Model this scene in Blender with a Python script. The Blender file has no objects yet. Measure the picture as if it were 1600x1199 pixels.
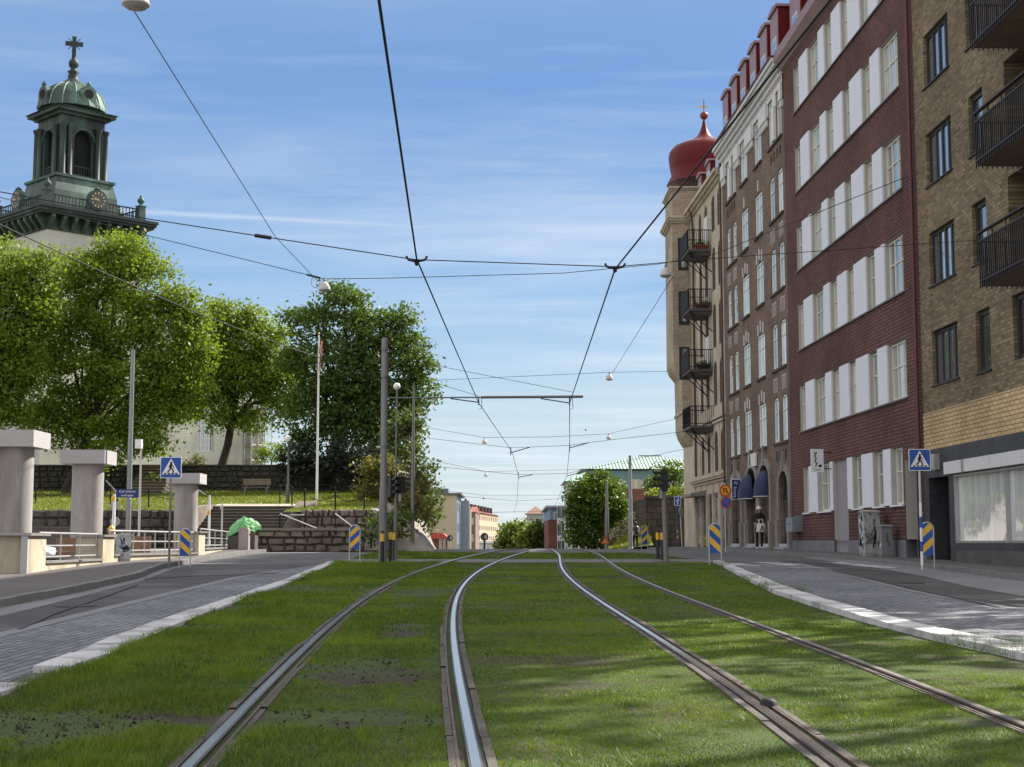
import bpy, math, random
import numpy as np
from math import sin, cos, pi, atan, tan, radians, sqrt, atan2, hypot
from mathutils import Vector, Matrix
R = random.Random(11)
NR = np.random.default_rng(5)
sc = bpy.context.scene
C = sc.collection
# ------------------------------------------------------------------ survey: camera model and terrain
F_ = 2311.0; TH = atan(249 / F_); CT, ST = cos(TH), sin(TH); EYE = 1.255; S_ = .0155
def gz(Y):
    if Y < 46: return S_ * Y
    if Y < 110: return S_ * Y - .0355 / 64 * (Y - 46) ** 2 / 2
    b = S_ * 110 - .0355 * 64 / 2
    if Y < 1200: return b - .02 * (Y - 110)
    return b - .02 * 1090 - .008 * (Y - 1200)
def ray(x, y):
    u = (x - 800) / F_; v = (599.5 - y) / F_
    d = (u, CT - v * ST, ST + v * CT)
    return d[0] / d[1], d[2] / d[1]
def P(x, y, Y):
    a, b = ray(x, y)
    return Vector((a * Y, Y, EYE + b * Y))
def G(x, y, r=0.):
    a, b = ray(x, y); lo, hi = 1., 74.
    for i in range(50):
        m = (lo + hi) / 2
        if EYE + b * m > gz(m) + r: lo = m
        else: hi = m
    return Vector((a * lo, lo, gz(lo) + r))
def px(n, Y): return n * Y / F_          # n pixels of the survey photo as metres at distance Y
# ------------------------------------------------------------------ materials
MATS = {}
def nodes(name):
    m = bpy.data.materials.new(name); m.use_nodes = True
    nt = m.node_tree; b = nt.nodes['Principled BSDF']
    return m, nt, b
def N(nt, t, **k):
    n = nt.nodes.new(t)
    for a, v in k.items():
        if a.startswith('i_'):
            key = a[2:]
            n.inputs[int(key) if key.isdigit() else key.replace('_', ' ')].default_value = v
        else: setattr(n, a, v)
    return n
def mixc(nt, fac, a, b, mode='MIX'):
    n = nt.nodes.new('ShaderNodeMix'); n.data_type = 'RGBA'; n.blend_type = mode
    for s, v in ((0, fac), (6, a), (7, b)):
        if hasattr(v, 'is_linked') or hasattr(v, 'links'): nt.links.new(v, n.inputs[s])
        else: n.inputs[s].default_value = v if s == 0 else (*v[:3], 1)
    return n.outputs[2]
def ramp(nt, src, p0, p1, v0=0., v1=1.):
    n = nt.nodes.new('ShaderNodeMapRange'); n.inputs[1].default_value = p0; n.inputs[2].default_value = p1
    n.inputs[3].default_value = v0; n.inputs[4].default_value = v1
    nt.links.new(src, n.inputs[0]); return n.outputs[0]
def noise(nt, vec, scale, detail=4, rough=.55):
    n = N(nt, 'ShaderNodeTexNoise', i_Scale=scale, i_Detail=detail, i_Roughness=rough)
    if vec is not None: nt.links.new(vec, n.inputs['Vector'])
    return n.outputs['Fac']
def stretch(nt, vec, s):
    n = N(nt, 'ShaderNodeMapping'); n.inputs['Scale'].default_value = s
    nt.links.new(vec, n.inputs['Vector']); return n.outputs[0]
def pos(nt): return N(nt, 'ShaderNodeNewGeometry').outputs['Position']
def bump(nt, b, h, strength, dist=.02):
    n = N(nt, 'ShaderNodeBump', i_Strength=strength, i_Distance=dist)
    nt.links.new(h, n.inputs['Height']); nt.links.new(n.outputs[0], b.inputs['Normal'])
def mat(name, c, rough=.75, metal=0., var=.18, scale=3., fine=40., bmp=.0, c2=None, c2amt=(.5, .7), spec=.4, st=None):
    if name in MATS: return MATS[name]
    m, nt, b = nodes(name); p = pos(nt)
    if st: p = stretch(nt, p, st)
    n1 = noise(nt, p, scale, 5); n2 = noise(nt, p, fine, 3)
    s = N(nt, 'ShaderNodeMath', operation='ADD'); nt.links.new(n1, s.inputs[0]); nt.links.new(n2, s.inputs[1])
    f = ramp(nt, s.outputs[0], .65, 1.35)
    col = mixc(nt, f, [x * (1 - var) for x in c], [min(1, x * (1 + var)) for x in c])
    if c2:
        col = mixc(nt, ramp(nt, noise(nt, p, scale * .45, 6, .65), *c2amt), col, c2)
    nt.links.new(col, b.inputs['Base Color'])
    b.inputs['Roughness'].default_value = rough; b.inputs['Metallic'].default_value = metal
    b.inputs['Specular IOR Level'].default_value = spec
    if bmp: bump(nt, b, n2, bmp)
    MATS[name] = m; return m
def brick(name, c1, c2, mortar, axis, bw=.26, bh=.08, mort=.012, bmp=.6, patch=None, pscale=.35, stone=False):
    m, nt, b = nodes(name); p = pos(nt)
    d = N(nt, 'ShaderNodeVectorMath', operation='DOT_PRODUCT'); d.inputs[1].default_value = (*axis, 0)
    nt.links.new(p, d.inputs[0]); sp = N(nt, 'ShaderNodeSeparateXYZ'); nt.links.new(p, sp.inputs[0])
    cb = N(nt, 'ShaderNodeCombineXYZ'); nt.links.new(d.outputs['Value'], cb.inputs[0]); nt.links.new(sp.outputs[2], cb.inputs[1])
    v = cb.outputs[0]
    if stone:
        dn = N(nt, 'ShaderNodeTexNoise', i_Scale=1.1); nt.links.new(p, dn.inputs['Vector'])
        mx = N(nt, 'ShaderNodeVectorMath', operation='MULTIPLY_ADD'); mx.inputs[1].default_value = (.3, .3, 0)
        nt.links.new(dn.outputs['Color'], mx.inputs[0]); nt.links.new(v, mx.inputs[2]); v = mx.outputs[0]
    t = N(nt, 'ShaderNodeTexBrick', i_Scale=1., i_Mortar_Size=mort, i_Mortar_Smooth=.2, i_Bias=0.)
    t.inputs['Brick Width'].default_value = bw; t.inputs['Row Height'].default_value = bh
    t.inputs['Color1'].default_value = (*c1, 1); t.inputs['Color2'].default_value = (*c2, 1); t.inputs['Mortar'].default_value = (*mortar, 1)
    nt.links.new(v, t.inputs['Vector'])
    n1 = noise(nt, p, pscale, 6, .65); n2 = noise(nt, p, 9., 4, .7)
    col = mixc(nt, ramp(nt, n1, .38, .68), t.outputs['Color'], patch or [x * .72 for x in c1], 'MIX') if patch else t.outputs['Color']
    if patch: nt.nodes[-1].inputs[0].default_value = .0
    g = N(nt, 'ShaderNodeMath', operation='MULTIPLY_ADD'); g.inputs[1].default_value = .9; g.inputs[2].default_value = .55
    nt.links.new(n2, g.inputs[0])
    col = mixc(nt, 1., col, g.outputs[0], 'MULTIPLY')
    g2 = ramp(nt, n1, .3, .7, .66, 1.26); col = mixc(nt, 1., col, g2, 'MULTIPLY')
    nt.links.new(col, b.inputs['Base Color']); b.inputs['Roughness'].default_value = .85; b.inputs['Specular IOR Level'].default_value = .25
    iv = N(nt, 'ShaderNodeMath', operation='SUBTRACT'); iv.inputs[0].default_value = 1.
    nt.links.new(t.outputs['Fac'], iv.inputs[1])
    ad = N(nt, 'ShaderNodeMath', operation='MULTIPLY_ADD'); ad.inputs[1].default_value = .5
    nt.links.new(n2, ad.inputs[0]); nt.links.new(iv.outputs[0], ad.inputs[2])
    bump(nt, b, ad.outputs[0], bmp, .03)
    MATS[name] = m; return m
def leafmat(name, c, var=.35, trans=.45, scale=1.2, rough=.5, warm=None):
    m, nt, b = nodes(name); p = pos(nt)
    n1 = noise(nt, p, scale, 3); n2 = noise(nt, p, 14., 2)
    s = N(nt, 'ShaderNodeMath', operation='ADD'); nt.links.new(n1, s.inputs[0]); nt.links.new(n2, s.inputs[1])
    w = warm or (c[0] * 1.5, c[1] * 1.25, c[2] * .9)
    col = mixc(nt, ramp(nt, s.outputs[0], .7, 1.3), [x * (1 - var) for x in c], w)
    nt.links.new(col, b.inputs['Base Color']); b.inputs['Roughness'].default_value = rough
    b.inputs['Specular IOR Level'].default_value = .35
    tr = N(nt, 'ShaderNodeBsdfTranslucent')
    tc = mixc(nt, 1., col, (1.25, 1.25, .6), 'MULTIPLY'); nt.links.new(tc, tr.inputs[0])
    mx = N(nt, 'ShaderNodeMixShader'); mx.inputs[0].default_value = trans
    nt.links.new(b.outputs[0], mx.inputs[1]); nt.links.new(tr.outputs[0], mx.inputs[2])
    nt.links.new(mx.outputs[0], nt.nodes['Material Output'].inputs[0])
    MATS[name] = m; return m
def glass(name, c, gloss=.35, var=.5, scale=.7, rough=.03, st=(1, 1, .15)):
    """window pane: curtain or dark room behind a reflecting sheet"""
    m, nt, b = nodes(name); p = stretch(nt, pos(nt), st)
    n1 = noise(nt, p, scale * 6, 2); f = ramp(nt, n1, .38, .62)
    col = mixc(nt, f, [x * (1 - var) for x in c], c)
    oi = N(nt, 'ShaderNodeObjectInfo'); col = mixc(nt, 1., col, ramp(nt, oi.outputs['Random'], 0, 1, .45, 1.15), 'MULTIPLY')
    nt.links.new(col, b.inputs['Base Color']); b.inputs['Roughness'].default_value = .6
    gl = N(nt, 'ShaderNodeBsdfGlossy'); gl.inputs['Roughness'].default_value = rough; gl.inputs['Color'].default_value = (.9, .95, 1, 1)
    bp = N(nt, 'ShaderNodeBump', i_Strength=.06, i_Distance=.05); nt.links.new(noise(nt, pos(nt), 1.6, 1), bp.inputs['Height']); nt.links.new(bp.outputs[0], gl.inputs['Normal'])
    fr = N(nt, 'ShaderNodeFresnel', i_IOR=1.5); ad = N(nt, 'ShaderNodeMath', operation='ADD', use_clamp=True); ad.inputs[1].default_value = gloss - .04
    nt.links.new(fr.outputs[0], ad.inputs[0])
    mx = N(nt, 'ShaderNodeMixShader'); nt.links.new(ad.outputs[0], mx.inputs[0])
    nt.links.new(b.outputs[0], mx.inputs[1]); nt.links.new(gl.outputs[0], mx.inputs[2])
    nt.links.new(mx.outputs[0], nt.nodes['Material Output'].inputs[0])
    MATS[name] = m; return m
# ------------------------------------------------------------------ mesh building
WM = {}                                   # world matrix of every object made here
def tag(o, label=None, cat=None, group=None, kind=None):
    if label: o['label'] = label
    if cat: o['category'] = cat
    if group: o['group'] = group
    if kind: o['kind'] = kind
    return o
def thing(name, loc, label, cat, group=None, rz=0.):
    o = bpy.data.objects.new(name, None); C.objects.link(o); o.empty_display_size = .3
    o.location = loc; o.rotation_euler = (0, 0, rz)
    WM[o] = Matrix.Translation(Vector(loc)) @ Matrix.Rotation(rz, 4, 'Z')
    return tag(o, label, cat, group)
class MB:
    def __init__(s): s.v = []; s.f = []; s.m = []; s.T = None; s.sm = set()
    def add(s, vs, fs, mi=0, smooth=False):
        n = len(s.v)
        s.v += [tuple(s.T @ Vector(v)) if s.T else tuple(v) for v in vs]
        for f in fs:
            if smooth: s.sm.add(len(s.f))
            s.f.append([i + n for i in f]); s.m.append(mi)
        return s
    def box(s, x0, x1, y0, y1, z0, z1, mi=0):
        vs = [(x, y, z) for z in (z0, z1) for y in (y0, y1) for x in (x0, x1)]
        return s.add(vs, [(0, 2, 3, 1), (4, 5, 7, 6), (0, 1, 5, 4), (2, 6, 7, 3), (0, 4, 6, 2), (1, 3, 7, 5)], mi)
    def fbox(s, p, a0, a1, b0, b1, c0, c1, mi=0):
        """box in a frame function p(a, b, c)"""
        vs = [p(a, b, c) for c in (c0, c1) for b in (b0, b1) for a in (a0, a1)]
        return s.add(vs, [(0, 2, 3, 1), (4, 5, 7, 6), (0, 1, 5, 4), (2, 6, 7, 3), (0, 4, 6, 2), (1, 3, 7, 5)], mi)
    def quad(s, a, b, c, d, mi=0): return s.add([a, b, c, d], [(0, 1, 2, 3)], mi)
    def tube(s, pts, r, n=8, mi=0, cap=True, smooth=True):
        pts = [Vector(p) for p in pts]; k = len(pts)
        rs = r if hasattr(r, '__len__') else [r] * k
        vs = []; up = None
        for i, p in enumerate(pts):
            t = (pts[min(i + 1, k - 1)] - pts[max(i - 1, 0)])
            t = t.normalized() if t.length > 1e-9 else Vector((0, 0, 1))
            if up is None: up = Vector((0, 0, 1)) if abs(t.z) < .9 else Vector((1, 0, 0))
            a = t.cross(up).normalized(); b = a.cross(t).normalized(); up = b
            for j in range(n):
                w = 2 * pi * j / n; vs.append(p + (a * cos(w) + b * sin(w)) * rs[i])
        fs = [(i * n + j, i * n + (j + 1) % n, (i + 1) * n + (j + 1) % n, (i + 1) * n + j) for i in range(k - 1) for j in range(n)]
        s.add(vs, fs, mi, smooth)
        if cap: s.add([vs[j] for j in range(n)], [tuple(range(n))[::-1]], mi); s.add([vs[(k - 1) * n + j] for j in range(n)], [tuple(range(n))], mi)
        return s
    def lathe(s, prof, c=(0, 0, 0), n=16, mi=0, smooth=True, rot=0., sx=1., sy=1.):
        vs = [(c[0] + r * cos(2 * pi * j / n + rot) * sx, c[1] + r * sin(2 * pi * j / n + rot) * sy, c[2] + z) for r, z in prof for j in range(n)]
        k = len(prof)
        fs = [(i * n + j, i * n + (j + 1) % n, (i + 1) * n + (j + 1) % n, (i + 1) * n + j) for i in range(k - 1) for j in range(n)]
        s.add(vs, fs, mi, smooth)
        s.add(vs[:n], [tuple(range(n))[::-1]], mi); s.add(vs[-n:], [tuple(range(n))], mi)
        return s
    def prism(s, poly, p, c0, c1, mi=0):
        """extrude 2-D polygon [(a, b)] along c in frame function p(a, b, c)"""
        n = len(poly)
        vs = [p(a, b, c0) for a, b in poly] + [p(a, b, c1) for a, b in poly]
        return s.add(vs, [tuple(range(n))[::-1], tuple(range(n, 2 * n))] + [(i, (i + 1) % n, n + (i + 1) % n, n + i) for i in range(n)], mi)
    def build(s, name, ms, parent=None, world=True, label=None, jitter=0.):
        me = bpy.data.meshes.new(name)
        vs = s.v
        if parent is not None and world:
            inv = WM[parent].inverted(); vs = [tuple(inv @ Vector(v)) for v in vs]
        me.from_pydata(vs, [], s.f)
        ms = ms if isinstance(ms, (list, tuple)) else [ms]
        for m in ms: me.materials.append(m)
        if len(ms) > 1: me.polygons.foreach_set('material_index', s.m)
        if s.sm: me.polygons.foreach_set('use_smooth', [i in s.sm for i in range(len(s.f))])
        me.update()
        return link(name, me, parent, label)
def link(name, me, parent=None, label=None, M=None):
    o = bpy.data.objects.new(name, me); C.objects.link(o)
    if parent is not None: o.parent = parent
    if M is not None: o.matrix_basis = M
    WM[o] = (WM[parent] if parent is not None else Matrix()) @ (M if M is not None else Matrix())
    if label: o['label'] = label
    return o
def fixnormals(o):
    import bmesh
    b = bmesh.new(); b.from_mesh(o.data); bmesh.ops.recalc_face_normals(b, faces=b.faces); b.to_mesh(o.data); b.free()
def copy_tree(o, loc=None, rz=None, label=None, parent=None):
    c = o.copy(); C.objects.link(c)
    if parent is not None: c.parent = parent
    if loc is not None: c.location = loc
    if rz is not None: c.rotation_euler = (0, 0, rz)
    if label: c['label'] = label
    if parent is None: WM[c] = Matrix.Translation(c.location) @ Matrix.Rotation(c.rotation_euler.z, 4, 'Z')
    for ch in [k for k in bpy.data.objects if k.parent == o]: copy_tree(ch, parent=c)
    return c
class Frame:
    """a facade: s along it, o outwards, z up; ang is the direction of +x(local) with outwards = -y(local)"""
    def __init__(f, org, ang, flip=False):
        f.org = Vector(org); f.ang = ang; f.ax = Vector((cos(ang), sin(ang), 0)); f.out = Vector((sin(ang), -cos(ang), 0)); f.sg = -1 if flip else 1
    def __call__(f, s, o, z): return f.org + f.ax * (s * f.sg) + f.out * o + Vector((0, 0, z))
    def M(f, s, o, z): return Matrix.Translation(f(s, o, z)) @ Matrix.Rotation(f.ang, 4, 'Z')
def wall(mb, fr, s0, s1, z0, z1, holes, depth=.2, mi=0, mr=0, o=0.):
    S = sorted({s0, s1, *[h[0] for h in holes], *[h[1] for h in holes]}); S = [s for s in S if s0 - 1e-6 <= s <= s1 + 1e-6]
    Z = sorted({z0, z1, *[h[2] for h in holes], *[h[3] for h in holes]}); Z = [z for z in Z if z0 - 1e-6 <= z <= z1 + 1e-6]
    for i in range(len(S) - 1):
        run = None
        for j in range(len(Z) - 1):
            cs, cz = (S[i] + S[i + 1]) / 2, (Z[j] + Z[j + 1]) / 2
            hole = any(h[0] < cs < h[1] and h[2] < cz < h[3] for h in holes)
            if not hole: run = (run[0] if run else Z[j], Z[j + 1])
            if (hole or j == len(Z) - 2) and run:
                mb.quad(fr(S[i], o, run[0]), fr(S[i + 1], o, run[0]), fr(S[i + 1], o, run[1]), fr(S[i], o, run[1]), mi); run = None
    for h in holes:
        a, b, c, d = h[:4]; dp = h[4] if len(h) > 4 else depth
        for q in (((a, c), (a, d)), ((b, d), (b, c)), ((a, d), (b, d)), ((b, c), (a, c))):
            (u0, w0), (u1, w1) = q
            mb.quad(fr(u0, o, w0), fr(u1, o, w1), fr(u1, o - dp, w1), fr(u0, o - dp, w0), mr)
def arch_fill(mb, fr, a, b, z0, z1, mi=0, o=-.004, dp=.16, n=10, pointed=0.):
    """fills the two corners above an arch inside a rectangular hole (springing at z0, crown at z1)"""
    w = (b - a) / 2; c = (a + b) / 2; h = z1 - z0
    arc = []
    for i in range(n + 1):
        t = pi * i / n; arc.append((c - w * cos(t), z0 + h * (sin(t) ** (1 - .25 * pointed))))
    for i in range(n):
        (u0, v0), (u1, v1) = arc[i], arc[i + 1]
        mb.quad(fr(u0, o, v0), fr(u1, o, v1), fr(u1, o, z1 + .002), fr(u0, o, z1 + .002), mi)
        mb.quad(fr(u0, o, v0), fr(u1, o, v1), fr(u1, o - dp, v1), fr(u0, o - dp, v0), mi)
WC = {}
def window(parent, fr, s, z, w, h, cols=2, rows=2, mf=None, mg=None, inset=.18, bar=.07, mull=.05, name='window', transom=None, sill=None, widths=None):
    """a casement set back in its opening; s is its middle, z its sill"""
    key = (round(w, 2), round(h, 2), cols, rows, mf.name, transom, bar)
    if key not in WC:
        b = MB(); d = .07
        b.box(-w / 2, -w / 2 + bar, 0, d, 0, h); b.box(w / 2 - bar, w / 2, 0, d, 0, h)
        b.box(-w / 2 + bar, w / 2 - bar, 0, d, 0, bar); b.box(-w / 2 + bar, w / 2 - bar, 0, d, h - bar, h)
        for i in range(1, cols):
            x = -w / 2 + w * i / cols; b.box(x - mull / 2 - .01, x + mull / 2 + .01, .004, d - .004, bar, h - bar)
        zs = [h * transom] if transom else [h * j / rows for j in range(1, rows)]
        for zz in zs:
            for i in range(cols):
                xa = -w / 2 + (bar if i == 0 else w * i / cols + mull / 2 + .01); xb = -w / 2 + (w - bar if i == cols - 1 else w * (i + 1) / cols - mull / 2 - .01)
                b.box(xa, xb, .01, d - .01, zz - mull / 2, zz + mull / 2)
        me = bpy.data.meshes.new('window'); me.from_pydata(b.v, [], b.f); me.materials.append(mf)
        WC[key] = me
    gk = ('g', round(w, 2), round(h, 2), mg.name)
    if gk not in WC:
        b = MB(); b.quad((-w / 2 + bar - .01, .045, bar - .01), (w / 2 - bar + .01, .045, bar - .01), (w / 2 - bar + .01, .045, h - bar + .01), (-w / 2 + bar - .01, .045, h - bar + .01))
        me = bpy.data.meshes.new('pane'); me.from_pydata(b.v, [], b.f); me.materials.append(mg); WC[gk] = me
    o = link(name, WC[key], parent, M=WM[parent].inverted() @ fr.M(s, -inset, z))
    link('pane', WC[gk], o)
    return o
def text_mesh(mb, s, size, p, c=0., mi=0, extr=.004, align='CENTER', spacing=1.):
    """lettering as flat raised mesh in frame p(a, b, c): a right, b up, c out"""
    cu = bpy.data.curves.new('t', 'FONT'); cu.body = s; cu.size = size; cu.align_x = align; cu.space_character = spacing; cu.resolution_u = 2
    o = bpy.data.objects.new('t', cu); C.objects.link(o)
    dg = bpy.context.evaluated_depsgraph_get(); dg.update()
    me = bpy.data.meshes.new_from_object(o.evaluated_get(dg))
    mb.add([p(v.co.x, v.co.y, c + extr) for v in me.vertices], [tuple(f.vertices) for f in me.polygons], mi)
    bpy.data.objects.remove(o); bpy.data.curves.remove(cu); bpy.data.meshes.remove(me)
def clip(poly, half):
    """convex clip of poly by half planes (a, b, c): a x + b y <= c"""
    for a, b, c in half:
        out = []
        for i in range(len(poly)):
            p, q = poly[i], poly[(i + 1) % len(poly)]
            dp, dq = a * p[0] + b * p[1] - c, a * q[0] + b * q[1] - c
            if dp <= 0: out.append(p)
            if dp * dq < 0:
                t = dp / (dp - dq); out.append((p[0] + (q[0] - p[0]) * t, p[1] + (q[1] - p[1]) * t))
        poly = out
        if not poly: return []
    return poly
def big_mesh(name, verts, n_per, ms, parent=None, mi=None):
    """numpy: verts (k*n_per, 3), each n_per verts one face"""
    me = bpy.data.meshes.new(name); nv = len(verts); nf = nv // n_per
    me.vertices.add(nv); me.vertices.foreach_set('co', np.ascontiguousarray(verts, dtype=np.float32).ravel())
    me.loops.add(nv); me.loops.foreach_set('vertex_index', np.arange(nv, dtype=np.int32))
    me.polygons.add(nf); me.polygons.foreach_set('loop_start', np.arange(0, nv, n_per, dtype=np.int32))
    me.polygons.foreach_set('loop_total', np.full(nf, n_per, dtype=np.int32))
    for m in (ms if isinstance(ms, (list, tuple)) else [ms]): me.materials.append(m)
    if mi is not None: me.polygons.foreach_set('material_index', mi.astype(np.int32))
    me.update(); me.validate()
    return link(name, me, parent)
def leaves(pts, size, up=.35, fold=.25):
    """one diamond leaf spray per point, random facing"""
    n = len(pts); d = NR.normal(size=(n, 3)); d[:, 2] += up * 2; d /= np.linalg.norm(d, axis=1)[:, None]
    a = NR.normal(size=(n, 3)); a -= d * (a * d).sum(1)[:, None]; a /= np.linalg.norm(a, axis=1)[:, None]; b = np.cross(d, a)
    s = size * NR.uniform(.6, 1.35, n)[:, None]
    v = np.stack([pts + a * s, pts + b * s * .62 + d * s * fold * .3, pts - a * s * .9 - d * s * fold, pts - b * s * .62 + d * s * fold * .3], 1)
    return v.reshape(-1, 3)
def blob_points(blobs, clump_r, per_clump, dens, shell=.55):
    """points gathered in small clumps spread through ellipsoids; dens clumps per cubic metre^(2/3)"""
    out = []
    for (c, r) in blobs:
        r = np.array(r, float); area = (r[0] * r[1] * r[2]) ** (2 / 3.)
        n = max(3, int(dens * area)); d = NR.normal(size=(n, 3)); d /= np.linalg.norm(d, axis=1)[:, None]
        rr = NR.uniform(shell ** 3, 1, n) ** (1 / 3.) * NR.uniform(.86, 1.07, n)
        cc = np.array(c) + d * rr[:, None] * r
        k = NR.poisson(per_clump, n) + 2
        cc = np.repeat(cc, k, 0)
        off = NR.normal(size=cc.shape) * clump_r * np.array([1, 1, .55])
        out.append(cc + off)
    return np.concatenate(out)
def tree(name, base, blobs, trunk_r, label, group, ml, mt, size=.2, clump=.42, per=10, dens=30, forks=6, top=None, cat='tree', shell=.5, up=.35, lean=0.):
    base = Vector(base); t = thing(name, base, label, cat, group)
    tb = MB(); cs = [Vector(b[0]) for b in blobs]; mid = sum(cs, Vector()) / len(cs)
    h = mid.z - base.z
    fk = base + Vector(((mid.x - base.x) * .35, (mid.y - base.y) * .35, h * .5))
    seg = [base + Vector((0, 0, -.3)), base + Vector((trunk_r * .1, 0, .4)), base.lerp(fk, .5) + Vector((R.uniform(-.1, .1), 0, 0)), fk]
    tb.tube(seg, [trunk_r * 1.5, trunk_r * 1.05, trunk_r * .92, trunk_r * .8], 9)
    for i, c in enumerate(cs[:forks + 6]):
        e = c + Vector((R.uniform(-.3, .3), R.uniform(-.3, .3), blobs[i][1][2] * .35)); m = fk.lerp(e, .5) + Vector((R.uniform(-.4, .4), R.uniform(-.4, .4), .35))
        tb.tube([fk - Vector((0, 0, .2)), m, e], [trunk_r * .5, trunk_r * .3, trunk_r * .1], 6)
        for k in range(3):
            q = c + Vector([R.uniform(-.8, .8) * w for w in blobs[i][1]])
            tb.tube([m.lerp(e, .3 * k), m.lerp(q, .6) + Vector((0, 0, .2)), q], [trunk_r * .2, trunk_r * .12, trunk_r * .05], 5)
    tb.build('trunk', mt, t)
    pts = blob_points([(tuple(b[0]), b[1]) for b in blobs], clump, per, dens, shell)
    v = leaves(pts, size, up); v = v - np.array(base)
    o = big_mesh('crown', v, 4, ml, t)
    return t
def pblobs(lst, Y, dy=1.):
    """[(px, py, rpx[, dY[, squash]])] -> world ellipsoids at about distance Y"""
    out = []
    for b in lst:
        yy = Y + (b[3] if len(b) > 3 else 0); r = px(b[2], yy); q = b[4] if len(b) > 4 else .9
        out.append((P(b[0], b[1], yy), (r, r * dy, r * q)))
    return out
# ------------------------------------------------------------------ camera, sun, sky
cam = bpy.data.cameras.new('camera'); co = bpy.data.objects.new('camera', cam); C.objects.link(co)
cam.sensor_width = 36; cam.lens = 36 * F_ / 1600; cam.clip_start = .1; cam.clip_end = 9000
co.location = (0, 0, EYE); co.rotation_euler = (pi / 2 + TH, 0, 0); sc.camera = co
SUN_AZ, SUN_EL = radians(49), radians(41)
sd = Vector((sin(SUN_AZ) * cos(SUN_EL), cos(SUN_AZ) * cos(SUN_EL), sin(SUN_EL)))
sl = bpy.data.lights.new('sun', 'SUN'); sl.energy = 5.0; sl.angle = radians(.5); sl.color = (1, .94, .84)
so = bpy.data.objects.new('sun', sl); C.objects.link(so); so.rotation_euler = sd.to_track_quat('Z', 'Y').to_euler(); so.location = (60, 60, 80)
w = bpy.data.worlds.new('World'); sc.world = w; w.use_nodes = True
nt = w.node_tree; bg = nt.nodes['Background']
sky = N(nt, 'ShaderNodeTexSky', sky_type='NISHITA', sun_disc=False, sun_elevation=SUN_EL, sun_rotation=SUN_AZ, air_density=1.0, dust_density=.3, ozone_density=2.2)
tc = N(nt, 'ShaderNodeTexCoord'); sp = N(nt, 'ShaderNodeSeparateXYZ'); nt.links.new(tc.outputs['Generated'], sp.inputs[0])
def mth(op, a, b=None, c=None, clamp=False):
    n = N(nt, 'ShaderNodeMath', operation=op, use_clamp=clamp)
    for i, v in enumerate((a, b, c)):
        if v is None: continue
        if hasattr(v, 'links'): nt.links.new(v, n.inputs[i])
        else: n.inputs[i].default_value = v
    return n.outputs[0]
zz = mth('MAXIMUM', sp.outputs[2], .015)
pxx = mth('DIVIDE', sp.outputs[0], mth('ADD', zz, .03)); pyy = mth('DIVIDE', sp.outputs[1], mth('ADD', zz, .03))
cb = N(nt, 'ShaderNodeCombineXYZ'); nt.links.new(pxx, cb.inputs[0]); nt.links.new(pyy, cb.inputs[1])
def mp(rot, s, loc=(0, 0, 0)):
    n = N(nt, 'ShaderNodeMapping'); n.inputs['Rotation'].default_value = (0, 0, rot); n.inputs['Scale'].default_value = s; n.inputs['Location'].default_value = loc
    nt.links.new(cb.outputs[0], n.inputs[0]); return n.outputs[0]
warp = N(nt, 'ShaderNodeTexNoise', i_Scale=.5, i_Detail=3.); nt.links.new(cb.outputs[0], warp.inputs['Vector'])
def wv(v, k):
    n = N(nt, 'ShaderNodeVectorMath', operation='MULTIPLY_ADD'); n.inputs[1].default_value = (k, k, 0)
    nt.links.new(warp.outputs['Color'], n.inputs[0]); nt.links.new(v, n.inputs[2]); return n.outputs[0]
c1 = noise(nt, wv(mp(.25, (.45, 1.1, 1), (3.1, 1.7, 0)), .9), 1.1, 7, .6)
c2 = noise(nt, wv(mp(-.15, (.6, 2.6, 1), (7.3, 2.2, 0)), .7), 1.6, 8, .66)
big = noise(nt, mp(.1, (.35, .5, 1), (1.3, .4, 0)), .9, 2, .5)
cl = mth('MULTIPLY', ramp(nt, c1, .38, .78), ramp(nt, big, .30, .58))
cl = mth('ADD', cl, mth('MULTIPLY', ramp(nt, c2, .52, .9), .35), clamp=True)
cl = mth('MULTIPLY_ADD', cl, .62, .05)
# the contrail: a straight line high up
line = mth('SUBTRACT', mth('DIVIDE', sp.outputs[1], zz), mth('MULTIPLY_ADD', mth('DIVIDE', sp.outputs[0], zz), .245, 4.69))
wid = ramp(nt, noise(nt, mp(0, (1.2, 1.2, 1)), 2.2, 5, .7), .3, .7, .04, .16)
tr = mth('SUBTRACT', 1., mth('DIVIDE', mth('ABSOLUTE', line), wid), clamp=True)
tr = mth('MULTIPLY', tr, mth('MULTIPLY', ramp(nt, mth('DIVIDE', sp.outputs[0], zz), -1.9, -1.0, 0, 1), ramp(nt, mth('DIVIDE', sp.outputs[0], zz), -.6, .65, .62, .1)))
cl = mth('MAXIMUM', cl, mth('MULTIPLY', tr, .75))
cr = nt.nodes.new('ShaderNodeValToRGB'); nt.links.new(mth('MULTIPLY', sp.outputs[2], 2.), cr.inputs[0])
els = cr.color_ramp.elements; els[0].position = 0.; els[0].color = (2.75, 3.25, 3.5, 1); els[1].position = 1.; els[1].color = (.5, 1.2, 2.8, 1)
for q, c_ in ((.17, (2.25, 2.95, 3.5)), (.33, (1.15, 2.1, 3.4)), (.5, (.5, 1.35, 3.0)), (.62, (.5, 1.3, 2.95)), (.72, (.75, 1.5, 3.0))):
    e_ = els.new(q); e_.color = (*c_, 1)
hs = N(nt, 'ShaderNodeHueSaturation', i_Saturation=1.0, i_Value=.42); nt.links.new(sky.outputs[0], hs.inputs['Color'])
base = mixc(nt, .72, hs.outputs[0], cr.outputs[0])
skc = mixc(nt, cl, base, (3.7, 3.95, 4.25))
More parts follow.
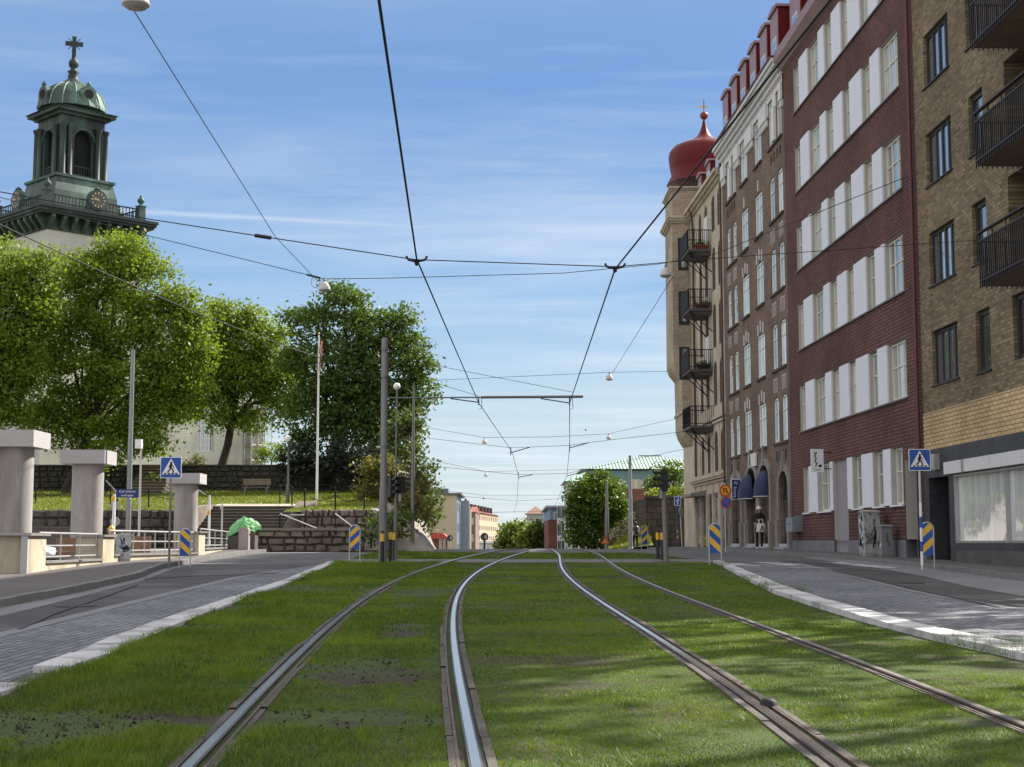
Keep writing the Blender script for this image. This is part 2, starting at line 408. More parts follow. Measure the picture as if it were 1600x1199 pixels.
# beyond the view (overhead, behind, both sides) added white sky gives neutral fill light
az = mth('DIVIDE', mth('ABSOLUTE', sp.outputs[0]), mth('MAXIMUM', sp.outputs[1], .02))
sky_fill = mth('MAXIMUM', ramp(nt, sp.outputs[2], .42, .62), mth('MAXIMUM', ramp(nt, az, .5, .9), ramp(nt, sp.outputs[1], .12, -.1)))
sky_fill = mth('MULTIPLY', sky_fill, ramp(nt, c1, .2, .6, .6, 1.))
skc = mixc(nt, sky_fill, skc, (4.7, 4.65, 4.65))
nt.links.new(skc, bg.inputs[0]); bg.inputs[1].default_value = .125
sc.view_settings.view_transform = 'Standard'; sc.view_settings.look = 'None'; sc.view_settings.gamma = 1; sc.view_settings.exposure = 1.0
# ------------------------------------------------------------------ palette
asphalt = mat('asphalt', (.11, .106, .11), .85, scale=.8, fine=90, bmp=.25, c2=(.08, .077, .08), c2amt=(.48, .54), var=.3)
asphalt_d = mat('asphalt_dark', (.062, .057, .058), .85, scale=.5, fine=110, bmp=.25, c2=(.095, .088, .09), c2amt=(.5, .54), var=.35)
asphalt_l = mat('asphalt_light', (.19, .188, .2), .85, scale=.7, fine=90, bmp=.2, var=.25)
walkm = mat('pavement_asphalt', (.105, .092, .09), .85, scale=.6, fine=80, bmp=.25, c2=(.085, .075, .072), var=.25)
granite = mat('granite', (.5, .49, .5), .8, scale=2.5, fine=120, bmp=.3, c2=(.3, .29, .29), var=.2, c2amt=(.5, .62))
granite_d = mat('granite_grey', (.16, .155, .155), .8, scale=2, fine=60, bmp=.3, var=.3)
soilm = mat('soil', (.028, .02, .016), .95, scale=5, fine=45, bmp=.8, var=.5)
concrete = mat('concrete', (.37, .35, .345), .75, scale=1.2, fine=30, bmp=.15, c2=(.22, .2, .195), c2amt=(.46, .62), var=.22, st=(1, 1, .25))
concrete_l = mat('concrete_cap', (.4, .385, .39), .8, scale=1, fine=30, bmp=.08, var=.1)
render_l = mat('cream_render', (.47, .42, .32), .85, scale=1.1, fine=18, bmp=.15, c2=(.3, .25, .18), var=.16, st=(1, 1, .4))
steel_w = mat('galvanised_steel', (.5, .5, .5), .45, .5, var=.15, scale=8)
steel_pole = mat('pole_steel', (.17, .165, .165), .5, .35, var=.2, scale=3, st=(1, 1, .3))
steel_blue = mat('pole_grey_green', (.24, .27, .27), .5, .3, var=.15, scale=3, st=(1, 1, .3))
black = mat('black_metal', (.011, .012, .016), .75, 0., var=.3, spec=.2)
blackm = mat('black_plastic', (.018, .018, .02), .45, var=.2)
yellow = mat('reflective_yellow', (.72, .42, .035), .45, var=.1)
blue = mat('sign_blue', (.012, .075, .34), .4, var=.08)
white = mat('white_paint', (.74, .74, .76), .5, var=.06)
red = mat('sign_red', (.5, .03, .02), .45, var=.1)
wire_m = mat('wire', (.025, .025, .028), .6, .3, var=.2)
chrome = mat('rail_head', (.68, .585, .50), .22, 1., var=.18, scale=.9, fine=60, st=(4, .6, 4))
railgap = mat('rubber', (.012, .012, .014), .7, var=.4)
timber = mat('rail_edging', (.095, .082, .074), .9, scale=2, fine=50, bmp=.5, c2=(.055, .05, .035), var=.35)
leaf_lime = leafmat('leaf_lime', (.14, .225, .022), warm=(.25, .325, .045))
leaf_dark = leafmat('leaf_dark', (.072, .14, .028), warm=(.145, .22, .05), trans=.38)
leaf_mid = leafmat('leaf_mid', (.06, .125, .014), warm=(.135, .2, .022), trans=.4)
leaf_olive = leafmat('leaf_olive', (.1, .11, .022), warm=(.21, .2, .05), trans=.35)
leaf_lilac = leafmat('leaf_lilac', (.022, .035, .02), warm=(.05, .055, .05), trans=.2)
petal = leafmat('petal', (.5, .45, .4), warm=(.75, .7, .66), trans=.3, var=.35)
bark = mat('bark', (.045, .036, .028), .9, scale=4, fine=30, bmp=.8, var=.4)
grassm = leafmat('grass_blade', (.08, .165, .009), warm=(.185, .265, .018), trans=.35, scale=.45, var=.4)
grass_sun = leafmat('grass_lawn', (.15, .19, .02), warm=(.25, .28, .035), trans=.3, scale=.5, var=.3)
lawnm = mat('lawn', (.09, .125, .02), .9, scale=.8, fine=25, bmp=.6, c2=(.12, .11, .03), var=.35)
# ------------------------------------------------------------------ ground sheets
def interp(lst):
    Y = [p[1] for p in lst]; X = [p[0] for p in lst]
    return lambda y: float(np.interp(y, Y, X))
L1 = interp([(-7.0, -12), (-7.05, 10), (-7.3, 21.4), (-7.5, 26.1), (-7.95, 31.7), (-8.9, 37.8), (-9.3, 43.3), (-9.6, 49), (-10.05, 58.7), (-9.3, 74), (-9.2, 120), (-14, 300)])
L2 = interp([(-6.4, -12), (-6.5, 15), (-6.65, 20.2), (-7.13, 25.9), (-7.6, 31), (-8.6, 38), (-9., 43.3), (-9.3, 58.7), (-9, 300)])
L3 = interp([(-5.5, -12), (-5.55, 16.2), (-5.68, 20), (-5.8, 25), (-5.95, 32), (-5.75, 36.4), (-5.35, 43), (-5.3, 60)])
L4 = interp([(-3.85, -12), (-3.9, 11.5), (-3.97, 13.2), (-4.17, 15.9), (-4.31, 19.4), (-4.42, 24.2), (-4.65, 30.9), (-5.3, 43)])
L5 = interp([(-3.55, -12), (-3.6, 11.5), (-3.66, 13.9), (-3.86, 16.8), (-4.08, 21.5), (-4.18, 25), (-4.4, 30.9), (-5.05, 43), (-5.2, 58)])
R5 = interp([(4.65, -12), (4.55, 13.2), (4.36, 15), (4.27, 18), (4.3, 21), (4.4, 25), (4.65, 28.5), (5.7, 41), (5.85, 43), (5.6, 50), (5.0, 58)])
R4 = interp([(5.0, -12), (4.9, 13.2), (4.7, 15.5), (4.62, 18), (4.66, 22), (4.85, 26.5), (5.14, 30.4), (6.05, 43)])
R3 = interp([(7.3, -12), (7.1, 20.8), (6.98, 24), (7.05, 26.8), (7.43, 31.5), (7.95, 38.8), (8.3, 44)])
R2 = interp([(8.4, -12), (8.3, 24), (8.5, 28), (9.1, 33), (9.4, 38), (9.6, 44)])
R1 = interp([(10.3, -12), (10.4, 29), (10.47, 32), (10.63, 35), (10.8, 39.3), (10.62, 44), (10.37, 51), (9.4, 56), (8.9, 65), (8.7, 75), (8.4, 92), (8.4, 300)])
X0, KX = 13.5, -.0342
RW = lambda y: X0 + KX * y
def strip(name, fa, fb, dz, m, y0, y1, step=1., kind='structure', nx=1, parent=None, mb=None, mi=0, jit=0.):
    ys = np.arange(y0, y1 + 1e-6, (y1 - y0) / max(1, round((y1 - y0) / step)))
    b = mb or MB(); vs = []
    for y in ys:
        a, c = fa(y), fb(y)
        vs += [(a + (c - a) * i / nx + (R.uniform(-jit, jit) if i in (0, nx) else 0), y, gz(y) + dz) for i in range(nx + 1)]
    k = nx + 1
    b.add(vs, [(r * k + i, r * k + i + 1, (r + 1) * k + i + 1, (r + 1) * k + i) for r in range(len(ys) - 1) for i in range(nx)], mi)
    if mb: return
    o = b.build(name, m, parent)
    if kind: tag(o, kind=kind)
    return o
def groundz(x, y):
    z = gz(y) - .03
    if 20 < y < 66 and x < -11.6: z -= .45 * min(1, (-11.6 - x) / .3, (y - 20) / 3, (66 - y) / 2)
    return z
xs = [-3000, -600, -120, -60, -30, -20, -14, -12, -11.9, -11.6, -9, -6, -4, -2, 0, 2, 4, 6, 9, 13, 20, 40, 120, 600, 3000]
ys = [-60, -20, -12] + list(range(-8, 20, 2)) + [20, 21, 22, 23, 24] + list(range(26, 64, 2)) + [64, 65, 66] + list(range(68, 100, 2)) + [100, 110, 125, 140, 170, 200, 250, 300, 400, 600, 900, 1200, 2000, 3500, 6000]
mb = MB(); mb.add([(x, y, groundz(x, y)) for y in ys for x in xs], [(j * len(xs) + i, j * len(xs) + i + 1, (j + 1) * len(xs) + i + 1, (j + 1) * len(xs) + i) for j in range(len(ys) - 1) for i in range(len(xs) - 1)])
tag(mb.build('ground', mat('ground_dirt', (.1, .09, .075), .9, scale=.3, fine=8, bmp=.2, var=.3)), kind='structure')
strip('road', L1, R1, 0., asphalt, -12, 300, 1.)
strip('road', L2, L3, .004, asphalt_d, -12, 42, 1.)
strip('road', R3, R2, .004, asphalt_d, -12, 46, 1.)
cob = brick('cobbles', (.27, .275, .305), (.16, .165, .185), (.085, .083, .088), (0, 1), .15, .11, .014, 1., stone=False)
# cobbles lie flat: use x / y as the brick plane
ntc = cob.node_tree
for n in ntc.nodes:
    if n.type == 'COMBXYZ':
        sep = [q for q in ntc.nodes if q.type == 'SEPXYZ'][0]
        ntc.links.new(sep.outputs[0], n.inputs[1])
    if n.type == 'VECT_MATH' and n.operation == 'DOT_PRODUCT': n.inputs[1].default_value = (0, 1, 0)
strip('cobbled_lane', L3, L4, .005, cob, -12, 42.5, .7)
strip('cobbled_lane', R4, R3, .005, cob, -12, 42.5, .7)
strip('lane_edge', lambda y: L3(y) - .12, lambda y: L3(y) + .1, .010, asphalt_l, -12, 37, .7)
strip('lane_edge', lambda y: R3(y) - .08, lambda y: R3(y) + .1, .010, asphalt_l, -12, 43, .7)
strip('gutter', lambda y: L1(y), lambda y: L2(y) - .05, .006, asphalt_l, -12, 40, 1.)
strip('gutter', lambda y: R2(y) + .05, lambda y: R1(y) - .0, .006, asphalt_l, -12, 50, 1.)
b = MB()
for (x0, y0, x1, y1) in [(1194, 879.5, 1253, 885), (1239, 887, 1275, 888), (1297, 879, 1387, 888), (1137, 880.5, 1172, 885)]:
    a = G(x0, y0); c = G(x1, y1); wdt = .34; d = (c - a); d.z = 0; d.normalize(); q = Vector((-d.y, d.x, 0)) * wdt
    vs = []
    for t in (0, .33, .66, 1):
        for sgn in (-1, 1):
            p = a.lerp(c, t) + q * sgn * R.uniform(.7, 1.1) + d * (.2 * sgn); vs.append((p.x, p.y, gz(p.y) + .012))
    b.add(vs, [(2 * i, 2 * i + 2, 2 * i + 3, 2 * i + 1) for i in range(3)])
tag(b.build('road_marking', mat('worn_road_paint', (.5, .5, .52), .8, scale=3, fine=25, c2=(.16, .16, .17), c2amt=(.45, .6), var=.2)), kind='structure')
b = MB()                                         # tar seams and patches
def seam(pts, w):
    q = [G(*a) for a in pts]; vs = []
    for i, a in enumerate(q):
        d = (q[min(i + 1, len(q) - 1)] - q[max(i - 1, 0)]).normalized(); nrm = Vector((-d.y, d.x, 0)) * w
        for s_ in (-1, 1): v = a + nrm * s_; vs.append((v.x, v.y, gz(v.y) + .016))
    b.add(vs, [(2 * i, 2 * i + 2, 2 * i + 3, 2 * i + 1) for i in range(len(q) - 1)])
seam([(224, 905.5), (300, 901), (360, 899.5), (432, 896)], .07); seam([(30, 985), (80, 962), (150, 938), (215, 915)], .03); seam([(1300, 893), (1360, 906), (1440, 925), (1560, 950)], .03); seam([(1215, 876), (1290, 884), (1395, 897)], .025)
tag(b.build('tar_seam', mat('tar', (.022, .021, .023), .6, var=.3)), kind='structure')
for x, y, r, lab in ((118, 948, .3, 'round iron manhole cover in the dark strip of the left road'), (1420, 912, .3, 'round iron manhole cover in the dark strip of the right road')):
    q = G(x, y); t = thing('manhole_cover', q, lab, 'manhole cover', 'manhole covers')
    b = MB(); b.lathe([(r, -.02), (r, .014), (r - .01, .018), (r - .05, .018), (r - .06, .013), (.02, .013)], (0, 0, 0), 24); b.build('ring', mat('cast_iron', (.05, .047, .045), .55, .6, var=.3), t, world=False)
# pavements with kerbs
def raised(name, fa, fb, h, y0, y1, m, mk, kerb_side, kw=.16):
    """kerb_side: which boundary carries the kerb stone"""
    if kerb_side == 'b': strip(name, fa, lambda y: fb(y) - kw, h, m, y0, y1, 1., nx=3)
    else: strip(name, lambda y: fa(y) + kw, fb, h, m, y0, y1, 1., nx=3)
    mb = MB(); f0, f1 = (lambda y: fb(y) - kw, fb) if kerb_side == 'b' else (fa, lambda y: fa(y) + kw)
    y = y0
    while y < y1 - .2:
        e = min(y + R.uniform(.9, 1.3), y1) ; e2 = e - .012
        vs = [(f(q), q, gz(q) + zz + (j if zz > 0 else 0)) for j in (R.uniform(-.006, .006),) for q in (y, e2) for f in (f0, f1) for zz in (-.05, h + .006)]
        mb.add(vs, [(1, 3, 7, 5), (0, 1, 5, 4), (2, 6, 7, 3), (0, 2, 3, 1), (4, 5, 7, 6)]); y = e
    tag(mb.build('kerb', mk), kind='structure')
raised('pavement', lambda y: -11.7 if y < 43 else (-11.7 - (y - 43) * 1.6 if y < 48 else -19.5), L1, .12, -12, 66, walkm, granite_d, 'b')
raised('pavement', lambda y: -9.4 if y < 75 else -9.3, L1, .12, 66.5, 110, walkm, granite_d, 'b') if False else None
raised('pavement', R1, lambda y: RW(y) + .3, .12, -12, 92, walkm, granite_d, 'a')
strip('pavement', lambda y: -8.6, lambda y: -4.6, .05, mat('light_paving', (.3, .27, .25), .85, scale=.8, fine=30, var=.15), 63, 80, 1.)
# white granite edging of the tram bed
for fa, fb in ((L4, L5), (R5, R4)):
    mb = MB(); y = -6
    while y < 43:
        e = min(y + R.uniform(1.0, 1.25), 43.2)
        if not (fa is L4 and 10.9 < y < 12.0):
            h = (.055 if fa is L4 else .085) + R.uniform(-.008, .008)
            vs = [(f(q), q, gz(q) + zz) for q in (y, e - .01) for f in (fa, fb) for zz in (-.04, h)]
            mb.add(vs, [(1, 3, 7, 5), (0, 1, 5, 4), (2, 6, 7, 3), (0, 2, 3, 1), (4, 5, 7, 6)])
        y = e
    tag(mb.build('kerb', granite), kind='structure')
# tram bed: soil with grass growing on it
bedm = mat('tram_bed', (.042, .066, .011), .95, scale=1.3, fine=40, bmp=.9, c2=(.04, .03, .02), c2amt=(.5, .58), var=.5)
for y0, y1 in ((-8, 43.4), (47.2, 57.8)):
    strip('tram_bed', L5, R5, .012, bedm, y0, y1, .5, nx=12)
strip('crossing', lambda y: -5.4, lambda y: 6.2, .014, mat('crossing_paving', (.14, .135, .14), .85, scale=1, fine=50, bmp=.2, var=.2), 43.5, 47.1, 1.2, nx=4)
# ------------------------------------------------------------------ tram rails
ycs = [7.7, 10, 13, 17, 22, 29, 36.4, 46, 55]
p1 = np.polyfit(ycs, [-.9, -1.05, -1.2, -1.39, -1.54, -1.65, -1.48, -1.03, -.45], 4)
p2 = np.polyfit(ycs, [2.36, 2.37, 2.30, 2.18, 2.08, 1.94, 1.97, 2.2, 2.42], 4)
def tc_(p):
    d = np.polyder(p)
    def f(y):
        if y < 7.7: return float(np.polyval(p, 7.7) + np.polyval(d, 7.7) * (y - 7.7))
        if y > 55: return float(np.polyval(p, 55) + np.polyval(d, 55) * (y - 55))
        return float(np.polyval(p, y))
    return f
T1, T2 = tc_(p1), tc_(p2)
RAILS = [(T1, -.7175, 1), (T1, .7175, -1), (T2, -.7175, 1), (T2, .7175, -1)]
rl = ['bright steel tram rail farthest left, running into the lower left corner', 'bright tram rail curving to the middle of the lower edge, with exposed timber edging',
      'tram rail third from the left, bright far off and brown close by', 'dull tram rail nearest the right kerb, least shiny of the four']
for (fc, off, inn), lab in zip(RAILS, rl):
    t = thing('tram_rail', (fc(8) + off, 8, gz(8)), lab, 'rail', 'tram rails set in the grass')
    ys_ = np.arange(1, 110, .4)
    def lane(mb, u0, u1, z0, z1, ys_=ys_, mi=0):
        vs = []
        for y in ys_:
            x = fc(y) + off; vs += [(x + inn * u0, y, gz(y) + z0), (x + inn * u0, y, gz(y) + z1), (x + inn * u1, y, gz(y) + z1), (x + inn * u1, y, gz(y) + z0)]
        n = len(ys_); fs = []
        for i in range(n - 1):
            for j in range(4): fs.append((i * 4 + j, i * 4 + (j + 1) % 4, i * 4 + 4 + (j + 1) % 4, i * 4 + 4 + j))
        mb.add(vs, fs, mi)
    mb = MB(); lane(mb, -.038, .034, -.03, .031); fixnormals(mb.build('rail_body', mat('rail_shoulder', (.12, .105, .095), .5, .8, var=.35, scale=2, st=(4, .6, 4)), t))
    mb = MB(); lane(mb, -.027, .023, .0312, .035); fixnormals(mb.build('rail_head', chrome if lab != rl[3] else mat('dull_rail', (.3, .27, .25), .45, .9, var=.25, st=(4, .6, 4)), t))
    mb = MB(); lane(mb, .0345, .075, -.03, .008); lane(mb, -.058, -.0385, -.03, .014); fixnormals(mb.build('groove', railgap, t))
    mb = MB(); lane(mb, .0755, .094, -.03, .028); fixnormals(mb.build('guard_lip', mat('rusty_steel', (.11, .075, .06), .6, .5, var=.4), t))
    mb = MB()
    for u0, u1 in (((-.112, -.062), (.098, .138)) if lab != rl[3] else ((.098, .118),)):
        y = 1.
        while y < 43:
            e = y + R.uniform(1.0, 1.5); j = R.uniform(-.006, .006)
            lane(mb, u0 + j, u1 + j, -.03, .024 + R.uniform(-.008, .008), np.array([y, (y + e) / 2, e - .012])); y = e
    fixnormals(mb.build('edging', timber, t))
# ------------------------------------------------------------------ grass
def vnoise(x, y, s, seed):
    r = np.random.default_rng(seed); g = r.random((96, 96)); u = x * s % 95; v = y * s % 95
    i = u.astype(int); j = v.astype(int); a = u - i; b = v - j; a = a * a * (3 - 2 * a); b = b * b * (3 - 2 * b)
    return (g[i, j] * (1 - a) + g[i + 1, j] * a) * (1 - b) + (g[i, j + 1] * (1 - a) + g[i + 1, j + 1] * a) * b
def blades(x, y, z, h, wd, lean=.5):
    n = len(x); a = NR.uniform(0, 2 * pi, n); l = NR.normal(size=(n, 2)) * lean * h[:, None]
    b0 = np.stack([x - np.cos(a) * wd, y - np.sin(a) * wd, z], 1); b1 = np.stack([x + np.cos(a) * wd, y + np.sin(a) * wd, z], 1)
    tp = np.stack([x + l[:, 0], y + l[:, 1], z + h], 1)
    return np.stack([b0, b1, tp], 1).reshape(-1, 3)
GZ = np.vectorize(gz)
def bed_grass(y0, y1, n):
    y = y0 + (y1 - y0) * NR.random(n); a = np.interp(y, ys_g, [L5(q) for q in ys_g]) - .06; b = np.interp(y, ys_g, [R5(q) for q in ys_g]) + .05
    x = a + (b - a) * NR.random(n)
    keep = np.ones(n, bool)
    for fc, off, inn in RAILS:
        d = (x - (np.interp(y, ys_g, [fc(q) for q in ys_g]) + off)) * inn
        keep &= ~((d > (-.105 if (fc, off) != (T2, .7175) else -.055)) & (d < .118)) | ((NR.random(n) < .3) & ((d < -.075) | (d > .1)))
    m = .6 * vnoise(x + 40, y + 40, .75, 1) + .25 * vnoise(x + 9, y + 9, 2.3, 2) + .15 * vnoise(x, y, 6.5, 3)
    left = np.clip((-1.4 - x) / 2.2, 0, 1); bare = .17 + .12 * left
    bare = bare + .1 * np.exp(-((x - (np.interp(y, ys_g, [T1(q) for q in ys_g]) + .1)) / .35) ** 2) + .13 * np.exp(-(((x - 2.) / .5) ** 2 + ((y - 30) / 6) ** 2))
    f = np.clip((m - bare) / .16, 0, 1)
    keep &= NR.random(n) < np.clip(f, .16, 1)
    edge = np.minimum(x - a, b - x)
    lush = (.7 + .6 * vnoise(x + 13, y + 2, 5.5, 9)) * (.45 + .9 * vnoise(x + 3, y + 5, 1.1, 7)) * (.6 + .7 * left)
    h = (.026 + .028 * NR.random(n)) * lush * (1.1 - .42 * (x > -.8)) * np.clip(.35 + f, .35, 1.2) * np.clip(.5 + (b - x) * 1.2, .5, 1)
    return x[keep], y[keep], h[keep]
ys_g = np.arange(-10, 75, .5)
V = []
for y0, y1, n, wd in ((6.6, 12, 190000, .0032), (12, 20, 190000, .0045), (20, 32, 150000, .0075), (32, 43.4, 80000, .011), (47.2, 57.8, 40000, .016), (-3, 6.6, 30000, .004)):
    x, y, h = bed_grass(y0, y1, n); V.append(blades(x, y, GZ(y) + .008, h * (1 + wd * 14), np.full(len(x), wd)))
V = np.concatenate(V); nb = len(V) // 3; c0 = V[::3]
dry = (NR.random(nb) < .025 + .13 * (vnoise(c0[:, 0] + 20, c0[:, 1] + 31, 1.7, 12) > .66)).astype(int)
dry[(NR.random(nb) < .5) & (vnoise(c0[:, 0] + 7, c0[:, 1] + 3, 1.2, 14) > .62) & (dry == 0)] = 2
g = big_mesh('grass', V, 3, [grassm, leafmat('dry_grass', (.17, .17, .03), warm=(.3, .27, .07), trans=.25), leafmat('clover', (.04, .1, .016), warm=(.09, .16, .03), trans=.3)], None, dry); tag(g, kind='stuff')
# weeds in the kerb joint
n = 900; y = NR.choice([13.8, 14.6, 26.5, 27, 12.4, 39, 30], n) + NR.normal(size=n) * .3; x = np.interp(y, ys_g, [R5(q) for q in ys_g]) + NR.normal(size=n) * .1 + .06
V = blades(x, y, GZ(y) + .03, .05 + .13 * NR.random(n), np.full(n, .004), .7)
n = 300; y = np.concatenate([NR.normal(size=n // 2) * .3 + 26.2, NR.normal(size=n - n // 2) * .2 + 15.]); x = np.interp(y, ys_g, [R4(q) for q in ys_g]) + NR.normal(size=n) * .12 + .12
V = np.concatenate([V, blades(x, y, GZ(y) + .02, .03 + .09 * NR.random(n), np.full(n, .004), .8)])
tag(big_mesh('weeds', V, 3, leaf_mid), kind='stuff')
n = 9000; y = 7 + 13 * NR.random(n) ** 1.3; a = np.array([L5(q) for q in y]); x = a + .1 + NR.random(n) ** 1.5 * 4.2
ok = np.ones(n, bool)
for fc, off, inn in RAILS: ok &= np.abs(x - (np.interp(y, ys_g, [fc(q) for q in ys_g]) + off)) > .2
ok &= (.6 * vnoise(x + 40, y + 40, .75, 1) + .25 * vnoise(x + 9, y + 9, 2.3, 2) + .15 * vnoise(x, y, 6.5, 3)) < .36
x = x[ok]; y = y[ok]; n = len(x)
d3 = NR.normal(size=(n, 4, 3)) * (.005 + .007 * NR.random(n))[:, None, None]; c3 = np.stack([x, y, GZ(y) + .012], 1)
V = np.stack([c3 + d3[:, 0] * 1.3, c3 + d3[:, 1] * 1.3, c3 + np.abs(d3[:, 2]) * [.5, .5, 1.2], c3 + d3[:, 1] * 1.3, c3 + d3[:, 3] * 1.3, c3 + np.abs(d3[:, 2]) * [.5, .5, 1.2]], 1).reshape(-1, 3)
tag(big_mesh('soil_crumbs', V, 3, mat('soil_crumb', (.05, .036, .027), .95, scale=6, fine=50, var=.5)), kind='stuff')
q = G(1201, 1109); b = MB(); b.lathe([(.001, .055), (.03, .06), (.055, .04), (.065, .0)], (q.x, q.y, q.z + .015), 9); b.v = [(v[0] + R.uniform(-.012, .012), v[1] + R.uniform(-.012, .012), v[2]) for v in b.v]
tag(b.build('dark_clod', railgap), 'small black lump in the grass beside the brown part of the third tram rail', 'clod')
# ------------------------------------------------------------------ buildings along the right
AXT = (.0342, -.9994)
fr = Frame((X0, 0, 0), atan2(-.9994, .0342), True)
def fp(x, y, o=0.):
    a, b = ray(x, y); Y = (X0 - o) / (a - KX); return Y, EYE + b * Y
def pf(a, b, c): return fr(a, c, b)            # (s, z, o) order for prisms on the facade
bk_red = brick('red_brick', (.19, .086, .075), (.13, .062, .056), (.07, .036, .032), AXT, .27, .115, .022, 1.4)
bk_brown = brick('brown_brick', (.235, .16, .118), (.15, .098, .074), (.165, .13, .1), AXT, .3, .09, .016, .9)
bk_ochre = brick('ochre_brick', (.28, .215, .13), (.13, .1, .06), (.17, .135, .09), AXT, .29, .1, .016, 1.2)
bk_yellow = brick('yellow_brick', (.58, .42, .24), (.47, .33, .18), (.22, .15, .09), AXT, .33, .115, .014, .7)
bk_end = brick('buff_brick', (.44, .37, .28), (.33, .27, .205), (.3, .25, .19), (1.0, .5), .27, .095, .014, .6)
stone_c = mat('warm_stone', (.48, .415, .33), .85, scale=1., fine=14, bmp=.2, c2=(.34, .275, .21), var=.2)
stone_g = mat('grey_stone', (.23, .215, .2), .85, scale=1.2, fine=20, bmp=.3, c2=(.15, .135, .125), var=.25)
stucco = mat('white_stucco', (.62, .62, .63), .8, scale=1, fine=20, bmp=.05, var=.1)
panelw = mat('white_panel', (.68, .69, .76), .55, scale=.6, fine=12, var=.06)
reveal = mat('cream_reveal', (.42, .4, .36), .8, var=.1)
dkslate = mat('dark_slate', (.035, .036, .042), .55, scale=1.4, fine=9, bmp=.1, c2=(.06, .06, .066), var=.35)
dkwood = mat('dark_wood', (.014, .013, .015), .45, var=.4, st=(1, 1, .2))
redmetal = mat('red_roof_metal', (.115, .008, .009), .45, 0., scale=.9, fine=10, var=.3, spec=.2)
pinkmetal = mat('pink_sheet_metal', (.27, .17, .18), .5, .2, scale=1, var=.12)
wframe = mat('cream_frame', (.62, .6, .52), .5, var=.06)
wframe_g = mat('white_frame', (.66, .68, .66), .5, var=.06)
dframe = mat('dark_frame', (.02, .018, .018), .5, var=.2)
g_curt = glass('curtained_pane', (.66, .72, .68), .2, .4)
g_curt2 = glass('pale_curtain_pane', (.7, .77, .72), .16, .3)
g_dark = glass('dark_pane', (.05, .05, .055), .3)
g_blind = glass('striped_pane', (.30, .33, .35), .35, .95, 1.3, st=(3, 3, .02))
g_brown = glass('amber_pane', (.12, .095, .07), .12, .5)
g_shop = glass('shop_pane', (.8, .82, .8), .3, .25, .5, st=(1, 1, .1))
def body(mb, s0, s1, z0, z1, depth, mi=0, roof=1):
    """rear, ends and top of a block behind the facade"""
    a, b, c, d = (s0, 0), (s1, 0), (s1, -depth), (s0, -depth)
    for (u, v) in ((b, c), (c, d), (d, a)): mb.quad(fr(*u, z0), fr(*v, z0), fr(*v, z1), fr(*u, z1), mi)
    if roof: mb.quad(*[fr(q[0], q[1], z1) for q in (a, b, c, d)], mi)
def mansard(mb, s0, s1, z0, z1, o0, back, depth, mi=0):
    A = [fr(s, o, z) for s in (s0, s1) for o, z in ((o0, z0), (o0 - back, z1), (o0 - depth + back, z1), (o0 - depth, z0))]
    mb.add(A, [(0, 4, 5, 1), (1, 5, 6, 2), (2, 6, 7, 3), (0, 1, 2, 3), (7, 6, 5, 4)], mi)
# ---- red brick building with white panels
t = thing('apartment_building', fr(51.9, 0, .8), 'dark red brick building with rows of white panels between its windows', 'building')
ROWS = list(zip([20.5, 17.2, 13.9, 10.75, 7.48], [18.6, 15.3, 12.1, 8.9, 5.65]))
OPN = [(57.6, 58.75), (54.4, 56.15), (52.4, 53.5), (50.15, 51.1), (47.55, 48.6), (44.6, 46.45)]
holes = [(a, b, z0, z1, .16) for z1, z0 in ROWS for a, b in OPN]
sx = lambda x: fp(x, 780)[0]
gw = [(sx(1265), sx(1256)), (sx(1298), sx(1278.5)), (sx(1348), sx(1333.6)), (sx(1382), sx(1366)), (sx(1412), sx(1394))]
gd = (sx(1325), sx(1303)); gdark = (sx(1438), sx(1415))
holes += [(a, b, 2.42, 4.22, .2) for a, b in gw] + [(gd[0], gd[1], .6, 4.2, .1), (gdark[0], gdark[1], .6, 3.8, .35)]
mb = MB(); wall(mb, fr, 43.12, 60.62, 1.35, 21.4, [h for h in holes], .3, 0, 1)
wall_ = mb
body(mb, 43.12, 60.62, 0, 21.4, 12, 0)
mb.build('wall', [bk_red, reveal], t)
mb = MB(); wall(mb, fr, 43.12, 60.62, .2, 1.35, [(gd[0], gd[1], .2, 1.36, .1), (gdark[0], gdark[1], .2, 1.36, .35)], .1, 0, 0, .04); mb.fbox(fr, 43.12, gdark[0], 0, .04, 1.35, 1.36); mb.build('plinth', mat('plinth_stone', (.15, .155, .175), .8, scale=1.5, fine=30, bmp=.1, var=.2), t)
mb = MB(); mb.fbox(fr, gd[0], gd[1], -.16, -.1, .3, 4.2); mb.build('door', mat('mauve_door', (.26, .24, .27), .6, var=.06), t)
mb = MB(); mb.fbox(fr, gdark[0], gdark[1], -.42, -.35, .3, 3.8); mb.fbox(fr, gdark[0] + .1, gdark[1] - .1, -.35, -.33, .5, 2.6); mb.build('door', dkslate, t)
PN = [(56.15, 57.6), (53.5, 54.4), (51.1, 52.4), (48.6, 50.15), (46.45, 47.55)]
for z1, z0 in ROWS:
    for a, b in PN:
        mb = MB(); mb.fbox(fr, a + .015, b - .015, -.02, .06, z0 + .0, z1); mb.build('panel', panelw, t)
for a, b in ((sx(1278.5), sx(1265)), (sx(1303) + .02, sx(1298)), (sx(1333.6), sx(1325) - .02), (sx(1366), sx(1348)), (sx(1394), sx(1382))):
    mb = MB(); mb.fbox(fr, a + .015, b - .015, -.02, .03, 2.42, 4.2); mb.build('panel', panelw, t)
sillm = mat('sill_metal', (.16, .15, .15), .5, .3)
